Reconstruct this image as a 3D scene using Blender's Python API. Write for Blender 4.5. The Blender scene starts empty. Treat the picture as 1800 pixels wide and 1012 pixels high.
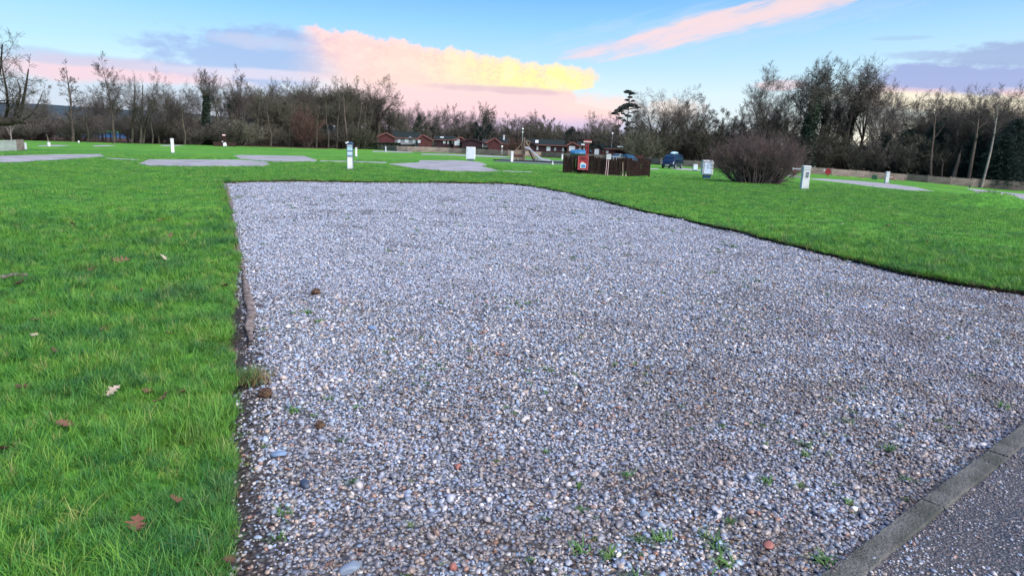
import bpy, math, random
import numpy as np
from mathutils import Vector, Matrix, noise
from mathutils.geometry import delaunay_2d_cdt

SC = bpy.context.scene
COL = SC.collection
rad = math.radians

# ------------------------------------------------------------------ camera
FPX = 1200.0
CAM_H = 1.6
PITCH = math.atan(261 / 1200.0)
ROLL = rad(2.0)
_F = np.array([0, math.cos(PITCH), -math.sin(PITCH)])
_R0 = np.array([1.0, 0, 0])
_U0 = np.cross(_R0, _F)
_R = _R0 * math.cos(ROLL) + _U0 * math.sin(ROLL)
_U = -_R0 * math.sin(ROLL) + _U0 * math.cos(ROLL)
cam_data = bpy.data.cameras.new("camera")
cam_data.sensor_width = 36.0
cam_data.lens = 24.0
cam_data.clip_start = 0.05
cam_data.clip_end = 6000
cam = bpy.data.objects.new("camera", cam_data)
COL.objects.link(cam)
cam.matrix_world = Matrix(((_R[0], _U[0], -_F[0], 0), (_R[1], _U[1], -_F[1], 0), (_R[2], _U[2], -_F[2], CAM_H), (0, 0, 0, 1)))
SC.camera = cam

# ------------------------------------------------------------------ exposure
EXPOSURE = 1.85
SC.view_settings.view_transform = 'Standard'
SC.view_settings.look = 'None'
SC.view_settings.exposure = EXPOSURE
SC.view_settings.gamma = 1.0
SC.view_settings.use_curve_mapping = False
SC.render.engine = 'CYCLES'
SC.cycles.max_bounces = 5
SC.cycles.diffuse_bounces = 3
SC.cycles.glossy_bounces = 2
SC.cycles.transmission_bounces = 2
SC.cycles.transparent_max_bounces = 4


def lin(c):
    return tuple(((v / 255) / 12.92 if v / 255 <= 0.04045 else ((v / 255 + 0.055) / 1.055) ** 2.4) for v in c[:3])


# ------------------------------------------------------------------ sun
SUN_AZ, SUN_EL = 134.0, 46.0
sun_data = bpy.data.lights.new("sun", 'SUN')
sun_data.energy = 2.05
sun_data.angle = rad(60)
sun_data.color = (1.0, 0.955, 0.91)
sun = bpy.data.objects.new("sun", sun_data)
COL.objects.link(sun)
_sd = Vector((math.sin(rad(SUN_AZ)) * math.cos(rad(SUN_EL)), math.cos(rad(SUN_AZ)) * math.cos(rad(SUN_EL)), math.sin(rad(SUN_EL))))
sun.rotation_euler = _sd.to_track_quat('Z', 'Y').to_euler()

# ------------------------------------------------------------------ world
SKY_STRENGTH = 0.1
world = bpy.data.worlds.new("World")
SC.world = world
world.use_nodes = True
WT = world.node_tree
WT.nodes.clear()


class E:
    """a node socket with arithmetic"""
    tree = WT

    def __init__(self, s):
        self.s = s

    @staticmethod
    def m(op, *a, clamp=False):
        n = E.tree.nodes.new('ShaderNodeMath')
        n.operation = op
        n.use_clamp = clamp
        for i, v in enumerate(a):
            if isinstance(v, E):
                E.tree.links.new(v.s, n.inputs[i])
            else:
                n.inputs[i].default_value = v
        return E(n.outputs[0])

    def __add__(s, o): return E.m('ADD', s, o)
    __radd__ = __add__
    def __mul__(s, o): return E.m('MULTIPLY', s, o)
    __rmul__ = __mul__
    def __sub__(s, o): return E.m('SUBTRACT', s, o)
    def __rsub__(s, o): return E.m('SUBTRACT', o, s)
    def __truediv__(s, o): return E.m('DIVIDE', s, o)


def sstep(x, a, b):
    """0 where x<=a, 1 where x>=b (a may exceed b)"""
    n = E.tree.nodes.new('ShaderNodeMapRange')
    n.interpolation_type = 'SMOOTHSTEP'
    E.tree.links.new(x.s, n.inputs[0])
    if a < b:
        vals = (a, b, 0.0, 1.0)
    else:
        vals = (b, a, 1.0, 0.0)
    for i, v in enumerate(vals):
        n.inputs[i + 1].default_value = v
    return E(n.outputs[0])


def mixc(f, a, b):
    n = E.tree.nodes.new('ShaderNodeMix')
    n.data_type = 'RGBA'
    for sock, v in ((n.inputs[0], f), (n.inputs[6], a), (n.inputs[7], b)):
        if isinstance(v, E):
            E.tree.links.new(v.s, sock)
        elif isinstance(v, tuple):
            sock.default_value = (*lin(v), 1)
        else:
            sock.default_value = v
    return E(n.outputs[2])


def ramp(x, stops, interp='LINEAR'):
    n = E.tree.nodes.new('ShaderNodeValToRGB')
    n.color_ramp.interpolation = interp
    el = n.color_ramp.elements
    while len(el) > 1:
        el.remove(el[-1])
    el[0].position, el[0].color = stops[0][0], (*lin(stops[0][1]), 1)
    for p, c in stops[1:]:
        e = el.new(p)
        e.color = (*lin(c), 1)
    E.tree.links.new(x.s, n.inputs[0])
    return E(n.outputs[0])


def azel(px, py):
    d = _F * FPX + _R * (px - 900) - _U * (py - 506)
    d = d / np.linalg.norm(d)
    return math.degrees(math.atan2(d[0], d[1])), math.degrees(math.asin(d[2]))


tc = WT.nodes.new('ShaderNodeTexCoord')
sep = WT.nodes.new('ShaderNodeSeparateXYZ')
WT.links.new(tc.outputs['Generated'], sep.inputs[0])
DX, DY, DZ = E(sep.outputs[0]), E(sep.outputs[1]), E(sep.outputs[2])
AZ = E.m('ARCTAN2', DX, DY) * (180 / math.pi)
EL = E.m('ARCSINE', DZ) * (180 / math.pi)


def sky_noise(scale, sx=1.0, sy=1.0, detail=6.0, rough=0.6, off=0.0, rot=0.0):
    c = WT.nodes.new('ShaderNodeCombineXYZ')
    ca, sa = math.cos(rad(rot)), math.sin(rad(rot))
    WT.links.new(((AZ * ca + EL * sa) * sx).s, c.inputs[0])
    WT.links.new(((EL * ca - AZ * sa) * sy).s, c.inputs[1])
    c.inputs[2].default_value = off
    n = WT.nodes.new('ShaderNodeTexNoise')
    n.inputs['Scale'].default_value = scale
    n.inputs['Detail'].default_value = detail
    n.inputs['Roughness'].default_value = rough
    WT.links.new(c.outputs[0], n.inputs['Vector'])
    return E(n.outputs[0])


def blob(px, py, rx, ry, ang=0.0, soft=0.6, nz=None, amp=0.0):
    """soft ellipse of cloud round the direction seen at (px, py), radii in degrees"""
    a, e = azel(px, py)
    du, dv = AZ - a, EL - e
    c, s = math.cos(rad(ang)), math.sin(rad(ang))
    p = (du * c + dv * s) * (1 / rx)
    q = (dv * c - du * s) * (1 / ry)
    d = p * p + q * q
    if nz is not None:
        d = d + (nz - 0.5) * (amp * 2.6)
    return sstep(d, 1 + soft, max(0.0, 1 - soft))


nA = sky_noise(0.35, 1, 2.2, off=1.3)
nB = sky_noise(1.1, 1, 1.6, off=7.7, detail=8)
nPuff = sky_noise(0.75, 1, 0.25, off=3.1, detail=7, rough=0.55)
nFine = sky_noise(2.6, 1, 1.5, off=5.1, detail=8, rough=0.6)
nW = sky_noise(0.5, 0.5, 3.5, off=11.0, detail=8, rough=0.6, rot=14)

# clear sky, paler towards the horizon and towards the sunset on the right
base = ramp(EL * (1 / 30.0), [(0.0, (222, 226, 242)), (0.13, (212, 234, 248)), (0.2, (178, 221, 250)), (0.29, (140, 205, 252)), (0.36, (112, 184, 250)), (0.6, (78, 152, 235)), (1.0, (52, 118, 205))])
glowR = sstep(AZ, 2, 38) * sstep(EL, 16, 0)
base = mixc(glowR * 0.7, base, (214, 240, 247))
glowL = sstep(AZ, -18, -42) * sstep(EL, 16, 2)
base = mixc(glowL * 0.6, base, (170, 226, 244))
yel = sstep(AZ, 12, 34) * sstep(EL, 5.2, 0.3)
base = mixc(yel * 0.95, base, (255, 243, 214))
# left: mauve and pink bands low in the sky
col = mixc(sstep(AZ, -14, -24) * sstep(EL, 4.6, 2.2) * 0.75, base, (186, 196, 226))
col = mixc(blob(150, 122, 9.5, 0.75, 1, 0.8, nA, 1.2) * 0.8, col, (240, 190, 205))
col = mixc(blob(290, 128, 7.5, 0.7, -2, 0.8, nA, 1.0) * 0.7, col, (238, 196, 212))
col = mixc(blob(140, 104, 8, 0.45, -1, 0.8, nA, 1.2) * 0.6, col, (168, 182, 222))
# shaded part of the great cloud
col = mixc(blob(455, 102, 7.2, 2.0, -1.5, 0.6, nA, 1.5) * 0.85, col, (142, 168, 222))
col = mixc(blob(455, 75, 3.6, 0.5, -2, 0.8, nA, 1.4) * 0.6, col, (200, 200, 226))
col = mixc(blob(480, 132, 7.5, 0.35, 0, 0.9, nA, 1.0) * 0.6, col, (235, 215, 232))
# great lit cloud
aL, eL = azel(527, 46)
aR, eR = azel(1052, 128)
slope = (eR - eL) / (aR - aL)
top = (AZ - aL) * slope + eL
puff = (nPuff - 0.5) * 1.5 + (nFine - 0.5) * 0.75
below = (top + puff + 0.25) - EL
edgeR = (aR + 0.2) - AZ + (nB - 0.5) * 2.2 - sstep(EL, 4.3, 3.9) * 1.6 + sstep(EL, 3.2, 2.2) * 4.0
edgeL = AZ - aL + (nFine - 0.5) * 0.8
cloudM = sstep(below, -0.07, 0.24) * sstep(edgeR, 0.0, 0.8) * sstep(edgeL / (E.m('MAXIMUM', below, 0.0) * 1.1 + 0.35), -0.5, 1.3)
tx = (AZ - aL) * (1 / (aR - aL))
cc = ramp(tx + (nB - 0.5) * 0.45, [(0.0, (236, 190, 200)), (0.12, (254, 206, 198)), (0.4, (255, 216, 190)), (0.5, (255, 232, 178)), (0.68, (255, 244, 150)), (0.88, (255, 248, 146)), (1.0, (255, 232, 170))])
cc = mixc(sstep(nB, 0.42, 0.62) * 0.35, cc, (255, 228, 216))
cc = mixc(sstep(nPuff, 0.56, 0.42) * sstep(nFine, 0.6, 0.4) * 0.35, cc, (240, 186, 176))
cc = mixc(sstep(below, 1.6, 3.4) * 0.6, cc, (250, 204, 196))
rim = sstep(below, 0.75, 0.05)
cc = mixc(rim * 0.6, cc, (255, 222, 226))

bandE = azel(850, 152)[1]
cc = mixc(sstep(EL, bandE + 0.25, bandE - 0.5), cc, ramp(EL * (1 / 5.0), [(0.0, (196, 186, 230)), (0.2, (226, 190, 224)), (0.45, (247, 200, 212)), (0.8, (251, 208, 206))]))
cc = mixc(blob(880, 158, 5.5, 0.28, -1, 0.9, nA, 1.2) * 0.7, cc, (214, 172, 190))
col = mixc(cloudM, col, cc)
col = mixc(blob(1045, 185, 3.4, 0.8, 2, 0.9, nB, 1.2) * 0.7, col, (255, 214, 205))
col = mixc(blob(1185, 195, 2.2, 0.8, 0, 0.9, nB, 1.4) * 0.6, col, (255, 216, 196))
col = mixc(blob(1000, 232, 8, 0.9, 0, 0.9, nB, 0.8) * 0.5, col, (170, 172, 226))
# streak of high cloud
st = blob(1290, 38, 9.4, 0.85, 12.5, 0.85, nW, 1.9)
st2 = blob(1120, 76, 5.6, 0.6, 11, 0.9, nW, 2.0)
st3 = blob(1400, 6, 8.0, 0.6, 9, 0.9, nW, 1.4)
st4 = blob(1250, 50, 12, 1.5, 8, 0.95, nW, 2.2)
col = mixc(st4 * 0.35, col, (196, 216, 240))
col = mixc(st2 * 0.6, col, (232, 208, 224))
col = mixc(st * 0.85, col, (252, 216, 216))
col = mixc(st3 * 0.7, col, (252, 218, 214))
# violet clouds over the right hand trees
col = mixc(blob(1700, 172, 7.5, 0.9, -3, 0.8, nA, 1.0) * 0.9, col, (255, 190, 196))
col = mixc(blob(1720, 182, 9.0, 0.7, -3, 0.8, nA, 1.0) * 0.9, col, (255, 244, 214))
col = mixc(blob(1690, 138, 6.2, 0.95, -2, 0.5, nA, 1.3) * 0.95, col, (150, 160, 216))
col = mixc(blob(1775, 95, 4.4, 0.75, 3, 0.55, nA, 1.6) * 0.9, col, (152, 168, 212))
col = mixc(blob(1640, 98, 3.8, 0.3, -2, 0.8, nA, 1.6) * 0.7, col, (160, 180, 220))
col = mixc(blob(1590, 67, 1.8, 0.15, 0, 0.8, nA, 1.6) * 0.5, col, (160, 190, 222))
col = mixc(blob(1375, 150, 1.8, 0.35, 2, 0.8, nA, 1.6) * 0.6, col, (248, 196, 200))
# the rest of the dome: a few more thin streaks so that it goes on as here
far_streaks = sstep(nA, 0.52, 0.72) * sstep(EL, 12, 22) * 0.45
col = mixc(far_streaks, col, (190, 206, 232))

GAIN = 1.0 / (SKY_STRENGTH * 2 ** EXPOSURE)
g = WT.nodes.new('ShaderNodeVectorMath')
g.operation = 'SCALE'
WT.links.new(col.s, g.inputs[0])
g.inputs['Scale'].default_value = GAIN
sky = WT.nodes.new('ShaderNodeTexSky')
sky.sky_type = 'NISHITA'
sky.sun_disc = False
sky.sun_elevation = rad(SUN_EL)
sky.sun_rotation = rad(SUN_AZ)
sky.air_density = 1.0
sky.dust_density = 0.4
mx = mixc(0.92, E(sky.outputs[0]), E(g.outputs[0]))
bg = WT.nodes.new('ShaderNodeBackground')
bg.inputs['Strength'].default_value = SKY_STRENGTH
WT.links.new(mx.s, bg.inputs['Color'])
wo = WT.nodes.new('ShaderNodeOutputWorld')
WT.links.new(bg.outputs[0], wo.inputs['Surface'])


# ------------------------------------------------------------------ materials
def new_mat(name):
    m = bpy.data.materials.new(name)
    m.use_nodes = True
    t = m.node_tree
    b = t.nodes['Principled BSDF']
    return m, t, b


def rgba(c):
    return (*c, 1.0)


def simple(name, c, rough=0.7, c2=None, scale=8.0, bump=0.0, bscale=40.0, metal=0.0, rand=0.0, spec=0.5, stretch=(1, 1, 1)):
    """colour with noise variation, bump and (rand) a change from object to object"""
    m, t, b = new_mat(name)
    b.inputs['Roughness'].default_value = rough
    b.inputs['Metallic'].default_value = metal
    b.inputs['Specular IOR Level'].default_value = spec
    E.tree = t
    co = t.nodes.new('ShaderNodeTexCoord')
    mp = t.nodes.new('ShaderNodeMapping')
    mp.inputs['Scale'].default_value = stretch
    t.links.new(co.outputs['Object'], mp.inputs[0])
    n = t.nodes.new('ShaderNodeTexNoise')
    n.inputs['Scale'].default_value = scale
    n.inputs['Detail'].default_value = 6
    t.links.new(mp.outputs[0], n.inputs['Vector'])
    c2 = c2 or tuple(v * 0.75 for v in c)
    mix = t.nodes.new('ShaderNodeMix')
    mix.data_type = 'RGBA'
    mix.inputs[6].default_value = rgba(c)
    mix.inputs[7].default_value = rgba(c2)
    t.links.new(sstep(E(n.outputs[0]), 0.35, 0.65).s, mix.inputs[0])
    out = mix.outputs[2]
    if rand:
        oi = t.nodes.new('ShaderNodeObjectInfo')
        hs = t.nodes.new('ShaderNodeHueSaturation')
        t.links.new((E(oi.outputs['Random']) * (2 * rand) + (1 - rand)).s, hs.inputs['Value'])
        r2 = E.m('FRACT', E(oi.outputs['Random']) * 7.31)
        t.links.new((r2 * (0.05 * min(1, rand * 2)) + (0.5 - 0.025 * min(1, rand * 2))).s, hs.inputs['Hue'])
        t.links.new(out, hs.inputs['Color'])
        out = hs.outputs[0]
    t.links.new(out, b.inputs['Base Color'])
    if bump:
        n2 = t.nodes.new('ShaderNodeTexNoise')
        n2.inputs['Scale'].default_value = bscale
        n2.inputs['Detail'].default_value = 5
        t.links.new(mp.outputs[0], n2.inputs['Vector'])
        bp = t.nodes.new('ShaderNodeBump')
        bp.inputs['Strength'].default_value = bump
        bp.inputs['Distance'].default_value = 0.02
        t.links.new(n2.outputs[0], bp.inputs['Height'])
        t.links.new(bp.outputs[0], b.inputs['Normal'])
    return m


M = {}
M['white_plastic'] = simple('white_plastic', (0.60, 0.60, 0.63), 0.45, (0.48, 0.48, 0.50), 3)
M['grey_plastic'] = simple('grey_plastic', (0.42, 0.44, 0.50), 0.45, (0.36, 0.38, 0.43), 5)
M['panel_blue'] = simple('panel_blue', (0.54, 0.62, 0.80), 0.35, (0.48, 0.56, 0.74), 3)
M['dark_blue'] = simple('dark_blue', (0.02, 0.06, 0.16), 0.4)
M['black'] = simple('black_plastic', (0.012, 0.013, 0.018), 0.5)
M['red'] = simple('red_paint', (0.36, 0.022, 0.03), 0.5, (0.26, 0.02, 0.028), 6)
M['pink_white'] = simple('faded_white_board', (0.80, 0.55, 0.56), 0.5, (0.7, 0.45, 0.47), 9)
M['blue_print'] = simple('blue_print', (0.05, 0.25, 0.62), 0.5)
M['sky_print'] = simple('pale_blue_print', (0.36, 0.55, 0.68), 0.5)
M['teal_print'] = simple('teal_print', (0.08, 0.22, 0.30), 0.5)
M['galv'] = simple('galvanised_steel', (0.42, 0.44, 0.45), 0.45, (0.32, 0.33, 0.34), 12, metal=0.4)
M['lamp_globe'] = simple('lamp_globe', (0.82, 0.82, 0.82), 0.25)
M['timber'] = simple('weathered_timber', (0.20, 0.145, 0.10), 0.8, (0.13, 0.09, 0.07), 3, 0.4, 30, rand=0.2, stretch=(1, 1, 0.3))
M['fence'] = simple('weathered_fence_boards', (0.215, 0.17, 0.15), 0.85, (0.135, 0.105, 0.09), 2.2, 0.3, 20, rand=0.22)
M['fence_end'] = simple('pale_fence_boards', (0.42, 0.44, 0.41), 0.8, (0.33, 0.35, 0.33), 3, 0.2, 15, rand=0.08)
M['brush'] = simple('brushwood_sticks', (0.046, 0.027, 0.022), 0.9, (0.020, 0.012, 0.011), 9, 0.4, 60, rand=0.2, spec=0.2)
M['red_cladding'] = simple('red_brown_cladding', (0.078, 0.024, 0.024), 0.75, (0.056, 0.018, 0.020), 0.8, 0.15, 4, spec=0.25)
M['purple_cladding'] = simple('purple_brown_cladding', (0.034, 0.015, 0.020), 0.75, (0.025, 0.011, 0.016), 0.8, spec=0.25)
M['trim_red'] = simple('red_brown_trim', (0.14, 0.045, 0.042), 0.6)
M['roof_green'] = simple('green_roof_sheet', (0.009, 0.017, 0.016), 0.95, (0.006, 0.012, 0.012), 0.9, spec=0.3)
M['roof_grey'] = simple('grey_roof_sheet', (0.034, 0.030, 0.031), 0.9, (0.024, 0.021, 0.022), 0.9, spec=0.3)
M['wall_grey'] = simple('pale_grey_cladding', (0.19, 0.19, 0.225), 0.7, (0.15, 0.15, 0.18), 0.9)
M['frame_white'] = simple('white_window_frame', (0.55, 0.55, 0.58), 0.4)
M['glass'] = simple('window_glass', (0.16, 0.20, 0.24), 0.05, (0.12, 0.15, 0.2), 0.6)
M['curtain'] = simple('bright_window_blind', (0.50, 0.55, 0.62), 0.35)
M['van_blue'] = simple('dark_blue_car_paint', (0.004, 0.011, 0.032), 0.3, (0.004, 0.010, 0.03), 2)
M['car_blue'] = simple('light_blue_car_paint', (0.035, 0.10, 0.16), 0.3, (0.03, 0.09, 0.14), 2)
M['car_grey'] = simple('grey_green_car_paint', (0.17, 0.20, 0.19), 0.25, (0.15, 0.17, 0.17), 2)
M['tarp'] = simple('blue_tarpaulin', (0.03, 0.15, 0.30), 0.5, (0.02, 0.11, 0.23), 3, 0.3, 8)
M['car_glass'] = simple('car_glass', (0.02, 0.05, 0.08), 0.06)
M['tyre'] = simple('tyre_rubber', (0.014, 0.014, 0.015), 0.85)
M['headlight'] = simple('headlight_lens', (0.80, 0.83, 0.86), 0.12)
M['soil'] = simple('dark_soil', (0.030, 0.020, 0.014), 0.95, (0.06, 0.042, 0.028), 14, 0.8, 60, spec=0.2)
M['concrete'] = simple('mossy_concrete', (0.102, 0.100, 0.092), 0.9, (0.044, 0.046, 0.038), 4.5, 1.0, 70, rand=0.10)
M['rot_wood'] = simple('rotten_bark', (0.24, 0.195, 0.18), 0.9, (0.075, 0.052, 0.045), 16, 0.9, 55, stretch=(1, 1, 1))
M['stone_grey'] = simple('large_grey_stone', (0.20, 0.24, 0.31), 0.65, (0.15, 0.19, 0.25), 30, 0.3, 90)
M['stone_slate'] = simple('dark_slate_pebble', (0.035, 0.050, 0.085), 0.45, (0.028, 0.04, 0.07), 30, 0.1, 90)
M['stone_blue'] = simple('blue_grey_pebble', (0.15, 0.22, 0.34), 0.6, (0.11, 0.17, 0.27), 30, 0.2, 90)
M['stone_red'] = simple('reddish_pebble', (0.30, 0.11, 0.08), 0.6, (0.22, 0.08, 0.07), 30, 0.2, 90)
M['stone_pale'] = simple('pale_pebble', (0.62, 0.60, 0.62), 0.55, (0.5, 0.48, 0.5), 30, 0.2, 90)
M['leaf_brown'] = simple('dead_oak_leaf', (0.17, 0.075, 0.040), 0.7, (0.10, 0.045, 0.03), 25, 0.5, 120, rand=0.3)
M['leaf_pale'] = simple('pale_dead_leaf', (0.56, 0.45, 0.36), 0.7, (0.40, 0.30, 0.23), 25, 0.5, 120)
M['clod'] = simple('brown_clod', (0.065, 0.034, 0.024), 0.95, (0.12, 0.07, 0.04), 40, 0.9, 120)
M['bark'] = simple('grey_brown_bark', (0.085, 0.072, 0.058), 0.9, (0.046, 0.039, 0.033), 2.5, 0.4, 12, rand=0.25, spec=0.15)
M['bark_olive'] = simple('lichened_bark', (0.075, 0.070, 0.052), 0.9, (0.044, 0.041, 0.032), 2.5, 0.4, 12, rand=0.25, spec=0.15)
M['bark_pale'] = simple('pale_birch_bark', (0.26, 0.22, 0.20), 0.8, (0.15, 0.13, 0.12), 2.5, 0.3, 12, rand=0.1, spec=0.15)
M['twig'] = simple('bare_twigs', (0.100, 0.088, 0.078), 0.9, (0.070, 0.062, 0.055), 0.6, rand=0.3, spec=0.1)
M['twig_olive'] = simple('lichened_twigs', (0.098, 0.093, 0.068), 0.9, (0.070, 0.066, 0.050), 0.6, rand=0.3, spec=0.1)
M['twig_pale'] = simple('pale_twigs', (0.14, 0.115, 0.11), 0.9, (0.10, 0.085, 0.082), 0.6, rand=0.2, spec=0.1)
M['twig_red'] = simple('reddish_twigs', (0.125, 0.075, 0.060), 0.9, (0.09, 0.056, 0.046), 0.6, rand=0.2, spec=0.1)
M['bush_stem'] = simple('purple_grey_stems', (0.125, 0.105, 0.100), 0.85, (0.062, 0.050, 0.048), 1.5, 0.3, 30, spec=0.2)
M['bush_twig'] = simple('purple_brown_twigs', (0.105, 0.074, 0.072), 0.85, (0.072, 0.054, 0.056), 1.2, spec=0.15)
M['ivy'] = simple('ivy_leaves', (0.016, 0.032, 0.016), 0.6, (0.009, 0.019, 0.011), 1.2, rand=0.2)
M['needle'] = simple('dark_needles', (0.018, 0.036, 0.026), 0.8, (0.011, 0.022, 0.019), 1.2, rand=0.2, spec=0.2)
M['cedar'] = simple('blue_green_cedar', (0.030, 0.046, 0.040), 0.8, (0.020, 0.032, 0.030), 1.2, spec=0.2)
M['hedge'] = simple('dark_hedge', (0.012, 0.020, 0.013), 0.9, (0.02, 0.03, 0.018), 2, spec=0.1)
M['hill'] = simple('haze_tinted_wooded_hill', (0.045, 0.070, 0.090), 1.0, (0.034, 0.052, 0.068), 0.01, spec=0.0)  # blue of the distant haze is put into the hill's base colour
M['bark_dark'] = simple('dark_mossy_bark', (0.040, 0.036, 0.026), 0.9, (0.022, 0.019, 0.016), 2.5, 0.4, 12, spec=0.15)
M['dead'] = simple('dark_dead_wood', (0.018, 0.013, 0.014), 0.95, (0.010, 0.008, 0.009), 3, spec=0.1)
M['litter'] = simple('dead_leaf_litter', (0.075, 0.040, 0.028), 0.95, (0.04, 0.024, 0.018), 3, 0.6, 20, spec=0.1)
M['matting'] = simple('rubber_matting', (0.10, 0.14, 0.12), 0.9, (0.07, 0.10, 0.085), 1)
M['rubber_edge'] = simple('black_edging', (0.012, 0.016, 0.016), 0.8)
M['steel_slide'] = simple('polished_steel', (0.62, 0.60, 0.70), 0.3, (0.5, 0.48, 0.6), 3, metal=0.6)
M['table_wood'] = simple('pinkish_table_wood', (0.36, 0.24, 0.21), 0.8, (0.28, 0.18, 0.16), 4)
M['green_paint'] = simple('green_cover', (0.03, 0.10, 0.055), 0.6)
M['weed'] = simple('weed_leaves', (0.070, 0.150, 0.025), 0.6, (0.045, 0.11, 0.025), 30, rand=0.25)
M['straw'] = simple('dry_straw', (0.26, 0.19, 0.08), 0.8, (0.16, 0.11, 0.05), 20, rand=0.2)


def grass_mat():
    m, t, b = new_mat('grass_blades')
    E.tree = t
    oi = t.nodes.new('ShaderNodeObjectInfo')
    def n3(scale, det=3):
        n = t.nodes.new('ShaderNodeTexNoise')
        n.inputs['Scale'].default_value = scale
        n.inputs['Detail'].default_value = det
        t.links.new(oi.outputs['Location'], n.inputs['Vector'])
        return E(n.outputs[0])
    c = ramp(E(oi.outputs['Random']), [(0.0, (44, 98, 50)), (0.35, (70, 128, 48)), (0.7, (96, 148, 52)), (0.92, (116, 160, 58)), (0.975, (146, 152, 84)), (1.0, (160, 150, 100))])
    c = mixc(sstep(n3(1.3, 4), 0.46, 0.66) * 0.5, c, (44, 94, 64))
    c = mixc(sstep(n3(2.6, 5), 0.58, 0.74) * 0.45, c, (112, 128, 62))
    c = mixc(sstep(n3(0.7, 4), 0.50, 0.70) * 0.5, c, (104, 150, 48))
    t.links.new(c.s, b.inputs['Base Color'])
    b.inputs['Roughness'].default_value = 0.5
    b.inputs['Specular IOR Level'].default_value = 0.35
    tr = t.nodes.new('ShaderNodeBsdfTranslucent')
    t.links.new(c.s, tr.inputs['Color'])
    mixs = t.nodes.new('ShaderNodeMixShader')
    mixs.inputs[0].default_value = 0.3
    t.links.new(b.outputs[0], mixs.inputs[1])
    t.links.new(tr.outputs[0], mixs.inputs[2])
    t.links.new(mixs.outputs[0], t.nodes['Material Output'].inputs['Surface'])
    return m


def stone_mat():
    m, t, b = new_mat('gravel_stones')
    E.tree = t
    oi = t.nodes.new('ShaderNodeObjectInfo')
    c = ramp(E(oi.outputs['Random']), [
        (0.0, (102, 110, 122)), (0.13, (134, 144, 160)), (0.27, (120, 134, 158)), (0.38, (142, 162, 186)), (0.46, (156, 160, 172)), (0.54, (116, 112, 110)),
        (0.62, (140, 132, 126)), (0.69, (174, 156, 142)), (0.755, (144, 104, 84)), (0.79, (72, 66, 66)), (0.88, (180, 174, 174)), (0.968, (222, 214, 210))], 'CONSTANT')
    def n3(scale, det=3, off=0):
        mp = t.nodes.new('ShaderNodeMapping')
        mp.inputs['Location'].default_value = (off, off, 0)
        t.links.new(oi.outputs['Location'], mp.inputs[0])
        n = t.nodes.new('ShaderNodeTexNoise')
        n.inputs['Scale'].default_value = scale
        n.inputs['Detail'].default_value = det
        t.links.new(mp.outputs[0], n.inputs['Vector'])
        return E(n.outputs[0])
    # dirtier, browner patches where the gravel is worn thin
    c = mixc(sstep(n3(0.9, 5), 0.52, 0.70) * 0.42, c, (84, 72, 62))
    c = mixc(sstep(n3(0.45, 4, 9), 0.45, 0.65) * 0.25, c, (138, 142, 164))
    # earthier where wheels turn in from the road, paler up the pitch, far grazing sky sheen put into the colour
    sp_ = t.nodes.new('ShaderNodeSeparateXYZ')
    t.links.new(oi.outputs['Location'], sp_.inputs[0])
    up = E(sp_.outputs[0]) * -0.636 + E(sp_.outputs[1]) * 0.772
    c = mixc(sstep(up, 5.0, 1.4) * (sstep(n3(1.9, 5, 4), 0.44, 0.60) * 0.55 + 0.12), c, (84, 66, 54))
    c = mixc(sstep(up, 2.5, 11.0) * 0.42, c, (164, 172, 190))
    co = t.nodes.new('ShaderNodeTexCoord')
    n = t.nodes.new('ShaderNodeTexNoise')
    n.inputs['Scale'].default_value = 2.5
    n.inputs['Detail'].default_value = 5
    t.links.new(co.outputs['Object'], n.inputs['Vector'])
    c = mixc(sstep(E(n.outputs[0]), 0.4, 0.75) * 0.25, c, (90, 86, 88))
    t.links.new(c.s, b.inputs['Base Color'])
    b.inputs['Roughness'].default_value = 0.42
    b.inputs['Specular IOR Level'].default_value = 0.6
    return m


def ground_noise(t, scale, det=5, off=0.0, stretch=(1, 1, 1)):
    ge = t.nodes.new('ShaderNodeNewGeometry')
    mp = t.nodes.new('ShaderNodeMapping')
    mp.inputs['Location'].default_value = (off, off * 0.7, 0)
    mp.inputs['Scale'].default_value = stretch
    t.links.new(ge.outputs['Position'], mp.inputs[0])
    n = t.nodes.new('ShaderNodeTexNoise')
    n.inputs['Scale'].default_value = scale
    n.inputs['Detail'].default_value = det
    n.inputs['Roughness'].default_value = 0.6
    t.links.new(mp.outputs[0], n.inputs['Vector'])
    return E(n.outputs[0]), mp


def add_bump(t, b, h, strength, dist):
    bp = t.nodes.new('ShaderNodeBump')
    bp.inputs['Strength'].default_value = strength
    bp.inputs['Distance'].default_value = dist
    t.links.new(h.s, bp.inputs['Height'])
    t.links.new(bp.outputs[0], b.inputs['Normal'])


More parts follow.
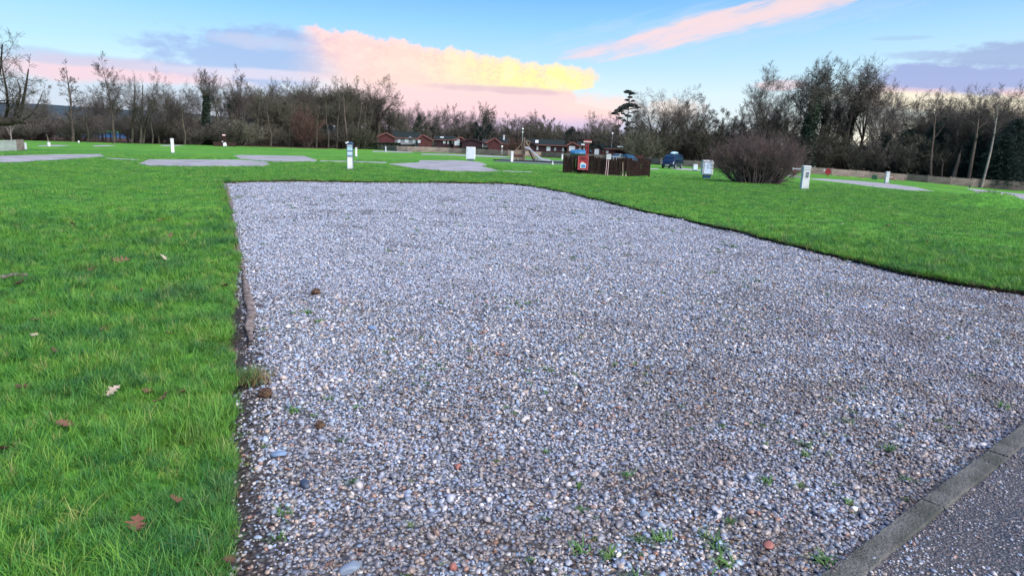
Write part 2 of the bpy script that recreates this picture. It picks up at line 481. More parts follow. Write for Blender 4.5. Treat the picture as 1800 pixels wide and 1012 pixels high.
def lawn_mat():
    m, t, b = new_mat('lawn_turf')
    E.tree = t
    n1, _ = ground_noise(t, 0.25, 5)
    n2, _ = ground_noise(t, 1.4, 6, 5)
    n3, _ = ground_noise(t, 14, 6, 2)
    n4, _ = ground_noise(t, 0.06, 3, 8)
    c = ramp(n3, [(0.3, (46, 92, 40)), (0.5, (77, 132, 49)), (0.7, (108, 157, 58))])
    c = mixc(sstep(n2, 0.45, 0.70) * 0.55, c, (38, 84, 38))
    c = mixc(sstep(n1, 0.48, 0.68) * 0.5, c, (112, 158, 52))
    c = mixc(sstep(n4, 0.50, 0.62) * 0.4, c, (60, 108, 46))
    n5, _ = ground_noise(t, 0.5, 6, 12, (1, 2.2, 1))
    c = mixc(sstep(n5, 0.56, 0.72) * 0.55, c, (128, 134, 66))
    n6, _ = ground_noise(t, 0.9, 5, 17, (0.5, 2.6, 1))
    c = mixc(sstep(n6, 0.56, 0.66) * 0.45, c, (40, 80, 38))
    t.links.new(c.s, b.inputs['Base Color'])
    b.inputs['Roughness'].default_value = 0.9
    b.inputs['Specular IOR Level'].default_value = 0.1
    add_bump(t, b, n3 * 0.4 + n2, 1.0, 0.10)
    return m


def pad_mat(name='gravel_bed', warm=False):
    m, t, b = new_mat(name)
    E.tree = t
    ge = t.nodes.new('ShaderNodeNewGeometry')
    def vor(scale, feat='F1'):
        v = t.nodes.new('ShaderNodeTexVoronoi')
        v.inputs['Scale'].default_value = scale
        v.feature = feat
        t.links.new(ge.outputs['Position'], v.inputs['Vector'])
        return v
    v = vor(38)
    s = t.nodes.new('ShaderNodeSeparateColor')
    t.links.new(v.outputs['Color'], s.inputs[0])
    c = ramp(E(s.outputs[0]), [(0.0, (102, 110, 122)), (0.13, (134, 144, 160)), (0.27, (120, 134, 158)), (0.38, (142, 162, 186)), (0.46, (156, 160, 172)), (0.54, (116, 112, 110)),
        (0.62, (140, 132, 126)), (0.69, (174, 156, 142)), (0.755, (144, 104, 84)), (0.79, (72, 66, 66)), (0.88, (180, 174, 174)), (0.968, (222, 214, 210))], 'CONSTANT')
    n1, _ = ground_noise(t, 0.9, 5)
    n2, _ = ground_noise(t, 0.45, 4, 9)
    c = mixc(sstep(n1, 0.50, 0.72) * 0.45, c, (84, 72, 62))
    c = mixc(sstep(n2, 0.45, 0.65) * 0.30, c, (138, 142, 164))
    at = t.nodes.new('ShaderNodeAttribute')
    at.attribute_name = 'soil'
    c = mixc(0.25, c, (70, 62, 56))
    c = mixc(E(at.outputs['Fac']), c, (40, 31, 25))
    crack = sstep(E(v.outputs['Distance']), 0.36, 0.60)
    c = mixc(crack * 0.8, c, (48, 44, 44))
    t.links.new(c.s, b.inputs['Base Color'])
    b.inputs['Roughness'].default_value = 0.8
    b.inputs['Specular IOR Level'].default_value = 0.25
    add_bump(t, b, 1.0 - E(v.outputs['Distance']) * 2.0, 0.9, 0.012)
    return m


def far_gravel_mat():
    m, t, b = new_mat('distant_gravel')
    E.tree = t
    n1, _ = ground_noise(t, 0.8, 6)
    n2, _ = ground_noise(t, 14, 4, 3)
    c = ramp(n1, [(0.3, (104, 100, 100)), (0.5, (140, 138, 144)), (0.7, (152, 150, 156))])
    c = mixc(sstep(n2, 0.4, 0.7) * 0.4, c, (112, 108, 110))
    n3, _ = ground_noise(t, 0.35, 6, 21, (0.6, 1.6, 1))
    c = mixc(sstep(n3, 0.52, 0.68) * 0.6, c, (104, 112, 84))
    n4, _ = ground_noise(t, 0.8, 5, 31, (0.4, 2.0, 1))
    c = mixc(sstep(n4, 0.54, 0.66) * 0.5, c, (168, 166, 172))
    t.links.new(c.s, b.inputs['Base Color'])
    b.inputs['Roughness'].default_value = 0.9
    add_bump(t, b, n2, 0.6, 0.03)
    return m


def road_mat():
    m, t, b = new_mat('worn_asphalt')
    E.tree = t
    n1, _ = ground_noise(t, 1.8, 6)
    n2, _ = ground_noise(t, 60, 4, 3)
    ge = t.nodes.new('ShaderNodeNewGeometry')
    v = t.nodes.new('ShaderNodeTexVoronoi')
    v.inputs['Scale'].default_value = 85
    t.links.new(ge.outputs['Position'], v.inputs['Vector'])
    s = t.nodes.new('ShaderNodeSeparateColor')
    t.links.new(v.outputs['Color'], s.inputs[0])
    agg = ramp(E(s.outputs[0]), [(0.0, (62, 66, 72)), (0.3, (82, 88, 98)), (0.55, (104, 106, 112)), (0.72, (134, 108, 100)), (0.82, (150, 142, 144)), (0.93, (190, 180, 178))], 'CONSTANT')
    c = mixc(sstep(E(v.outputs['Distance']), 0.25, 0.6), agg, (40, 42, 50))
    c = mixc(sstep(n1, 0.42, 0.60) * 0.55, c, (78, 72, 72))
    c = mixc(sstep(n2, 0.52, 0.36) * 0.5, c, (34, 35, 40))
    t.links.new(c.s, b.inputs['Base Color'])
    b.inputs['Roughness'].default_value = 0.6
    add_bump(t, b, n2 * 1.5 - E(v.outputs['Distance']), 1.0, 0.008)
    return m


def water_mat():
    m, t, b = new_mat('lake_water')
    E.tree = t
    b.inputs['Base Color'].default_value = (0.006, 0.04, 0.11, 1)
    b.inputs['Specular IOR Level'].default_value = 0.15
    b.inputs['Roughness'].default_value = 0.5
    n1, _ = ground_noise(t, 1.0, 4)
    add_bump(t, b, n1, 0.6, 0.2)
    return m


M['grass'] = grass_mat()
M['stone'] = stone_mat()
M['lawn'] = lawn_mat()
M['pad'] = pad_mat()
M['far_gravel'] = far_gravel_mat()
M['road'] = road_mat()
M['water'] = water_mat()

# ------------------------------------------------------------------ terrain
def slope_at(az):
    return float(np.interp(az, [-40, -8, 6, 13, 24, 30, 35, 45], [.010, .012, .015, .018, .022, .0268, .0325, .034]))


MOUND = None


def T(x, y):
    r = math.hypot(x, y)
    az = math.degrees(math.atan2(x, y))
    az = az if abs(az) < 60 else (60 if az > 0 else -60)
    e = ((r - 22) + math.hypot(r - 22, 8)) / 2
    e = 180 * math.tanh(e / 180)
    z = -slope_at(az) * e
    z += 0.035 * noise.noise((x * 0.09, y * 0.09, 3.0)) * min(1, r / 8)
    if MOUND is not None:
        dx, dy = x - MOUND[0], y - MOUND[1]
        z += 0.62 * math.exp(-((dx / 1.5) ** 2 + (dy / 1.1) ** 2))
    # basin of the lake
    if r > 205 and -60 < az < -14:
        k = min(1, (r - 205) / 15) * min(1, (-14 - az) / 3)
        z = z * (1 - k) + (-6.0) * k
    return z


def ray(px, py):
    d = _F * FPX + _R * (px - 900) - _U * (py - 506)
    return d / np.linalg.norm(d)


def G(px, py):
    """the ground point seen at photograph pixel (px, py)"""
    d = ray(px, py)
    t, last = 0.5, 0.5
    while t < 1200:
        if CAM_H + d[2] * t < T(d[0] * t, d[1] * t):
            break
        last = t
        t *= 1.02
    for _ in range(14):
        mid = (t + last) / 2
        if CAM_H + d[2] * mid < T(d[0] * mid, d[1] * mid):
            t = mid
        else:
            last = mid
    x, y = d[0] * t, d[1] * t
    return Vector((x, y, T(x, y)))


def depth(P):
    return float(P[0] * _F[0] + P[1] * _F[1] + (P[2] - CAM_H) * _F[2])


def mpp(P):
    """metres per photograph pixel at P"""
    return depth(P) / FPX


def z_at(x, y, row):
    """height at which the vertical through (x, y) crosses photograph row"""
    k = (506 - row) / FPX
    aF = x * _F[0] + y * _F[1]
    aU = x * _U[0] + y * _U[1]
    return CAM_H + (k * aF - aU) / (_U[2] - k * _F[2])


def at(px, row, dist):
    """point at ground distance dist seen at (px,row); returns ground point and the height of the sight line above it"""
    d = ray(px, row)
    t = dist / math.hypot(d[0], d[1])
    x, y = d[0] * t, d[1] * t
    return Vector((x, y, T(x, y))), CAM_H + d[2] * t - T(x, y)


_m = G(1745, 364)
MOUND = (_m.x, _m.y)


# ------------------------------------------------------------------ mesh helpers
def mesh_np(name, verts, faces, mats=(), mat_idx=None, smooth=False):
    """faces: int array (n, k) all of one size"""
    verts = np.asarray(verts, dtype=np.float32).reshape(-1, 3)
    faces = np.asarray(faces, dtype=np.int32)
    me = bpy.data.meshes.new(name)
    n, k = faces.shape
    me.vertices.add(len(verts))
    me.vertices.foreach_set('co', verts.ravel())
    me.loops.add(n * k)
    me.loops.foreach_set('vertex_index', faces.ravel())
    me.polygons.add(n)
    me.polygons.foreach_set('loop_start', np.arange(0, n * k, k, dtype=np.int32))
    for m in mats:
        me.materials.append(m)
    if mat_idx is not None:
        me.polygons.foreach_set('material_index', np.asarray(mat_idx, dtype=np.int32))
    if smooth:
        me.polygons.foreach_set('use_smooth', np.ones(n, dtype=bool))
    me.update(calc_edges=True)
    return me


def link(name, me, parent=None, loc=None, kind=None):
    o = bpy.data.objects.new(name, me)
    COL.objects.link(o)
    if parent is not None:
        o.parent = parent
    if loc is not None:
        o.location = loc
    if kind:
        o['kind'] = kind
    return o


def tag(o, label, cat, group=None):
    o['label'] = label
    o['category'] = cat
    if group:
        o['group'] = group
    return o


def thing(name, label, cat, loc=(0, 0, 0), rz=0.0, group=None):
    o = bpy.data.objects.new(name, None)
    o.empty_display_size = 0.3
    COL.objects.link(o)
    o.location = loc
    o.rotation_euler = (0, 0, rz)
    return tag(o, label, cat, group)


def copy_tree(src, loc=None, rz=None, scale=None, label=None, group=None):
    c = src.copy()
    COL.objects.link(c)
    if loc is not None: c.location = loc
    if rz is not None: c.rotation_euler = (0, 0, rz)
    if scale is not None: c.scale = scale
    if label: c['label'] = label
    if group: c['group'] = group
    for ch in src.children:
        k = ch.copy()
        COL.objects.link(k)
        k.parent = c
        for gc in ch.children:
            q = gc.copy()
            COL.objects.link(q)
            q.parent = k
    return c


class MB:
    """collects simple solids into one mesh"""
    def __init__(self):
        self.v, self.f = [], []

    def add(self, vs, fs):
        o = len(self.v)
        self.v += [tuple(p) for p in vs]
        self.f += [tuple(i + o for i in q) for q in fs]
        return self

    def box(self, x0, x1, y0, y1, z0, z1, rot=0.0, piv=None, lean=(0, 0)):
        vs = [(x0, y0, z0), (x1, y0, z0), (x1, y1, z0), (x0, y1, z0), (x0, y0, z1), (x1, y0, z1), (x1, y1, z1), (x0, y1, z1)]
        vs = [(x + lean[0] * (z - z0), y + lean[1] * (z - z0), z) for x, y, z in vs]
        if rot:
            px, py = piv or ((x0 + x1) / 2, (y0 + y1) / 2)
            c, s = math.cos(rot), math.sin(rot)
            vs = [(px + (x - px) * c - (y - py) * s, py + (x - px) * s + (y - py) * c, z) for x, y, z in vs]
        return self.add(vs, [(0, 3, 2, 1), (4, 5, 6, 7), (0, 1, 5, 4), (1, 2, 6, 5), (2, 3, 7, 6), (3, 0, 4, 7)])

    def bar(self, a, b, w, h=None, sides=4):
        """straight bar between two points"""
        a, b = Vector(a), Vector(b)
        h = h or w
        d = (b - a).normalized()
        u = d.cross(Vector((0, 0, 1)))
        if u.length < 1e-3:
            u = Vector((1, 0, 0))
        u.normalize()
        v = u.cross(d)
        vs = []
        for p in (a, b):
            for k in range(sides):
                t = 2 * math.pi * (k + 0.5) / sides
                s = 1.414 if sides == 4 else 1.0
                vs.append(p + u * math.cos(t) * w / 2 * s + v * math.sin(t) * h / 2 * s)
        fs = [(k, (k + 1) % sides, sides + (k + 1) % sides, sides + k) for k in range(sides)]
        fs += [tuple(range(sides))[::-1], tuple(range(sides, 2 * sides))]
        return self.add(vs, fs)

    def lathe(self, prof, n=12, c=(0, 0, 0)):
        vs = [(c[0] + r * math.cos(2 * math.pi * k / n), c[1] + r * math.sin(2 * math.pi * k / n), c[2] + z) for r, z in prof for k in range(n)]
        fs = []
        for i in range(len(prof) - 1):
            for k in range(n):
                fs.append((i * n + k, i * n + (k + 1) % n, (i + 1) * n + (k + 1) % n, (i + 1) * n + k))
        fs.append(tuple(range(n))[::-1])
        fs.append(tuple(range((len(prof) - 1) * n, len(prof) * n)))
        return self.add(vs, fs)

    def prism(self, poly, y0, y1):
        """polygon in x,z pushed along y"""
        n = len(poly)
        vs = [(x, y0, z) for x, z in poly] + [(x, y1, z) for x, z in poly]
        fs = [tuple(range(n)), tuple(range(n, 2 * n))[::-1]] + [(k, n + k, n + (k + 1) % n, (k + 1) % n) for k in range(n)]
        return self.add(vs, fs)

    def mesh(self, name, mat, smooth=False):
        me = bpy.data.meshes.new(name)
        me.from_pydata(self.v, [], self.f)
        me.materials.append(mat)
        if smooth:
            for p in me.polygons:
                p.use_smooth = True
        me.update()
        return me

    def obj(self, name, mat, parent=None, loc=None, bevel=0.0, smooth=False, kind=None):
        o = link(name, self.mesh(name, mat, smooth), parent, loc, kind)
        if bevel:
            md = o.modifiers.new('bevel', 'BEVEL')
            md.width = bevel
            md.segments = 2
            md.limit_method = 'ANGLE'
        return o


# ------------------------------------------------------------------ ground
rng = np.random.default_rng(7)


def px_poly(pts):
    return [tuple(G(a, b)[:2]) for a, b in pts]


def densify(poly, step_k, amp_k, seed, closed=True):
    """split edges at about step_k * distance and jitter the new points"""
    out = []
    n = len(poly)
    for i in range(n if closed else n - 1):
        a, b = poly[i], poly[(i + 1) % n]
        L = math.hypot(b[0] - a[0], b[1] - a[1])
        r = min(math.hypot(*a), math.hypot(*b), math.hypot((a[0] + b[0]) / 2, (a[1] + b[1]) / 2))
        k = max(1, int(L / max(0.05, step_k * r)))
        nx, ny = -(b[1] - a[1]) / max(L, 1e-6), (b[0] - a[0]) / max(L, 1e-6)
        for j in range(k):
            t = j / k
            x, y = a[0] + (b[0] - a[0]) * t, a[1] + (b[1] - a[1]) * t
            rr = math.hypot(x, y)
            am = amp_k * (0.5 + rr * 0.08)
            q = noise.noise((x * 2.2, y * 2.2, seed)) + 0.6 * noise.noise((x * 7, y * 7, seed + 5))
            if j == 0 and amp_k == 0:
                q = 0
            out.append((x + nx * q * am, y + ny * q * am))
    return out


K0, K1 = G(1000, 1338), G(2068, 546)
K0, K1 = Vector(K0[:2]), Vector(K1[:2])
kd = (K1 - K0).normalized()
kn = Vector((kd.y, -kd.x))          # towards the road
KA = K0 - kd * 1.6
KB = K1 + kd * 0.2

pad_free = [(390, 1338), (398, 1180), (398, 1012), (402, 960), (394, 905), (405, 830), (400, 765), (405, 705), (409, 645), (402, 600), (403, 560), (409, 500),
            (414, 450), (405, 400), (396, 350), (388, 320),
            (440, 318), (500, 317), (620, 318.5), (700, 320), (800, 320), (870, 321), (905, 322.5), (940, 327), (1000, 338), (1060, 352), (1130, 369),
            (1200, 384), (1300, 405), (1400, 431), (1500, 455), (1600, 480), (1700, 497), (1800, 512), (1930, 532)]
pf = px_poly(pad_free)
left_edge = pf[:16]
free_line = densify([tuple(KA + Vector((-0.15, 0.3)))] + pf + [tuple(KB)], 0.018, 0.058, 1.0, closed=False)
kerb_n = 14
kerb_pts = [tuple(KB + (KA - KB) * (i / kerb_n)) for i in range(kerb_n + 1)]
pad_poly = free_line[1:] + kerb_pts
# road: the strip on the camera's side of the kerb
road_poly = [tuple(KA - kd * 6), *[tuple(p) for p in kerb_pts[::-1]], tuple(KB + kd * 30), tuple(KB + kd * 30 + kn * 5.2), tuple(KA - kd * 6 + kn * 5.2)]

far_polys = [
    ('gravel_pitch', [(-60, 289), (30, 285.5), (130, 279.5), (184, 275), (176, 270.8), (100, 271.5), (-60, 276)]),
    ('gravel_pitch', [(240, 288.5), (258, 291.2), (330, 292.5), (464, 292.6), (475, 289.5), (470, 284.6), (420, 280.8), (262, 280.2)]),
    ('gravel_pitch', [(410, 273.6), (424, 272.4), (535, 274.2), (558, 281.6), (556, 283.8), (476, 284.6), (424, 279.6)]),
    ('gravel_pitch', [(680, 288.2), (736, 285.6), (738, 281.8), (800, 281.8), (842, 284.4), (858, 290.6), (846, 292.4), (880, 300.6), (860, 302.4), (790, 301.4), (730, 296.8)]),
    ('gravel_path', [(185, 277.2), (245, 280.6), (245, 282.6), (185, 279.0)]),
    ('gravel_path', [(562, 282), (610, 283), (680, 285), (680, 287), (610, 284.8), (562, 283.8)]),
    ('gravel_path', [(884, 300.2), (935, 302), (935, 303.2), (884, 302.0)]),
    ('gravel_path', [(655, 265.4), (720, 266.8), (728, 268.6), (655, 267.2)]),
    ('gravel_path', [(740, 270), (800, 271.4), (860, 273.4), (895, 275.6), (880, 277), (800, 273.6), (740, 271.8)]),
    ('gravel_path', [(1165, 294.5), (1200, 295.5), (1232, 298.2), (1232, 300.4), (1190, 298.2)]),
    ('gravel_pitch', [(1420, 313.6), (1445, 314), (1500, 317.5), (1560, 322.5), (1610, 329), (1642, 336.5), (1600, 335), (1540, 329), (1480, 321), (1430, 316)]),
    ('gravel_path', [(1360, 306.5), (1400, 308), (1418, 312), (1380, 310), (1356, 308)]),
    ('gravel_pitch', [(1698, 330.6), (1750, 336), (1830, 343.5), (1830, 350.5), (1760, 344), (1712, 335)]),
    ('gravel_path', [(64, 256), (100, 254.8), (125, 256), (100, 257.4), (70, 257.6)]),
    ('gravel_path', [(160, 256.3), (180, 255.2), (206, 256), (190, 257.3), (168, 257.6)]),
    ('gravel_path', [(280, 255.5), (300, 254.8), (326, 255.6), (310, 257), (286, 257)]),
    ('gravel_path', [(1125, 297), (1158, 296), (1158, 297.5), (1130, 298.8)]),
]
far = [(n, densify(px_poly(p), 0.02, 0.004, 9.0 + i)) for i, (n, p) in enumerate(far_polys)]

pts = []
for poly in [pad_poly, road_poly] + [p for _, p in far]:
    pts += poly
edges = []
o = 0
for poly in [pad_poly, road_poly] + [p for _, p in far]:
    n = len(poly)
    edges += [(o + i, o + (i + 1) % n) for i in range(n)]
    o += n
outline = np.array(pts)
grid = []
radii = [0.35]
while radii[-1] < 3200:
    radii.append(radii[-1] * (1.045 if radii[-1] < 60 else 1.09))
for i, r in enumerate(radii):
    a = -48.0
    azs = list(np.arange(-50, 50.1, 1.1)) + list(np.arange(58, 302, 9.0))
    for az in azs:
        z = rad(az + (0.55 if i % 2 else 0))
        grid.append((r * math.sin(z), r * math.cos(z)))
grid = np.array(grid)
# drop grid points that crowd an outline point
_ma, _mb = np.meshgrid(np.arange(-4.0, 4.01, 0.4) + MOUND[0], np.arange(-3.2, 3.21, 0.32) + MOUND[1])
grid = np.vstack([grid, np.column_stack([_ma.ravel(), _mb.ravel()])])
keep = np.ones(len(grid), bool)
for i in range(0, len(grid), 2000):
    gsub = grid[i:i + 2000]
    d = np.sqrt(((gsub[:, None, :] - outline[None]) ** 2).sum(-1)).min(1)
    keep[i:i + 2000] = d > 0.010 * np.hypot(gsub[:, 0], gsub[:, 1])
grid = grid[keep]
allp = [Vector(p) for p in pts] + [Vector(p) for p in grid.tolist()]
cv, ce, cf, ov, oe, of_ = delaunay_2d_cdt(allp, edges, [], 0, 1e-5)
CV = np.array([tuple(v) for v in cv])
CF = np.array([f for f in cf if len(f) == 3])


def inside(poly, P):
    poly = np.array(poly)
    x, y = P[:, 0], P[:, 1]
    r = np.zeros(len(P), bool)
    j = len(poly) - 1
    for i in range(len(poly)):
        xi, yi = poly[i]
        xj, yj = poly[j]
        c = ((yi > y) != (yj > y))
        with np.errstate(divide='ignore', invalid='ignore'):
            c &= x < (xj - xi) * (y - yi) / (yj - yi) + xi
        r ^= c
        j = i
    return r


cen = CV[CF].mean(1)
# all triangles counter-clockwise
a, b, c = CV[CF[:, 0]], CV[CF[:, 1]], CV[CF[:, 2]]
cr = (b[:, 0] - a[:, 0]) * (c[:, 1] - a[:, 1]) - (b[:, 1] - a[:, 1]) * (c[:, 0] - a[:, 0])
CF[cr < 0] = CF[cr < 0][:, ::-1]
is_pad = inside(pad_poly, cen)
is_road = inside(road_poly, cen) & ~is_pad
taken = is_pad | is_road
TZ = np.array([T(x, y) for x, y in CV])
edge_sample = np.array(free_line)


def left_dist(P):
    """distance from the left edge of the pad"""
    L = np.array(densify(left_edge, 0.01, 0.0, 0, closed=False))
    out = np.full(len(P), 99.0)
    for i in range(0, len(P), 20000):
        q = P[i:i + 20000]
        out[i:i + 20000] = np.sqrt(((q[:, None] - L[None]) ** 2).sum(-1)).min(1)
    return out


def free_dist(P):
    out = np.full(len(P), 99.0)
    for i in range(0, len(P), 20000):
        q = P[i:i + 20000]
        out[i:i + 20000] = np.sqrt(((q[:, None] - edge_sample[None]) ** 2).sum(-1)).min(1)
    return out


def pad_z(x, y):
    return T(x, y) - 0.055 + 0.022 * noise.noise((x * 0.55, y * 0.55, 1.5)) + 0.008 * noise.noise((x * 2.5, y * 2.5, 4.5))


def submesh(name, mask, zf, mat, kind='structure', smooth=True):
    F = CF[mask]
    used = np.unique(F)
    remap = np.full(len(CV), -1)
    remap[used] = np.arange(len(used))
    V = np.column_stack([CV[used], [zf(i) for i in used]])
    me = mesh_np(name, V, remap[F], [mat], smooth=smooth)
    return link(name, me, kind=kind), used


for n_, poly in far:
    mk = inside(poly, cen) & ~taken
    if mk.any():
        submesh(n_, mk, lambda i: TZ[i], M['far_gravel'])
        taken |= mk
_cr = np.hypot(cen[:, 0], cen[:, 1])
_ca = np.degrees(np.arctan2(cen[:, 0], cen[:, 1]))
_lim = np.interp(_ca, [-60, -14, -10, 8, 14, 24, 60], [116, 124, 150, 140, 106, 114, 116])
floor_m = (_cr > _lim) & (_cr < 420) & (np.abs(_ca) < 70) & ~taken
submesh('woodland_floor', floor_m, lambda i: TZ[i], M['litter'])
taken |= floor_m
lawn, _ = submesh('lawn', ~taken, lambda i: TZ[i], M['lawn'])
# the pad: finer, with its own undulation
_ldall = np.full(len(CV), 99.0)
_pu = np.unique(CF[is_pad])
_ldall[_pu] = left_dist(CV[_pu])


def trench_depth(x, y, d):
    r = np.hypot(x, y)
    return (0.012 + 0.040 * np.exp(-((r - 5.7) / 1.3) ** 2)) * np.exp(-((d - 0.03) / 0.085) ** 2)


pad, used = submesh('gravel_pad', is_pad, lambda i: pad_z(*CV[i]) - float(trench_depth(CV[i][0], CV[i][1], _ldall[i])), M['pad'])
ld = left_dist(CV[used])
soil = np.clip(1.0 - ld / 0.30, 0, 1) ** 0.6
fd = free_dist(CV[used])
soil = np.maximum(soil, np.clip(1 - fd / 0.12, 0, 1) * 0.9)
at_ = pad.data.attributes.new('soil', 'FLOAT', 'POINT')
at_.data.foreach_set('value', soil.astype(np.float32))
KERB_TOP = 0.0
submesh('road', is_road, lambda i: TZ[i] - 0.002, M['road'])

# cut earth bank under the turf edge
bv, bf = [], []
for i, (x, y) in enumerate(free_line):
    bv += [(x, y, T(x, y) + 0.004), (x, y, T(x, y) - 0.12)]
    if i:
        k = 2 * i
        bf.append((k - 2, k - 1, k + 1, k))
bank = link('earth_bank', mesh_np('earth_bank', bv, bf, [M['soil']]), kind='structure')

# lake beyond the left hand trees
lv = []
for az in np.linspace(-52, -13, 24):
    for r in (200, 520):
        lv.append((r * math.sin(rad(az)), r * math.cos(rad(az)), -2.9))
link('lake_water', mesh_np('lake_water', lv, [(2 * i, 2 * i + 1, 2 * i + 3, 2 * i + 2) for i in range(23)], [M['water']]), kind='structure')

# far wooded ridge
hv, hf = [], []
azs = np.linspace(-75, 75, 240)
for k, (rr, hh) in enumerate([(1100, -8), (1250, 0.55), (1400, 1.0), (1600, 0.9), (1900, -0.1)]):
    for az in azs:
        amp = 30 * (0.35 + 0.65 * max(0.0, min(1, (-12 - az) / 14)))
        n1 = noise.noise((az * 0.05, k * 0.4, 2.2)) * 0.25 + noise.noise((az * 0.9, k * 1.3, 5.2)) * 0.06 + noise.noise((az * 4, k * 1.3, 5.2)) * 0.03
        z = hh * amp * (1 + n1) if hh > 0 else -10
        hv.append((rr * math.sin(rad(az)), rr * math.cos(rad(az)), z))
n = len(azs)
for k in range(4):
    for i in range(n - 1):
        hf.append((k * n + i, k * n + i + 1, (k + 1) * n + i + 1, (k + 1) * n + i))
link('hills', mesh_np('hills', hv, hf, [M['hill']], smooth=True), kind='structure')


# ------------------------------------------------------------------ scattering (stuff)
def scatter(name, P, R, S, idx, protos, extra=None):
    me = bpy.data.meshes.new(name + '_points')
    me.vertices.add(len(P))
    me.vertices.foreach_set('co', np.asarray(P, np.float32).ravel())
    for nm, ty, arr, key in (('rot', 'FLOAT_VECTOR', R, 'vector'), ('scl', 'FLOAT_VECTOR', S, 'vector')):
        at = me.attributes.new(nm, ty, 'POINT')
        at.data.foreach_set(key, np.asarray(arr, np.float32).ravel())
    at = me.attributes.new('pick', 'INT', 'POINT')
    at.data.foreach_set('value', np.asarray(idx, np.int32))
    coll = bpy.data.collections.new(name + '_kinds')
    for i, pm in enumerate(protos):
        po = bpy.data.objects.new('%s_kind_%02d' % (name, i), pm)
        coll.objects.link(po)
    ob = link(name, me, kind='stuff')
    ng = bpy.data.node_groups.new(name + '_nodes', 'GeometryNodeTree')
    ng.interface.new_socket('Geometry', in_out='INPUT', socket_type='NodeSocketGeometry')
    ng.interface.new_socket('Geometry', in_out='OUTPUT', socket_type='NodeSocketGeometry')
    N, L = ng.nodes, ng.links
    gi, go = N.new('NodeGroupInput'), N.new('NodeGroupOutput')
    ci = N.new('GeometryNodeCollectionInfo')
    ci.inputs['Collection'].default_value = coll
    ci.inputs['Separate Children'].default_value = True
    ci.inputs['Reset Children'].default_value = True
    ip = N.new('GeometryNodeInstanceOnPoints')
    ip.inputs['Pick Instance'].default_value = True
    def attr(nm, ty):
        q = N.new('GeometryNodeInputNamedAttribute')
        q.data_type = ty
        q.inputs['Name'].default_value = nm
        return [s for s in q.outputs if s.enabled and s.name == 'Attribute'][0]
    L.new(gi.outputs[0], ip.inputs['Points'])
    L.new(ci.outputs[0], ip.inputs['Instance'])
    L.new(attr('pick', 'INT'), ip.inputs['Instance Index'])
    L.new(attr('rot', 'FLOAT_VECTOR'), ip.inputs['Rotation'])
    L.new(attr('scl', 'FLOAT_VECTOR'), ip.inputs['Scale'])
    L.new(ip.outputs[0], go.inputs[0])
    md = ob.modifiers.new('scatter', 'NODES')
    md.node_group = ng
    return ob


def ico(sub):
    import bmesh
    bm = bmesh.new()
    bmesh.ops.create_icosphere(bm, subdivisions=sub, radius=1.0)
    V = np.array([v.co[:] for v in bm.verts])
    F = np.array([[v.index for v in f.verts] for f in bm.faces])
    bm.free()
    return V, F


def stone_mesh(seed, mat, sub=2, rough=0.22):
    V, F = ico(sub)
    r = np.random.default_rng(seed)
    off = r.uniform(0, 50)
    out = []
    for v in V:
        n = noise.noise((v[0] * 0.9 + off, v[1] * 0.9, v[2] * 0.9)) + 0.5 * noise.noise((v[0] * 2 + off, v[1] * 2, v[2] * 2 + 7))
        out.append(v * (1 + rough * n * 1.6))
    out = np.array(out) * np.array([r.uniform(0.95, 1.25), r.uniform(0.75, 0.95), r.uniform(0.5, 0.75)])
    # a few flat faces as on crushed stone
    for _ in range(4):
        d = r.normal(size=3)
        d /= np.linalg.norm(d)
        k = out @ d
        lim = np.quantile(k, 0.85)
        out = out - np.outer(np.maximum(k - lim, 0), d)
    return mesh_np('stone', out, F, [mat], smooth=True)


stones = [stone_mesh(i, M['stone']) for i in range(12)]


def cam_r(x, y):
    return math.hypot(x, y)


def sample_poly(poly, n_func, rmax, cell_pts, seed, az=(-30, 52)):
    """random points in a polygon, n_func(r) per square metre"""
    r_ = np.random.default_rng(seed)
    edges_ = [1.2]
    while edges_[-1] < rmax:
        edges_.append(edges_[-1] * 1.08)
    out = []
    for i in range(len(edges_) - 1):
        r0, r1 = edges_[i], edges_[i + 1]
        A = rad(az[1] - az[0]) * (r1 * r1 - r0 * r0) / 2
        n = int(A * n_func((r0 + r1) / 2))
        if n < 1:
            continue
        rr = np.sqrt(r_.uniform(r0 * r0, r1 * r1, n))
        aa = np.radians(r_.uniform(az[0], az[1], n))
        out.append(np.column_stack([rr * np.sin(aa), rr * np.cos(aa)]))
    P = np.vstack(out)
    return P[inside(poly, P)] if poly is not None else P


def vnoise(P, s, off=0.0):
    return np.array([noise.noise((x * s + off, y * s - off, off)) for x, y in P])


dens = lambda r: float(np.interp(r, [0, 3.5, 6, 9, 14, 20, 30], [3300, 3000, 2600, 1900, 950, 480, 260]))
P = sample_poly(pad_poly, dens, 29, None, 11)
ld = left_dist(P)
fdist = free_dist(P)
rr = np.hypot(P[:, 0], P[:, 1])
thin = vnoise(P, 0.9, 3.3) + 0.6 * vnoise(P, 2.6, 8.1)
drop = (rng.uniform(size=len(P)) < np.clip((thin - 0.30) * 1.6, 0, 0.7))
trench = np.exp(-((rr - 5.6) / 1.3) ** 2)
drop |= rng.uniform(size=len(P)) < np.clip(1.0 - ld / (0.16 + 0.10 * trench), 0, 1) ** 0.5 * (0.62 + 0.55 * trench + 0.45 * vnoise(P, 3.0, 1.0))
P = P[~drop]
rr = rr[~drop]
ld = ld[~drop]
n = len(P)
base_s = np.interp(rr, [0, 6, 9, 14, 20, 30], [1, 1.0, 1.1, 1.3, 1.6, 2.0])
sz = (0.0046 + rng.gamma(1.7, 0.0022, n)) * base_s
sz = np.minimum(sz, 0.021)
big = rng.uniform(size=n) < 0.022
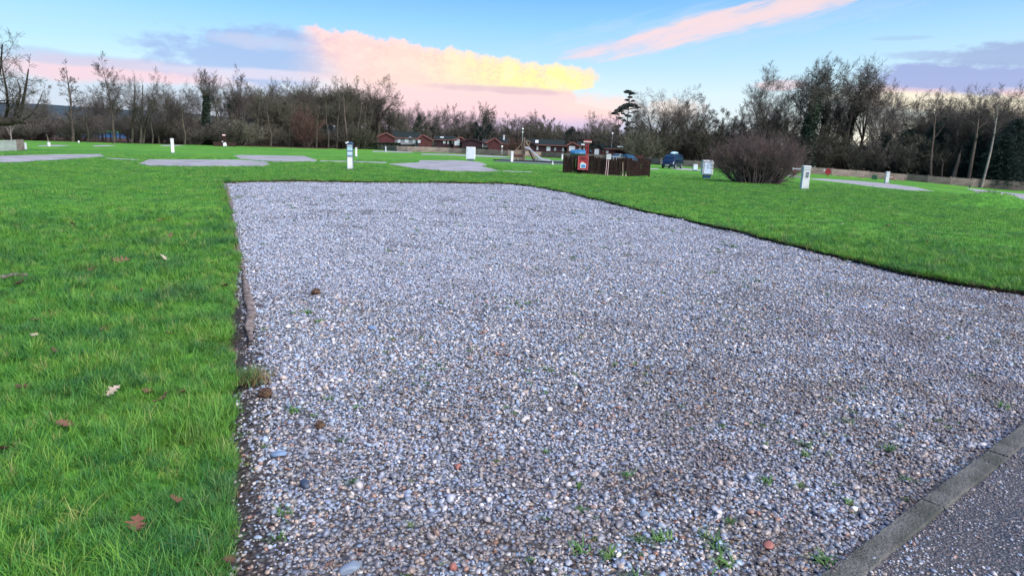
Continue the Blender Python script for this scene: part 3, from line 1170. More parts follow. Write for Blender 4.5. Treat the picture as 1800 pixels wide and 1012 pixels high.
sz[big] *= rng.uniform(1.3, 1.9, big.sum())
sz = np.minimum(sz, 0.026)
Z = np.array([pad_z(x, y) for x, y in P]) - trench_depth(P[:, 0], P[:, 1], ld) + rng.uniform(-0.2, 0.75, n) * sz
rot = np.column_stack([rng.normal(0, 0.35, n), rng.normal(0, 0.35, n), rng.uniform(0, 6.28, n)])
S = np.column_stack([sz, sz, sz * rng.uniform(0.8, 1.2, n)])
print('stones', n)
scatter('gravel', np.column_stack([P, Z]), rot, S, rng.integers(0, 12, n), stones)

# seedlings and moss coming up between the near stones
seedling = []
for sd in range(4):
    q_ = np.random.default_rng(500 + sd)
    c_ = q_.normal(0, 0.010, (26, 3)) * np.array([1, 1, 0.15]) + np.array([0, 0, 0.004])
    a_ = q_.normal(size=(26, 3)); a_ /= np.linalg.norm(a_, axis=1, keepdims=True); a_[:, 2] *= 0.4
    b_ = np.cross(a_, q_.normal(size=(26, 3))); b_ /= np.linalg.norm(b_, axis=1, keepdims=True)
    V_ = np.stack([c_ - a_ * 0.005, c_ - b_ * 0.003, c_ + a_ * 0.005, c_ + b_ * 0.003], 1).reshape(-1, 3)
    seedling.append(mesh_np('seedling', V_, np.arange(104).reshape(-1, 4), [M['weed']]))
P = sample_poly(pad_poly, lambda r: float(np.interp(r, [0, 4, 8, 14, 24], [60, 26, 8, 3, 0.8])), 24, None, 31)
w = vnoise(P, 1.4, 12.2)
P = P[rng.uniform(size=len(P)) < np.clip(0.15 + w * 2.0, 0, 1)]
n = len(P)
sz = rng.uniform(0.5, 1.5, n) * np.interp(np.hypot(P[:, 0], P[:, 1]), [0, 6, 20], [0.8, 1.1, 3.0])
Z = np.array([pad_z(x, y) for x, y in P]) + 0.010
scatter('moss_and_seedlings', np.column_stack([P, Z]), np.column_stack([np.zeros(n), np.zeros(n), rng.uniform(0, 6.28, n)]), np.column_stack([sz, sz, sz]), rng.integers(0, 4, n), seedling)

# loose stones strewn on the road and trodden over the kerb
road_near = [p for p in road_poly]
P = sample_poly(road_near, lambda r: float(np.interp(r, [0, 5, 10], [2600, 2100, 900])), 12, None, 12, az=(10, 60))
w = vnoise(P, 2.2, 6.6) + 0.8 * vnoise(P, 0.8, 2.6)
P = P[rng.uniform(size=len(P)) < np.clip(0.50 + w * 2.2, 0.14, 1)]
dk = (P - np.array(K0)) @ np.array(kn)
Pk = sample_poly(road_near, lambda r: 9000.0 if r < 9 else 3000.0, 10, None, 13, az=(10, 60))
dq = (Pk - np.array(K0)) @ np.array(kn)
Pk = Pk[((dq > 0.11) & (rng.uniform(size=len(Pk)) < 0.35 * np.exp(-(dq - 0.11) / 0.10))) | ((dq < 0.02) & (rng.uniform(size=len(Pk)) < 0.28)) | (rng.uniform(size=len(Pk)) < 0.012)]
P = np.vstack([P[(dk > 0.13) | (rng.uniform(size=len(P)) < 0.12)], Pk])
dk = (P - np.array(K0)) @ np.array(kn)
n = len(P)
sz = np.minimum(0.0028 + rng.gamma(1.5, 0.0017, n), 0.013)
Z = np.array([T(x, y) - 0.002 for x, y in P]) + np.where(dk < 0.125, KERB_TOP + 0.002, 0) + sz * 0.15
scatter('loose_road_stones', np.column_stack([P, Z]), np.column_stack([rng.normal(0, .3, n), rng.normal(0, .3, n), rng.uniform(0, 6.28, n)]),
        np.column_stack([sz, sz, sz]), rng.integers(0, 12, n), stones)


# grass: tufts of bent blades
def tuft_mesh(seed, nb, h, spread, w, mat=None, name='tuft', droop=1.0):
    r = np.random.default_rng(seed)
    V, F = [], []
    for _ in range(nb):
        a = r.uniform(0, 6.283)
        d = np.array([math.cos(a), math.sin(a), 0])
        side = np.array([-d[1], d[0], 0])
        b0 = np.array([r.normal(0, spread), r.normal(0, spread), -0.005])
        H = h * r.uniform(0.55, 1.15)
        lean = H * r.uniform(0.25, 1.15) * droop
        o = len(V)
        ww = w * r.uniform(0.7, 1.2)
        tw = r.uniform(-0.5, 0.5)
        for t in (0, 0.4, 0.75, 1.0):
            p = b0 + d * lean * t ** 1.8 + np.array([0, 0, H * (t - 0.28 * t * t * min(1.2, lean / H))])
            s = side * ww * (1 - t) ** 0.6 * 0.5 + d * tw * ww * (1 - t) * 0.4
            if t < 1:
                V += [p - s, p + s]
            else:
                V += [p - s * 0 - side * 0.0003, p + side * 0.0003]
        for k in range(3):
            F.append((o + 2 * k, o + 2 * k + 1, o + 2 * k + 3, o + 2 * k + 2))
    return mesh_np(name, V, F, [mat or M['grass']])


tufts = [tuft_mesh(100 + i, 16, 0.060 + 0.008 * (i % 3), 0.016, 0.0042) for i in range(8)]
tufts_tall = [tuft_mesh(120 + i, 22, 0.095, 0.020, 0.0048) for i in range(3)]
far_tufts = [tuft_mesh(140 + i, 26, 0.075, 0.11, 0.011, droop=0.8) for i in range(5)]
straw_tufts = [tuft_mesh(160 + i, 12, 0.045, 0.02, 0.0035, M['straw'], droop=1.5) for i in range(3)]
protos = tufts + tufts_tall + far_tufts + straw_tufts

hole = lambda P: inside(pad_poly, P) | inside(road_poly, P)
gd = lambda r: float(np.interp(r, [0, 3, 5, 8, 12, 16], [1500, 1300, 800, 420, 230, 0]))
P1 = sample_poly(None, gd, 16, None, 21, az=(-40, 47))
P1 = P1[~hole(P1)]
nz = vnoise(P1, 1.6, 2.0)
n1 = len(P1)
pick1 = np.where((rng.uniform(size=n1) < 0.22 + 0.8 * np.clip(nz, 0, 1)) , rng.integers(8, 11, n1), rng.integers(0, 8, n1))
r1 = np.hypot(P1[:, 0], P1[:, 1])
s1 = rng.uniform(0.7, 1.15, n1) * (1 + 0.35 * nz) * np.interp(r1, [0, 5, 12], [0.88, 1.05, 1.35])
# far tufts
gd2 = lambda r: float(np.interp(r, [8, 12, 20, 35, 50, 60], [0, 60, 60, 26, 8, 0]))
P2 = sample_poly(None, gd2, 60, None, 22, az=(-40, 40))
mk = hole(P2)
for _, poly in far:
    mk |= inside(poly, P2)
P2 = P2[~mk]
n2 = len(P2)
pick2 = rng.integers(11, 16, n2)
s2 = rng.uniform(0.5, 0.85, n2) * np.interp(np.hypot(P2[:, 0], P2[:, 1]), [8, 20, 50], [0.75, 1.0, 1.2])
# fringe hanging over the pad edge
fr = []
for i in range(len(free_line) - 1):
    (xa, ya), (xb, yb) = free_line[i], free_line[i + 1]
    L = math.hypot(xb - xa, yb - ya)
    k = int(L * (95 if math.hypot(xa, ya) < 12 else 34) * max(0.15, 1 + 1.6 * noise.noise((xa * 1.7, ya * 1.7, 2.0)))) + 1
    nx, ny = (yb - ya) / max(L, 1e-6), -(xb - xa) / max(L, 1e-6)
    for _ in range(k):
        t = rng.uniform()
        q = rng.uniform(-0.05, 0.012 + 0.05 * max(0, noise.noise((xa * 2.5, ya * 2.5, 9.0))))
        fr.append((xa + (xb - xa) * t + nx * q, ya + (yb - ya) * t + ny * q))
P3 = np.array(fr)
P3 = P3[np.hypot(P3[:, 0], P3[:, 1]) > 1.0]
n3 = len(P3)
pick3 = np.where(rng.uniform(size=n3) < 0.24, rng.integers(16, 19, n3), rng.integers(0, 8, n3))
s3 = rng.uniform(0.6, 1.1, n3) * np.interp(np.hypot(P3[:, 0], P3[:, 1]), [0, 8, 25], [0.8, 1.1, 1.9])
PA = np.vstack([P1, P2, P3])
n = len(PA)
Z = np.array([T(x, y) for x, y in PA])
sa = np.concatenate([s1, s2, s3])
pa = np.concatenate([pick1, pick2, pick3])
rot = np.column_stack([rng.normal(0, 0.16, n), rng.normal(0, 0.16, n), rng.uniform(0, 6.28, n)])
print('tufts', n)
scatter('grass', np.column_stack([PA, Z]), rot, np.column_stack([sa, sa, sa * rng.uniform(0.8, 1.2, n)]), pa, protos)

# ------------------------------------------------------------------ trees
def unit(a):
    return a / np.maximum(np.linalg.norm(a, axis=-1, keepdims=True), 1e-9)


class Lvl:
    """m branches of n segments: pts (m, n+1, 3), r0 (m,), taper"""
    def __init__(self, pts, r0, L, tip=0.25):
        self.pts, self.r0, self.L, self.tip = pts, r0, L, tip

    def rad_at(self, t):
        return self.r0 * (1 - (1 - self.tip) * t)


def grow(r, p0, d, L, n, gn, trop, r0, tip=0.25, droop=0.0):
    m = len(p0)
    pts = np.zeros((m, n + 1, 3))
    pts[:, 0] = p0
    d = unit(d)
    step = (L / n)[:, None]
    for i in range(n):
        d = unit(d + r.normal(0, gn, (m, 3)) + np.array([0, 0, trop]) - np.array([0, 0, droop * (i / n)]))
        pts[:, i + 1] = pts[:, i] + d * step
    return Lvl(pts, r0, L, tip)


def children(r, par, k, tmin, tmax, ang, ratio, n, gn, trop, rr=0.55, shape=0.5, tip=0.25, droop=0.0, angsd=0.2, end=True):
    m, n1, _ = par.pts.shape
    seg = n1 - 1
    t = (tmin + (tmax - tmin) * (np.arange(k)[None] + r.uniform(0, 1, (m, k))) / k)
    if end:
        t[:, -1] = 1.0
    f = t * seg
    i = np.minimum(f.astype(int), seg - 1)
    fr = (f - i)[..., None]
    mi = np.arange(m)[:, None]
    p = par.pts[mi, i] * (1 - fr) + par.pts[mi, i + 1] * fr
    d = unit(par.pts[mi, i + 1] - par.pts[mi, i])
    rv = r.normal(size=d.shape)
    perp = unit(rv - (rv * d).sum(-1, keepdims=True) * d)
    a = np.clip(r.normal(ang, angsd, t.shape), 0.1, 2.2)
    if end:
        a[:, -1] *= 0.3
    a = a[..., None]
    nd = d * np.cos(a) + perp * np.sin(a)
    L = par.L[:, None] * ratio * (1 - shape * t) * r.uniform(0.7, 1.15, t.shape)
    rad0 = par.rad_at(t.T).T if np.ndim(par.r0) == 0 else par.r0[:, None] * (1 - (1 - par.tip) * t)
    r0 = np.minimum(rad0 * rr * (L / L.max()) ** 0.4, rad0 * 0.95)
    return grow(r, p.reshape(-1, 3), nd.reshape(-1, 3), L.ravel(), n, gn, trop, r0.ravel(), tip, droop)


def tubes(levels_sides):
    V, F, o = [], [], 0
    for lv, s in levels_sides:
        m, n1, _ = lv.pts.shape
        d = unit(lv.pts[:, -1] - lv.pts[:, 0])
        ref = np.where(np.abs(d[:, 2:3]) > 0.9, np.array([[1.0, 0, 0]]), np.array([[0, 0, 1.0]]))
        u = unit(np.cross(d, ref))
        v = np.cross(d, u)
        t = np.arange(n1) / (n1 - 1)
        R = lv.r0[:, None] * (1 - (1 - lv.tip) * t)[None]
        a = 2 * np.pi * np.arange(s) / s
        ring = u[:, None, None] * np.cos(a)[None, None, :, None] + v[:, None, None] * np.sin(a)[None, None, :, None]
        P = lv.pts[:, :, None] + ring * R[:, :, None, None]
        V.append(P.reshape(-1, 3))
        bi = (np.arange(m) * n1 * s)[:, None, None] + (np.arange(n1 - 1) * s)[None, :, None]
        k = np.arange(s)[None, None]
        k2 = (k + 1) % s
        F.append(np.stack([bi + k, bi + k2, bi + s + k2, bi + s + k], -1).reshape(-1, 4) + o)
        o += m * n1 * s
    return np.vstack(V), np.vstack(F)


def ribbons(r, levels, wmin):
    V, F, o = [], [], 0
    for lv in levels:
        m, n1, _ = lv.pts.shape
        d = unit(lv.pts[:, -1] - lv.pts[:, 0])
        rv = r.normal(size=d.shape)
        s = unit(rv - (rv * d).sum(-1, keepdims=True) * d)
        t = np.arange(n1) / (n1 - 1)
        W = np.maximum(lv.r0[:, None] * (1 - (1 - lv.tip) * t)[None], wmin * (1 - 0.6 * t)[None])
        P = np.stack([lv.pts - s[:, None] * W[..., None], lv.pts + s[:, None] * W[..., None]], 2)
        V.append(P.reshape(-1, 3))
        bi = (np.arange(m) * n1 * 2)[:, None] + (np.arange(n1 - 1) * 2)[None]
        F.append(np.stack([bi, bi + 1, bi + 3, bi + 2], -1).reshape(-1, 4) + o)
        o += m * n1 * 2
    return np.vstack(V), np.vstack(F)


def leaf_quads(r, P, size, flat=0.0):
    m = len(P)
    a = unit(r.normal(size=(m, 3)) * np.array([1, 1, 1 - flat]))
    b = unit(np.cross(a, r.normal(size=(m, 3))))
    s = (size * r.uniform(0.6, 1.3, m))[:, None]
    Q = np.stack([P - a * s, P - b * s * 0.6, P + a * s, P + b * s * 0.6], 1)
    return Q.reshape(-1, 3), np.arange(m * 4).reshape(-1, 4)


def along(r, lv, n, spread):
    """random points round the branches of a level"""
    m, n1, _ = lv.pts.shape
    w = np.repeat(lv.L, 1)
    w = w / w.sum()
    mi = r.choice(m, n, p=w)
    f = r.uniform(0, n1 - 1, n)
    i = np.minimum(f.astype(int), n1 - 2)
    fr = (f - i)[:, None]
    p = lv.pts[mi, i] * (1 - fr) + lv.pts[mi, i + 1] * fr
    g_ = unit(r.normal(size=(n, 3))) * (r.uniform(0.1, 1, n) ** 0.6)[:, None]
    return p + g_ * spread * (1 - 0.5 * (f / (n1 - 1)))[:, None] * np.array([1, 1, 1.1])


H0 = 12.0     # every prototype is about this tall and is scaled when placed
PROTO = {}


def finish(key, trunk_levels, twig_levels, bark, twig, r, wmin, extra=None):
    """trunk mesh + crown mesh (+ foliage mesh); normalised to height 1 above the ground"""
    tv, tf = tubes(trunk_levels)
    cv_, cf_ = ribbons(r, twig_levels, wmin)
    top_ = max(tv[:, 2].max(), np.quantile(cv_[:, 2], 0.998))
    hw = np.quantile(np.hypot(cv_[:, 0], cv_[:, 1]), 0.96)
    data = {'trunk': mesh_np('trunk_' + key, tv, tf, [bark], smooth=True), 'crown': mesh_np('crown_' + key, cv_, cf_, [twig])}
    if extra is not None:
        ev, ef, em, nm = extra
        top_ = max(top_, ev[:, 2].max())
        data[nm] = mesh_np(nm + '_' + key, ev, ef, [em])
    PROTO[key] = (data, top_, hw)


def broad(key, seed, bark, twig, trunk_f=0.3, k1=11, ang=0.75, ratio1=0.62, gn=0.13, trop=0.05, k2=8, k3=8, k4=8, k5=3, wmin=0.011, stems=1, r0=0.30,
          shape1=0.45, lead=0.52, ivy=0, ivy_top=0.7, ivy_spread=0.8, ivy_limbs=0.3, leaves=0):
    r = np.random.default_rng(seed)
    a = r.uniform(0, 6.28, stems)
    d0 = np.column_stack([np.cos(a) * 0.22 * (stems > 1), np.sin(a) * 0.22 * (stems > 1), np.ones(stems)])
    L0 = grow(r, np.zeros((stems, 3)) + np.array([0, 0, -0.3]), d0, np.full(stems, H0 * lead), 9, 0.05, 0.03, np.full(stems, r0), 0.12)
    L1 = children(r, L0, k1, trunk_f, 0.98, ang, ratio1, 7, gn, trop, 0.55, shape1)
    L2 = children(r, L1, k2, 0.25, 1.0, 0.7, 0.55, 5, gn, trop, 0.55, 0.45)
    L3 = children(r, L2, k3, 0.2, 1.0, 0.7, 0.55, 3, gn, trop, 0.55, 0.4)
    L4 = children(r, L3, k4, 0.15, 1.0, 0.7, 0.6, 2, gn, 0.03, 0.6, 0.3)
    tw = [L3, L4]
    if k5:
        tw.append(children(r, L4, k5, 0.2, 1.0, 0.6, 0.65, 1, gn, 0.0, 0.7, 0.2))
    extra = None
    if ivy:
        n0 = int(ivy * (1 - ivy_limbs))
        P = along(r, L0, n0 * 2, ivy_spread)
        P = P[P[:, 2] < H0 * ivy_top][:n0]
        P1 = along(r, L1, int(ivy * ivy_limbs), ivy_spread * 0.8)
        P = np.vstack([P, P1])
        P = P[P[:, 2] > 0.1]
        ev, ef = leaf_quads(r, P, 0.13)
        extra = (ev, ef, M['ivy'], 'ivy')
    if leaves:
        P = along(r, L2, leaves, 0.35)
        ev, ef = leaf_quads(r, P, 0.07)
        extra = (ev, ef, twig, 'seed_clusters')
    finish(key, [(L0, 8), (L1, 5), (L2, 4)], tw, bark, twig, r, wmin, extra)


broad('oak', 1, M['bark'], M['twig'], 0.34, 11, 0.80, 0.92, 0.15, 0.015, k2=8, k3=7, k4=6, k5=3, wmin=0.008)
broad('oak_wide', 2, M['bark'], M['twig'], 0.36, 12, 0.85, 1.00, 0.15, 0.02, k2=9, k3=8, k4=6, k5=3, lead=0.46, wmin=0.007, r0=0.46, shape1=0.2)
broad('olive', 3, M['bark_olive'], M['twig_olive'], 0.22, 13, 0.75, 0.85, 0.14, 0.02, k4=7, k5=3, wmin=0.012)
broad('olive_many', 4, M['bark_olive'], M['twig_olive'], 0.20, 9, 0.7, 0.80, 0.15, 0.02, k3=7, k4=6, k5=2, stems=3, wmin=0.014, r0=0.2)
broad('tall', 5, M['bark'], M['twig'], 0.32, 20, 0.85, 0.34, 0.14, 0.05, k2=7, k3=6, k4=5, k5=2, r0=0.24, lead=0.85, wmin=0.010)
broad('spire', 6, M['bark'], M['twig'], 0.22, 30, 0.95, 0.26, 0.13, 0.06, k2=6, k3=6, k4=5, k5=2, r0=0.20, shape1=0.75, lead=0.92, wmin=0.009)
broad('round', 7, M['bark'], M['twig'], 0.24, 13, 0.62, 0.95, 0.10, 0.03, k2=8, k3=8, k4=6, k5=3, wmin=0.0065, stems=2, r0=0.18, shape1=0.3)
broad('vase', 8, M['bark'], M['twig_pale'], 0.30, 15, 0.62, 0.80, 0.08, 0.05, k4=6, k5=3, wmin=0.007, r0=0.20, lead=0.66, shape1=0.45)
broad('multi', 17, M['bark'], M['twig'], 0.26, 8, 0.60, 0.72, 0.13, 0.03, k2=8, k3=7, k4=5, k5=3, wmin=0.006, stems=4, r0=0.26, shape1=0.3, lead=0.60)
broad('round_olive', 18, M['bark_olive'], M['twig_olive'], 0.30, 13, 0.60, 0.90, 0.10, 0.03, k2=8, k3=8, k4=6, k5=3, wmin=0.009, stems=2, r0=0.20, shape1=0.3)
broad('dome', 19, M['bark'], M['twig'], 0.38, 13, 0.66, 0.85, 0.11, 0.03, k2=8, k3=8, k4=6, k5=3, wmin=0.0075, r0=0.24, shape1=0.25, lead=0.56)
broad('birch', 9, M['bark_pale'], M['twig_pale'], 0.30, 16, 0.6, 0.40, 0.10, 0.03, k4=6, k5=2, wmin=0.008, r0=0.12, lead=0.8)
broad('ivy_tree', 10, M['bark'], M['twig'], 0.34, 12, 0.65, 0.85, 0.12, 0.03, k4=6, k5=3, ivy=5200, ivy_top=0.70, ivy_spread=1.1, ivy_limbs=0.22, wmin=0.008)
broad('ivy_column', 11, M['bark'], M['twig'], 0.50, 13, 0.62, 0.75, 0.12, 0.05, k4=7, k5=3, ivy=6500, ivy_top=0.62, ivy_spread=1.2, ivy_limbs=0.06, lead=0.66, wmin=0.008)
broad('alder', 12, M['bark'], M['twig'], 0.40, 14, 1.0, 0.42, 0.16, 0.04, k4=5, k5=0, leaves=4200, wmin=0.011, r0=0.2, shape1=0.2, lead=0.85)
broad('ivy_slim', 16, M['bark'], M['twig'], 0.36, 12, 0.65, 0.72, 0.14, 0.04, k4=6, k5=3, ivy=3200, ivy_top=0.62, ivy_spread=0.7, ivy_limbs=0.22, lead=0.62, wmin=0.008)


def thicket(key, seed, bark, twig, stems=26, spread=1.0, k2=7, k3=7, k4=6, r0=0.06, wmin=0.012, Ls=1.0, ang=0.55):
    """many stems from one stool; about H0 / 3 tall before scaling"""
    r = np.random.default_rng(seed)
    a = r.uniform(0, 6.28, stems)
    q = r.uniform(0.0, 1, stems) ** 0.7
    rb = q * spread * 0.45
    p0 = np.column_stack([np.cos(a) * rb, np.sin(a) * rb, np.full(stems, -0.05)])
    d0 = np.column_stack([np.cos(a) * q * 1.1, np.sin(a) * q * 1.1, np.ones(stems)])
    L = (4.0 - 1.0 * q) * Ls * r.uniform(0.8, 1.1, stems)
    L1 = grow(r, p0, d0, L, 7, 0.10, 0.06, np.full(stems, r0) * r.uniform(0.6, 1.3, stems), 0.25)
    L2 = children(r, L1, k2, 0.18, 1.0, ang, 0.55, 4, 0.14, 0.08, 0.6, 0.4)
    L3 = children(r, L2, k3, 0.15, 1.0, ang, 0.6, 3, 0.14, 0.06, 0.6, 0.35)
    L4 = children(r, L3, k4, 0.15, 1.0, ang, 0.7, 1, 0.14, 0.04, 0.7, 0.2)
    finish(key, [(L1, 5)], [L2, L3, L4], bark, twig, r, wmin)


thicket('scrub', 21, M['bark_olive'], M['twig_olive'], stems=22, spread=2.6, wmin=0.016)
thicket('scrub_brown', 22, M['bark'], M['twig'], stems=22, spread=2.6, wmin=0.016)
thicket('scrub_red', 23, M['bark'], M['twig_red'], stems=26, spread=1.6, wmin=0.013)
thicket('scrub_pale', 24, M['bark_olive'], M['twig_olive'], stems=24, spread=2.0, wmin=0.012)


def conifer(key, seed, mat, H=12.0, base_w=2.6, n=46, bare=0.08, taper=1.0):
    r = np.random.default_rng(seed)
    L0 = grow(r, np.zeros((1, 3)) + np.array([0, 0, -0.3]), np.array([[0, 0, 1.0]]), np.array([H]), 8, 0.01, 0.05, np.array([0.2]), 0.1)
    h = np.linspace(bare, 0.98, n)
    k = 9
    hh = np.repeat(h, k) + r.normal(0, 0.008, n * k)
    a = r.uniform(0, 6.28, n * k)
    L = base_w * (1 - hh) ** (0.75 * taper) * r.uniform(0.7, 1.15, n * k) + 0.15
    p0 = np.column_stack([np.zeros(n * k), np.zeros(n * k), hh * H])
    d = np.column_stack([np.cos(a), np.sin(a), np.full(n * k, 0.15)])
    B = grow(r, p0, d, L, 4, 0.08, 0.0, np.full(n * k, 0.02), 0.4, droop=0.25)
    tw = children(r, B, 9, 0.1, 1.0, 0.8, 0.35, 2, 0.1, 0.0, 0.8, 0.4, droop=0.2)
    P = along(r, B, 6500, 0.3)
    ev, ef = leaf_quads(r, P, 0.13, 0.4)
    finish(key, [(L0, 7)], [B, tw], M['bark'], mat, r, 0.03, (ev, ef, mat, 'foliage'))


conifer('conifer', 31, M['needle'])
conifer('conifer_fat', 32, M['needle'], base_w=4.2, taper=0.7)


def cedar(key, seed):
    r = np.random.default_rng(seed)
    H = 12.0
    L0 = grow(r, np.array([[0, 0, -0.3], [-1.5, 0.3, -0.3]]), np.array([[0, 0, 1.0], [-0.03, 0, 1.0]]), np.array([H, H * 0.72]), 8, 0.008, 0.05, np.array([0.16, 0.13]), 0.25)
    plates = [(-0.2, 0, 0.975, 0.85, 0.7, 0.20), (0.5, 0, 0.955, 0.75, 0.6, 0.16), (0.25, 0, 0.90, 0.55, 0.5, 0.12), (-0.3, 0, 0.86, 0.5, 0.5, 0.10), (0.9, 0, 0.85, 0.45, 0.4, 0.1),
              (0.9, 0, 0.79, 1.1, 0.9, 0.22), (0.0, 0, 0.785, 1.2, 0.9, 0.24), (-0.9, 0, 0.75, 1.1, 0.9, 0.26), (-1.7, 0, 0.705, 1.0, 0.8, 0.22), (-2.5, 0, 0.665, 0.8, 0.7, 0.18), (1.9, 0, 0.76, 0.6, 0.5, 0.14), (1.5, 0, 0.70, 0.6, 0.5, 0.10)]
    for _q in range(22):
        plates.append((r.uniform(-2.2, 1.9), r.uniform(-0.5, 0.5), r.uniform(0.30, 0.68), r.uniform(0.3, 0.65), 0.5, r.uniform(0.08, 0.2)))
    P, bp, bd, bl = [], [], [], []
    for cx, cy, f, rx, ry, rz_ in plates:
        m = int(640 * rx * ry)
        q = r.normal(size=(m, 3))
        q = unit(q) * (r.uniform(0, 1, m) ** 0.45)[:, None]
        z = f * H + q[:, 2] * rz_ * 1.5 - 0.22 * (np.abs(q[:, 0]) ** 2) * rx * 0.5
        P.append(np.column_stack([cx + q[:, 0] * rx, cy + q[:, 1] * ry, z]))
        for _ in range(4):
            tx0 = 0.0 if cx > -1.2 or f > 0.72 else -1.55
            e = np.array([cx + r.uniform(-0.8, 0.8) * rx, cy + r.uniform(-0.7, 0.7) * ry, f * H - 0.05])
            s = np.array([tx0, 0, f * H - 0.25 - 0.25 * abs(e[0] - tx0) * 0.3])
            bp.append(s)
            bd.append(e - s)
            bl.append(np.linalg.norm(e - s))
    P = np.vstack(P)
    B = grow(r, np.array(bp), np.array(bd), np.array(bl), 4, 0.06, 0.0, np.full(len(bp), 0.05), 0.3)
    ev, ef = leaf_quads(r, P, 0.12, 0.6)
    tw = children(r, B, 8, 0.3, 1, 0.7, 0.3, 2, 0.1, 0.03, 0.6, 0.3)
    finish(key, [(L0, 7), (B, 4)], [tw], M['bark'], M['cedar'], r, 0.015, (ev, ef, M['cedar'], 'foliage'))


cedar('cedar', 33)
PROTO_USED = {}


def place_tree(key, px, row, dist, label, cat='tree', group=None, name='bare_tree', wide=1.0, rz=None, z_extra=0.0, seed=[0]):
    """the crown top is seen at (px,row), at ground distance dist"""
    data, hh, hw = PROTO[key]
    if px > 1440:
        dist += 8
    P, h = at(px, row, dist)
    s = h / hh
    seed[0] += 1
    rz = rz if rz is not None else (seed[0] * 2.39996) % 6.283
    o = thing(name, label, cat, P, rz, group)
    o.scale = (s * wide, s * wide, s)
    for part in data:
        c = bpy.data.objects.new(part, data[part])
        COL.objects.link(c)
        c.parent = o
    return o


# --- left hand side, beyond the far pitches
GL = 'bare trees along the far left edge'
place_tree('spire', 113, 101, 118, 'slim bare tree with a pointed top, first tall one right of the pale fence', group=GL, wide=1.15)
place_tree('tall', 187, 92, 112, 'tallest bare tree on the left, its dark trunk leaning beside a round twiggy crown', group=GL, wide=0.95)
place_tree('round', 241, 121, 118, 'rounded twiggy bare tree just right of the tallest one on the left', group=GL, wide=1.05)
place_tree('round', 291, 134, 122, 'lower rounded bare tree between the twiggy crown and the ivy-clad tree', group=GL, wide=0.95)
place_tree('ivy_column', 353, 122, 122, 'bare tree smothered in dark ivy, just left of the tall lamp post', group=GL, wide=0.80, name='ivy_clad_tree')
place_tree('tall', 412, 112, 138, 'tall knotty bare tree rising above the left end of the dense wood', group=GL, wide=0.7)
for px, row, d, k in ((28, 168, 140, 'dome'), (75, 160, 150, 'round'), (152, 152, 150, 'round'), (172, 150, 140, 'dome'), (270, 150, 140, 'dome'), (312, 152, 150, 'round')):
    place_tree(k, px, row, d, 'lower bare tree filling in behind the taller ones on the far left', group='lower bare trees on the far left')

# --- the dense wood
GW = 'bare trees massed in the wood left of the chalets'
wood = [(384, 148, 150, 'dome'), (400, 140, 160, 'round'), (428, 140, 150, 'dome'), (455, 138, 158, 'round'), (474, 140, 148, 'dome'), (494, 138, 156, 'round_olive'), (514, 136, 150, 'round'),
        (534, 140, 146, 'dome'), (550, 144, 158, 'round_olive'), (566, 141, 150, 'round_olive'), (586, 139, 148, 'round_olive'), (604, 137, 144, 'round_olive'), (622, 137, 150, 'round_olive'), (642, 150, 147, 'round_olive'), (656, 172, 150, 'olive'),
        (690, 178, 150, 'round_olive'), (598, 162, 136, 'round_olive'), (560, 168, 138, 'round_olive'), (500, 170, 140, 'olive_many'), (440, 166, 142, 'dome'), (412, 156, 146, 'ivy_slim'), (522, 160, 142, 'olive'), (622, 176, 139, 'olive'), (470, 160, 140, 'olive_many'),
        (544, 156, 162, 'dome'), (610, 152, 160, 'dome'), (486, 150, 162, 'dome'), (450, 152, 164, 'dome')]
for i, (px, row, d, k) in enumerate(wood):
    place_tree(k, px, row, d, 'grey-olive bare tree crowded into the dense wood left of the chalets', group=GW, wide=0.95)
place_tree('oak_wide', 664, 129, 146, 'big oak with a domed bare crown at the right end of the dense wood', name='oak_tree', wide=0.92, rz=1.0)
place_tree('scrub_red', 535, 182, 131, 'reddish leafless bush standing out in front of the dense wood', cat='shrub', name='shrub', wide=0.62)

# --- behind the chalets
GC = 'hazy bare trees behind the chalets'
for i, (px, row, d, k, w) in enumerate([(705, 196, 190, 'oak', 1), (722, 184, 185, 'round', .9), (733, 177, 180, 'vase', .9), (752, 192, 190, 'oak', 1), (770, 188, 185, 'round', .9), (786, 182, 180, 'vase', .9), (800, 182, 175, 'alder', 0.8),
        (816, 188, 185, 'round', .9), (832, 196, 185, 'oak', .9), (877, 200, 185, 'round', .9), (893, 196, 185, 'alder', .8), (912, 202, 180, 'oak', .9), (926, 198, 185, 'round', .9), (941, 192, 180, 'vase', 1), (957, 202, 175, 'olive', .9), (972, 207, 170, 'olive', .9), (985, 219, 170, 'scrub', 1),
        (1022, 224, 170, 'oak', .9), (745, 205, 160, 'olive', 1), (780, 212, 160, 'scrub_brown', 1.2), (815, 214, 160, 'scrub', 1.2), (870, 214, 160, 'scrub_brown', 1.2), (900, 214, 158, 'olive', 1), (925, 216, 155, 'olive_many', 1), (950, 214, 150, 'olive', 1.1), (715, 214, 150, 'olive', 1)]):
    place_tree(k, px, row, d, 'thin greyish bare tree in the belt behind the chalets', group=GC, wide=w)
place_tree('ivy_tree', 850, 178, 165, 'dark ivy-hung tree with a domed top, tallest behind the middle chalets', name='ivy_clad_tree', wide=0.75)
GE = 'dark evergreens behind the chalets'
for px, row, d, w in ((737, 202, 165, .8), (731, 216, 160, 1.1), (760, 222, 158, 1.2), (837, 214, 158, 1.0), (844, 222, 154, 1.3), (861, 218, 156, 1.2), (1006, 222, 150, 1.2), (998, 230, 150, 1.2), (1018, 231, 155, 1.2)):
    place_tree('conifer_fat', px, row, d, 'small dark evergreen close behind the red-brown chalets', cat='tree', group=GE, name='evergreen_tree', wide=w)

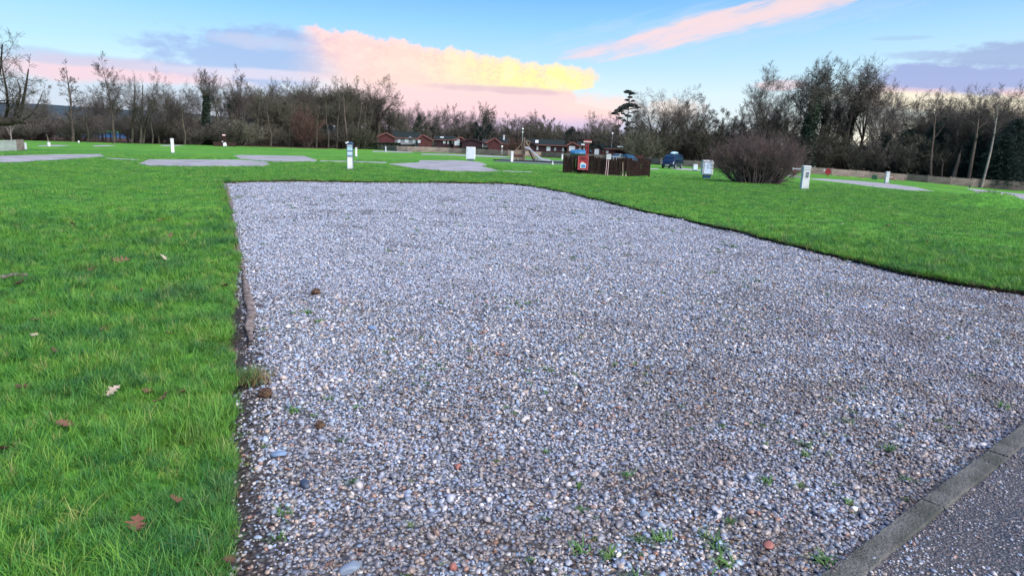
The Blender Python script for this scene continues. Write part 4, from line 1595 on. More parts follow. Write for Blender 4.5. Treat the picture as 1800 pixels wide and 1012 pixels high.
# --- centre right
place_tree('spire', 1037, 194, 150, 'thin pointed bare sapling beside the squat oak behind the red post', wide=0.8)
place_tree('oak_wide', 1053, 196, 140, 'squat bare oak with a dark forked trunk behind the red post', name='oak_tree', wide=0.85)
place_tree('birch', 1078, 192, 138, 'pale slender birch just left of the flat-topped cedar', name='birch_tree', wide=0.8)
place_tree('cedar', 1106, 158, 145, 'tall cedar with flat dark tiers of foliage and bare lower trunks', name='cedar_tree', rz=0.12, wide=0.92)
place_tree('multi', 1168, 150, 124, 'broad bare tree with thick twisting limbs right of the cedar', wide=1.05, rz=2.2)
place_tree('oak', 1140, 178, 135, 'lower bare tree tucked between the cedar and the broad bare tree', wide=0.7)
place_tree('alder', 1250, 164, 125, 'alder with tufted top over the white cabinet', name='alder_tree', wide=0.85)
place_tree('alder', 1296, 178, 122, 'dark tufted alder between the first alder and the tall vase-shaped tree', name='alder_tree', wide=0.75)
place_tree('alder', 1318, 172, 125, 'narrow tufted alder close left of the tall vase-shaped tree', name='alder_tree', wide=0.6)
place_tree('vase', 1357, 109, 120, 'tall pale vase-shaped bare tree above the round willow bush', wide=1.15)
GR = 'bare trees along the right hand fence'
for px, row, d, k, w in ((1390, 150, 134, 'round', 1.0), (1338, 182, 125, 'olive', 1), (1210, 178, 135, 'olive', 1), (1225, 186, 130, 'oak', 1), (1275, 190, 130, 'olive', 1.1), (1372, 186, 124, 'olive', 1), (1120, 200, 140, 'olive', 1),
        (1468, 118, 132, 'multi', .9), (1600, 165, 130, 'round', 1.), (1655, 153, 128, 'vase', .85), (1685, 176, 130, 'dome', .9), (1705, 164, 125, 'round', .9),
        (1722, 150, 120, 'dome', .8), (1748, 165, 118, 'round', .9), (1776, 147, 115, 'dome', .95), (1625, 166, 126, 'dome', .9), (1702, 156, 122, 'multi', .9), (1762, 152, 120, 'vase', 1.0), (1672, 160, 128, 'round', .9), (1805, 156, 112, 'round', 1.0), (1822, 150, 112, 'round', .9), (1545, 165, 125, 'dome', .9)):
    place_tree(k, px, row, d, 'bare twiggy tree in the belt behind the right hand fence', group=GR, wide=w)
place_tree('ivy_column', 1440, 97, 118, 'tall bare tree with a dark ivy column trunk, right of the willow bush', name='ivy_clad_tree', wide=0.95, rz=0.6)
place_tree('ivy_slim', 1458, 128, 121, 'slimmer ivy-clad tree touching the tall ivy column', name='ivy_clad_tree', wide=0.7)
place_tree('ivy_slim', 1505, 112, 120, 'tall ivy-spotted bare tree left of the highest crown on the right', name='ivy_clad_tree', wide=0.95)
place_tree('dome', 1538, 97, 122, 'highest bare crown on the right, with open twigs against the blue sky', wide=0.95)
place_tree('vase', 1572, 138, 118, 'leaning bare tree at the right edge of the tallest group', wide=0.85)
for px, row, d, w in ((1650, 214, 116, 1.3), (1666, 205, 120, 1.0), (1790, 208, 108, 1.2), (1770, 232, 106, 1.3), (1560, 232, 118, 1.4), (1600, 226, 120, 1.4), (1725, 228, 112, 1.2)):
    place_tree('conifer_fat', px, row, d, 'dark evergreen mass under the bare trees on the right', group='dark evergreens on the right', name='evergreen_tree', wide=w)

# --- scrub under the trees, all the way along
GS = 'leafless scrub under the trees'
rs = np.random.default_rng(5)
for px in range(-60, 420, 19):
    for d0, row in ((124, 212), (134, 200)):
        if any(a <= px <= b for a, b in ((88, 114), (146, 190), (196, 232), (264, 292))):
            place_tree('dome', px + rs.uniform(-6, 6), row - 8 + rs.uniform(-5, 8), d0 + rs.uniform(-4, 4), 'lower bare tree filling in behind the taller ones on the far left', group='lower bare trees on the far left', wide=1.5)
            continue
        place_tree('scrub_brown' if rs.uniform() < 0.6 else 'scrub', px + rs.uniform(-8, 8), row + rs.uniform(-5, 8), d0 + rs.uniform(-4, 4), 'brown leafless scrub bush massed under the trees', cat='shrub', group=GS, name='scrub_bush', wide=1.5)
for px in range(405, 720, 23):
    place_tree('scrub' if rs.uniform() < 0.7 else 'scrub_brown', px + rs.uniform(-7, 7), 220 + rs.uniform(-9, 9), (134 if px < 640 else 152) + rs.uniform(-3, 6), 'brown leafless scrub bush massed under the trees', cat='shrub', group=GS, name='scrub_bush', wide=1.25)
for px in range(720, 1040, 17):
    place_tree('scrub' if rs.uniform() < 0.5 else 'scrub_brown', px + rs.uniform(-7, 7), 226 + rs.uniform(-5, 5), 158 + rs.uniform(-3, 6), 'brown leafless scrub bush massed under the trees', cat='shrub', group=GS, name='scrub_bush', wide=1.35)
for px in range(1040, 1440, 21):
    place_tree('scrub' if rs.uniform() < 0.5 else 'scrub_brown', px + rs.uniform(-7, 7), 217 + rs.uniform(-10, 8), 122 + rs.uniform(-3, 8), 'brown leafless scrub bush massed under the trees', cat='shrub', group=GS, name='scrub_bush', wide=1.15)
for px in range(1440, 1860, 24):
    place_tree('scrub' if rs.uniform() < 0.6 else 'scrub_brown', px + rs.uniform(-7, 7), 236 + rs.uniform(-12, 12), 116 + rs.uniform(-3, 8), 'brown leafless scrub bush massed under the trees', cat='shrub', group=GS, name='scrub_bush', wide=1.1)
place_tree('scrub_pale', 1133, 226, 112, 'rounded olive bush behind the parked vehicles, left of the blue van', cat='shrub', name='shrub', wide=1.1)
place_tree('scrub_red', 904, 240, 118, 'reddish leafless bush between the red gabled chalet and the lamp post', cat='shrub', name='shrub', wide=1.15)

# far thin woodland behind everything that fills the lowest gaps
rw = np.random.default_rng(8)
nW = 26000
azs = rw.uniform(-46, 46, nW)
rr = rw.uniform(150, 185, nW)
rr = np.where(azs > 5, rr - 12, rr)
hN = np.array([noise.noise((a * 0.5, 3.3, 0)) for a in azs])
hs = (5.2 + 2.2 * hN + np.where(azs < -16, 1.0, 0.0)) * rw.uniform(0.35, 1.0, nW)
x, y = rr * np.sin(np.radians(azs)), rr * np.cos(np.radians(azs))
z0 = np.array([T(a, b) for a, b in zip(x, y)])
lift = rw.uniform(0, 1, nW) * hs * 0.6
base_ = np.column_stack([x, y, z0 + lift - 0.3])
dirs = unit(np.column_stack([rw.normal(0, 0.35, nW), rw.normal(0, 0.35, nW), np.ones(nW)]))
B = grow(rw, base_, dirs, hs * 0.55, 2, 0.2, 0.0, np.full(nW, 0.05), 0.4)
keepm = ~((azs > -34.5) & (azs < -25.5) & ((lift < 2.6) | (rw.uniform(size=nW) < 0.3)))
B = Lvl(B.pts[keepm], B.r0[keepm], B.L[keepm], B.tip)
wv, wf = ribbons(rw, [B], 0.05)
wl = link('distant_woodland', mesh_np('distant_woodland', wv, wf, [M['twig']]), kind='stuff')


# the leaning tree that reaches in from outside the left edge
def reaching_tree():
    r = np.random.default_rng(77)
    d0 = 62
    base, _ = at(-75, 150, d0)
    tip, h = at(44, 212, d0 - 2)
    rootP = np.array(base)
    def w(px, row, dd=0):
        q, hh = at(px, row, d0 + dd)
        return np.array([q.x, q.y, q.z + hh])
    spine = np.array([[rootP, w(-66, 236), w(-50, 222), w(-25, 216), w(-5, 213), w(12, 214), w(28, 212), w(43, 214)]]) - rootP
    L0 = Lvl(spine, np.array([0.62]), np.array([8.0]), 0.35)
    ups = []
    for x0, pts_ in ((30, [(30, 211), (38, 190), (43, 165), (47, 143), (50, 122)]), (22, [(22, 213), (28, 196), (33, 178), (36, 158), (30, 140)]), (8, [(8, 214), (14, 190), (12, 160), (6, 130), (0, 100)]),
                     (-10, [(-10, 214), (-6, 180), (-4, 150), (2, 110), (4, 78)]), (-30, [(-30, 217), (-28, 180), (-22, 140), (-18, 110), (-14, 80)]), (38, [(38, 213), (52, 204), (62, 192), (70, 176), (76, 160)])):
        ups.append([w(a, b_, r.uniform(-1.2, 1.2)) - rootP for a, b_ in pts_])
    ups = np.array(ups)
    LU = Lvl(ups, np.array([0.13, 0.11, 0.11, 0.12, 0.12, 0.07]), np.array([4.2, 4.0, 5.5, 6.5, 6.5, 3.2]), 0.3)
    L2 = children(r, LU, 9, 0.15, 1, 0.9, 0.42, 6, 0.16, 0.03, 0.5, 0.4)
    L3 = children(r, L2, 8, 0.15, 1, 0.75, 0.55, 4, 0.16, 0.03, 0.55, 0.4)
    L4 = children(r, L3, 7, 0.15, 1, 0.7, 0.6, 3, 0.15, 0.0, 0.6, 0.3)
    L5 = children(r, L4, 4, 0.2, 1, 0.6, 0.6, 1, 0.15, 0.0, 0.6, 0.3)
    tv, tf = tubes([(L0, 9), (LU, 6), (L2, 4)])
    cv_, cf_ = ribbons(r, [L3, L4, L5], 0.006)
    o = thing('bare_tree', 'near bare tree reaching in over the pale fence on one heavy low limb', 'tree', tuple(rootP))
    link('trunk', mesh_np('trunk_reaching', tv, tf, [M['bark_dark']], smooth=True), o)
    link('crown', mesh_np('crown_reaching', cv_, cf_, [M['twig']]), o)


reaching_tree()


# trunks that stand out against the dark on the right
def leaning_trunk(label, pts_, d0, r0, mat, twigs=True, seed=0):
    r = np.random.default_rng(seed)
    if pts_[0][0] > 1440:
        d0 += 12
    q = []
    for (a, b_) in pts_:
        p, hh = at(a, b_, d0)
        q.append(np.array([p.x, p.y, p.z + hh]))
    root = np.array([q[0][0], q[0][1], T(q[0][0], q[0][1])])
    q[0] = root - np.array([0, 0, 0.1])
    L0 = Lvl(np.array([q]) - root, np.array([r0]), np.array([np.linalg.norm(q[-1] - q[0])]), 0.4)
    L1 = children(r, L0, 5 if twigs else 2, 0.5, 1, 0.7, 0.25, 4, 0.14, 0.06, 0.5, 0.3)
    L2 = children(r, L1, 6, 0.2, 1, 0.7, 0.5, 3, 0.14, 0.06, 0.5, 0.3)
    L3 = children(r, L2, 6, 0.2, 1, 0.7, 0.5, 2, 0.14, 0.06, 0.5, 0.3)
    tv, tf = tubes([(L0, 8), (L1, 4)])
    cv_, cf_ = ribbons(r, [L2, L3], 0.010)
    o = thing('bare_tree', label, 'tree', tuple(root))
    link('trunk', mesh_np('trunk_leaning', tv, tf, [mat], smooth=True), o)
    link('crown', mesh_np('crown_leaning', cv_, cf_, [M['twig']]), o)


M['bark_pink'] = simple('pinkish_bark', (0.115, 0.085, 0.075), 0.85, (0.07, 0.053, 0.047), 2.5, 0.3, 12, spec=0.15)
leaning_trunk('pale upright trunk behind the fence, straight above the last pedestal on the right', [(1637, 316), (1636, 285), (1638, 262), (1641, 240), (1643, 215), (1645, 196)], 104, 0.20, M['bark_pink'], seed=1)
leaning_trunk('short broken snag beside the pale upright trunk behind the fence', [(1656, 315), (1656, 297), (1658, 285), (1655, 279)], 104, 0.13, M['bark_pink'], False, 2)
leaning_trunk('thick leaning stump with a sawn top behind the right hand fence', [(1674, 316), (1679, 300), (1684, 284), (1687, 270)], 102, 0.32, M['bark_pink'], False, 3)
leaning_trunk('brown leaning trunk between the sawn stump and the pale leaning trunk', [(1702, 320), (1706, 295), (1712, 262), (1717, 232), (1720, 208)], 101, 0.26, M['bark_pink'], seed=4)
leaning_trunk('pale slender trunk leaning strongly right behind the fence', [(1726, 322), (1734, 296), (1741, 268), (1747, 238), (1751, 212), (1754, 192)], 99, 0.17, M['bark_pale'], seed=5)
leaning_trunk('thin grey trunk rising behind the fence close right of the pale leaning one', [(1738, 322), (1744, 300), (1750, 270), (1756, 240)], 104, 0.10, M['bark_pink'], seed=6)
leaning_trunk('stout brown trunk under the ivy-spotted tree on the right', [(1480, 308), (1483, 280), (1488, 250), (1494, 215), (1499, 190)], 115, 0.34, M['bark_pink'], seed=7)
leaning_trunk('pale trunk standing at the front of the dense wood', [(610, 256), (609, 235), (607, 215), (605, 196), (604, 170)], 131, 0.22, M['bark_pink'], seed=8)


for i_, (xb, xt, yt, rr0, d_) in enumerate(((432, 430, 185, .16, 131), (452, 455, 178, .14, 133), (476, 470, 182, .18, 130), (508, 512, 176, .15, 132), (556, 560, 185, .15, 130), (577, 573, 175, .13, 131), (592, 596, 170, .2, 132),
                                              (628, 634, 178, .17, 131), (640, 643, 186, .12, 133), (648, 655, 190, .13, 134), (386, 380, 180, .18, 128), (325, 320, 185, .12, 118), (268, 264, 175, .12, 116), (155, 150, 190, .14, 118), (232, 236, 150, .22, 117), (247, 250, 150, .18, 117))):
    nm_ = 'foreground trunk of the dense wood' if xb > 400 else 'trunk of the far left tree belt'
    leaning_trunk('slender lichened %s, %s counted from the left' % (nm_, ['first', 'second', 'third', 'fourth', 'fifth', 'sixth', 'seventh', 'eighth', 'ninth', 'tenth'][sorted([432, 452, 476, 508, 556, 577, 592, 628, 640, 648] if xb > 400 else [386, 325, 268, 155, 232, 247]).index(xb)]),
                  [(xb, 255), (xb + 1, 238), ((xb + xt) / 2 - 1, 218), (xt, 200), (xt + (xt - xb) * 0.3, yt)], d_, rr0, M['bark_olive'], seed=60 + i_)


# the big round bush on the lawn
def big_bush():
    r = np.random.default_rng(99)
    c = G(1331, 322.5)
    u = mpp(c)
    o = thing('willow_bush', 'large round leafless purple-grey bush with fanning stems on the lawn', 'bush', c)
    o.scale = (1.0, 0.62, 1.0)
    stems = 150
    a = r.uniform(0, 6.283, stems)
    q = r.uniform(0.02, 1, stems) ** 0.55
    rb = q * 40 * u
    p0 = np.column_stack([np.cos(a) * rb, np.sin(a) * rb * 0.8, np.full(stems, -0.05)])
    d0 = np.column_stack([np.cos(a) * q * 0.96, np.sin(a) * q * 0.96, np.full(stems, 1.0)])
    L = u * (84 - 16 * q) * r.uniform(0.66, 1.0, stems)
    L1 = grow(r, p0, d0, L, 8, 0.10, 0.045, r.uniform(0.02, 0.055, stems), 0.2)
    L2 = children(r, L1, 9, 0.36, 1, 0.60, 0.48, 5, 0.12, 0.03, 0.55, 0.35)
    L3 = children(r, L2, 6, 0.15, 1, 0.6, 0.6, 3, 0.12, 0.03, 0.6, 0.3)
    L4 = children(r, L3, 4, 0.2, 1, 0.55, 0.7, 2, 0.12, 0.03, 0.6, 0.2)
    tv, tf = tubes([(L1, 6)])
    link('stems', mesh_np('bush_stems', tv, tf, [M['bush_stem']], smooth=True), o)
    cv_, cf_ = ribbons(r, [L2, L3, L4], 0.0055)
    link('crown', mesh_np('bush_crown', cv_, cf_, [M['bush_twig']]), o)
    # low limbs lying out over the grass
    k = 9
    a = np.array([3.2, 2.9, 3.4, 0.1, -0.2, 5.0, 4.3, 0.4, 3.9])
    p0 = np.column_stack([np.cos(a) * 30 * u, np.sin(a) * 22 * u, np.full(k, 0.03)])
    d0 = np.column_stack([np.cos(a), np.sin(a), r.uniform(0.15, 0.5, k)])
    LL = grow(r, p0, d0, r.uniform(30, 46, k) * u, 7, 0.12, 0.03, r.uniform(0.03, 0.055, k), 0.3)
    tv, tf = tubes([(LL, 6)])
    link('low_limbs', mesh_np('low_limbs', tv, tf, [M['bush_stem']], smooth=True), o)
    # dark inner mass of dead wood and old ivy
    P = r.normal(size=(7000, 3))
    P = unit(P) * (r.uniform(0, 1, 7000) ** 0.4)[:, None] * np.array([46 * u, 32 * u, 34 * u])
    P = P[P[:, 2] > -0.3 * u]
    P[:, 2] += 2 * u
    P[:, 0] *= 0.72 + 0.012 * P[:, 2] / u
    ev, ef = leaf_quads(r, P, 0.07)
    link('dead_wood', mesh_np('dead_wood', ev, ef, [M['dead']]), o)
    # litter ring
    lv_, lf_ = [(0, 0, 0)], []
    for i in range(40):
        t = i / 40 * 6.283
        k_ = 1 + 0.18 * noise.noise((math.cos(t) * 2, math.sin(t) * 2, 0))
        lv_.append((math.cos(t) * 52 * u * k_, math.sin(t) * 46 * u * k_, 0))
    lv_ = [(x_, y_, T(c.x + x_, c.y + y_) - c.z + 0.012) for x_, y_, _ in lv_]
    lf_ = [(0, 1 + i, 1 + (i + 1) % 40) for i in range(40)]
    lo = link('leaf_litter', mesh_np('leaf_litter', lv_, lf_, [M['litter']]), None, c, kind='stuff')


big_bush()

# ------------------------------------------------------------------ local frames facing the camera's azimuth
class Frame:
    """a vertical plane at ground point P; pt() gives the local place seen at a photograph pixel"""
    def __init__(self, P, turn=0.0):
        self.P = Vector(P)
        self.az = math.atan2(P[0], P[1])
        self.rz = -self.az
        self.n = np.array([math.sin(self.az), math.cos(self.az)])
        self.t = np.array([math.cos(self.az), -math.sin(self.az)])
        self.u = mpp(P)

    def pt(self, px, row, dy=0.0):
        d = ray(px, row)
        D = float(self.P.x * self.n[0] + self.P.y * self.n[1]) + dy
        k = D / (d[0] * self.n[0] + d[1] * self.n[1])
        w = d * k
        off = np.array([w[0] - self.P.x, w[1] - self.P.y])
        return (float(off @ self.t), dy, float(CAM_H + w[2] - self.P.z))

    def thing(self, name, label, cat, group=None):
        return thing(name, label, cat, self.P, self.rz, group)


# ------------------------------------------------------------------ kerb
kp0 = K0 - kd * 0.35
jt = Vector(G(1619, 879)[:2])
s_j = (jt - K0).dot(kd)
KL = 0.915
s0 = s_j - KL * math.ceil((s_j + 1.2) / KL)
kt = thing('kerb', 'mossy concrete kerb of butted edging slabs between the gravel pitch and the road', 'kerb', (K0.x, K0.y, 0))
ang_k = math.atan2(kd.y, kd.x)
i = 0
kmesh = None
while s0 + i * KL < (KB - K0).dot(kd):
    a = s0 + i * KL
    mid = K0 + kd * (a + KL / 2) + kn * 0.052
    m_ = MB()
    nn = 30
    vs, fs = [], []
    rk = np.random.default_rng(300 + i)
    prof = [(-0.052, -0.15), (-0.052, -0.001), (-0.046, 0.006), (0.046, 0.006), (0.052, -0.001), (0.052, -0.15)]
    for q in range(nn + 1):
        x_ = (q / nn - 0.5) * (KL - 0.008)
        for (yy, zz) in prof:
            vs.append((x_, yy + rk.normal(0, 0.0016) + 0.004 * noise.noise((q * 0.5, yy * 30, i * 3.1)), zz + rk.normal(0, 0.0012) - (0.004 if zz > -0.1 and rk.uniform() < 0.08 else 0)))
    k_ = len(prof)
    for q in range(nn):
        for w in range(k_ - 1):
            fs.append((q * k_ + w, (q + 1) * k_ + w, (q + 1) * k_ + w + 1, q * k_ + w + 1))
    fs += [tuple(range(k_)), tuple(range(nn * k_, nn * k_ + k_))[::-1]]
    m_.add(vs, fs)
    ob = m_.obj('edging_slab', M['concrete'], kt)
    ob.location = (mid.x - K0.x, mid.y - K0.y, T(mid.x, mid.y) + KERB_TOP + rk.uniform(0.0, 0.004))
    ob.rotation_euler = (rk.normal(0, 0.01), rk.normal(0, 0.004), ang_k + rk.normal(0, 0.004))
    i += 1


# ------------------------------------------------------------------ service pedestals
def pedestal(px, base, top, wpx, label, mat='white_plastic', group='white service pedestals on the pitches', sockets=False, turn=0.25, cap='flat', bands=False, depthk=0.9):
    P = G(px, base)
    F = Frame(P)
    h = F.pt(px, top)[2]
    w = wpx * F.u
    d = w * depthk
    o = thing('service_pedestal', label, 'pedestal', P, F.rz + turn, group)
    b = MB()
    t_ = 0.94
    hb = h * (0.94 if cap else 1)
    vs = [(-w / 2, -d / 2, -0.05), (w / 2, -d / 2, -0.05), (w / 2, d / 2, -0.05), (-w / 2, d / 2, -0.05),
          (-w / 2 * t_, -d / 2 * t_, hb), (w / 2 * t_, -d / 2 * t_, hb), (w / 2 * t_, d / 2 * t_, hb), (-w / 2 * t_, d / 2 * t_, hb)]
    b.add(vs, [(0, 3, 2, 1), (4, 5, 6, 7), (0, 1, 5, 4), (1, 2, 6, 5), (2, 3, 7, 6), (3, 0, 4, 7)])
    b.obj('body', M[mat], o, bevel=w * 0.06)
    if cap:
        c = MB().prism([(-w * 0.53, h * 0.90), (w * 0.53, h * 0.90), (w * 0.53, h * 0.96), (w * 0.42, h), (-w * 0.48, h), (-w * 0.53, h * 0.97)], -d * 0.53, d * 0.53)
        c.obj('cap', M['dark_blue' if bands else mat], o, bevel=w * 0.05)
    if sockets:
        for zz in (0.70, 0.58):
            MB().box(-w * 0.02, w * 0.30, -d / 2 * 0.98 - 0.03, -d / 2 * 0.94, h * zz - w * 0.17, h * zz + w * 0.15).obj('socket', M['grey_plastic'], o)
            MB().box(w * 0.02, w * 0.26, -d / 2 * 0.98 - 0.045, -d / 2 * 0.98 - 0.025, h * zz - w * 0.12, h * zz + w * 0.03).obj('socket_cover', M['black'], o)
        MB().box(-w * 0.44, w * 0.44, -d / 2 - 0.012, -d / 2 * 0.95, h * 0.83, h * 0.84).obj('door_seam', M['grey_plastic'], o)
    if bands:
        # meter windows and printed bands on the upper half
        rows = [(0.93, 0.90, 'dark_blue'), (0.89, 0.865, 'white_plastic'), (0.855, 0.835, 'teal_print'), (0.83, 0.79, 'sky_print'), (0.77, 0.69, 'sky_print'), (0.68, 0.65, 'dark_blue'),
                (0.64, 0.58, 'panel_blue'), (0.57, 0.51, 'sky_print'), (0.50, 0.47, 'dark_blue')]
        for z1, z0_, mm in rows:
            yy = -d / 2 * (1 - 0.06 * z0_)
            MB().box(-w * 0.40, w * 0.40, yy - 0.012, yy + 0.01, h * z0_, h * z1).obj('label_band' if mm != 'sky_print' else 'meter_window', M[mm], o)
        for s_ in (-1, 1):
            MB().box(s_ * w * 0.46 - 0.01, s_ * w * 0.46 + 0.01, -d / 2 - 0.005, d / 2 * 0.9, 0.02, h * 0.93).obj('side_trim', M['dark_blue'], o)
        MB().prism([(-w * 0.75, h * 0.985), (-w * 0.15, h * 1.03), (-w * 0.15, h * 0.99), (-w * 0.55, h * 0.93)], -d * 0.62, -d * 0.35).obj('cable_hook', M['white_plastic'], o)
    MB().box(-w * 0.56, w * 0.56, -d * 0.56, d * 0.56, -0.06, 0.03).obj('base_plate', M['dark_blue' if mat == 'white_plastic' else 'galv'], o)
    return o


pedestal(303.8, 269, 243.5, 5.4, 'lone white pedestal far off on the left lawn below the round-crowned trees', turn=0.1)
pedestal(615.7, 297.5, 250, 10.6, 'banded blue and white meter pedestal standing at the far edge of the gravel pitch', bands=True, turn=-0.05)
pedestal(626, 275.6, 259.5, 3.6, 'small white pedestal just behind the banded meter pedestal')
pedestal(678, 267.5, 257.5, 2.2, 'tiny grey pedestal in front of the fence, below the first chalet', mat='grey_plastic')
pedestal(899.5, 285, 266, 4.6, 'white pedestal at the left end of the playground log wall')
pedestal(988, 281, 271, 2.8, 'small white pedestal peeping out left of the brushwood enclosure')
pedestal(1413, 332.5, 291, 12.5, 'nearest white pedestal with two sockets, right of the round bush', sockets=True, turn=0.30)
pedestal(1558, 322, 301.5, 6.0, 'white pedestal by the right hand fence with a red hose beside it', turn=0.35)
pedestal(45.5, 263.5, 251, 3.6, 'short white pedestal at the open end of the pale fence', turn=0.2)
pedestal(138.5, 251.5, 247.5, 2.4, 'tiny white marker far off beneath the trees on the left', cap='')
pedestal(345.5, 251.5, 243.5, 1.6, 'thin grey post with a white head, under the ivy-clad tree', mat='grey_plastic')


# red hose reel and arm beside the nearest pedestal
def hose_things():
    F = Frame(G(1411, 333))
    o = F.thing('standpipe_arm', 'white arm sticking out left of the nearest pedestal', 'bracket')
    a, b = F.pt(1394, 296.6), F.pt(1408, 297.2)
    MB().bar(a, b, 1.5 * F.u).obj('arm', M['white_plastic'], o)
    MB().bar(F.pt(1394.5, 294.5), F.pt(1394, 299), 1.4 * F.u).obj('end_bracket', M['white_plastic'], o)
    F = Frame(G(1396, 308))
    o = F.thing('fire_bucket', 'small red bucket seen below the white arm of the nearest pedestal', 'bucket')
    r_ = 3.0 * F.u
    x0, _, z0 = F.pt(1396, 307.5)
    z1 = F.pt(1396, 300)[2]
    MB().lathe([(r_ * 0.75, max(z0, 0)), (r_ * 0.8, 0.02), (r_, z1), (r_ * 0.85, z1)], 12, (x0, 0, 0)).obj('body', M['red'], o, smooth=True)
    MB().bar((x0 - r_, 0, z1), (x0, 0, z1 + r_ * 1.2), 0.05).bar((x0 + r_, 0, z1), (x0, 0, z1 + r_ * 1.2), 0.05).obj('handle', M['red'], o)
    # red reel near the fence
    F = Frame(G(1455, 311))
    o = F.thing('fire_hose_reel', 'round red fire hose reel with a white disc standing before the right hand fence', 'hose reel')
    c = F.pt(1455.5, 301.5)
    rr_ = 5.2 * F.u
    m = MB()
    n = 18
    vs = [(c[0] + rr_ * math.cos(t), y, c[2] + rr_ * math.sin(t)) for y in (-0.25, 0.25) for t in [2 * math.pi * k / n for k in range(n)]]
    m.add(vs, [tuple(range(n)), tuple(range(n, 2 * n))[::-1]] + [(k, n + k, n + (k + 1) % n, (k + 1) % n) for k in range(n)])
    m.obj('drum', M['red'], o)
    a = F.pt(1449.5, 299)
    MB().box(a[0] - 1.6 * F.u, a[0] + 1.4 * F.u, -0.5, -0.42, a[2] - 1.8 * F.u, a[2] + 1.8 * F.u).obj('notice', M['white_plastic'], o)
    MB().box(c[0] - rr_ * 0.25, c[0] - rr_ * 0.05, -0.1, 0.1, -0.05, c[2]).obj('leg', M['red'], o)
    MB().box(c[0] + rr_ * 0.25, c[0] + rr_ * 0.4, -0.1, 0.1, -0.05, c[2]).obj('leg', M['red'], o)
    # red hose by the fourth pedestal
    F = Frame(G(1565, 319))
    o = F.thing('red_hose_coil', 'coil of red hose on a pale bracket beside the far right pedestal', 'hose')
    c = F.pt(1566, 313.5)
    for k, (dx, rz_) in enumerate(((0, 2.9), (0.6, 2.2))):
        m = MB()
        n, q = 16, 6
        R_, r_ = rz_ * F.u, 0.8 * F.u
        vs = [(c[0] + dx * F.u + (R_ + r_ * math.cos(b)) * math.cos(a) * 1.15, r_ * math.sin(b) * 1.5 + k * 0.1, c[2] + (R_ + r_ * math.cos(b)) * math.sin(a) * 0.75) for a in [2 * math.pi * i / n for i in range(n)] for b in [2 * math.pi * j / q for j in range(q)]]
        m.add(vs, [(i * q + j, ((i + 1) % n) * q + j, ((i + 1) % n) * q + (j + 1) % q, i * q + (j + 1) % q) for i in range(n) for j in range(q)])
        m.obj('coil', M['red'], o, smooth=True)
    MB().bar((c[0] - 3 * F.u, -0.05, c[2] + 1.5 * F.u), (c[0] + 3 * F.u, -0.05, c[2] + 2.0 * F.u), 0.1).obj('bracket', M['pink_white'], o)
    MB().bar((c[0], 0, -0.05), (c[0], 0, c[2]), 0.1).obj('post', M['galv'], o)


hose_things()


# ------------------------------------------------------------------ cabinets
def cabinet(px, base, top, wpx, label, foot=0.12, panel=True, turn=0.0, dk=0.45, name='utility_cabinet'):
    P = G(px, base)
    F = Frame(P)
    h = F.pt(px, top)[2]
    w = wpx * F.u
    d = w * dk
    o = thing(name, label, 'cabinet', P, F.rz + turn, 'white utility cabinets on the lawn')
    f = h * foot
    MB().box(-w / 2, w / 2, -d / 2, d / 2, f, h).obj('body', M['white_plastic'], o, bevel=0.04)
    MB().box(-w * 0.33, w * 0.33, -d * 0.4, d * 0.4, -0.05, f + 0.02).obj('plinth', M['dark_blue'], o)
    if panel:
        fr = [(-0.36, -0.33), (0.33, 0.36)]
        MB().box(-w * 0.36, w * 0.36, -d / 2 - 0.02, -d / 2 + 0.01, f + h * 0.08, h * 0.90).obj('door', M['panel_blue'], o, bevel=0.01)
        for a, b in fr:
            MB().box(w * a, w * b, -d / 2 - 0.035, -d / 2 + 0.01, f + h * 0.05, h * 0.93).obj('door_frame', M['white_plastic'], o)
        MB().box(-w * 0.38, w * 0.38, -d / 2 - 0.035, -d / 2 + 0.01, h * 0.90, h * 0.93).obj('door_frame', M['grey_plastic'], o)
        MB().box(-w * 0.38, w * 0.38, -d / 2 - 0.035, -d / 2 + 0.01, f + h * 0.05, f + h * 0.08).obj('door_frame', M['grey_plastic'], o)
    else:
        MB().box(-w * 0.38, w * 0.38, -d / 2 - 0.02, -d / 2 + 0.01, f + h * 0.05, h * 0.92).obj('door', M['panel_pale'], o, bevel=0.02)
        MB().box(-w * 0.03, w * 0.03, -d / 2 - 0.05, -d / 2, h * 0.88, h * 0.92).obj('catch', M['grey_plastic'], o)
    return o


M['panel_pale'] = simple('pale_lilac_door', (0.52, 0.55, 0.70), 0.4, (0.48, 0.51, 0.66), 3)
cabinet(827.2, 282.5, 258.5, 16.5, 'white cabinet with a pale lilac door and dark plinth, before the middle chalets', panel=False, foot=0.09)
cabinet(1241.5, 313.5, 281.5, 19, 'tall white cabinet with a framed blue door, left of the round bush', turn=0.30, foot=0.20, dk=0.5)
cabinet(1221.5, 300.5, 289, 8.5, 'small white cabinet between the blue van and the tall cabinet', turn=0.25, foot=0.10)


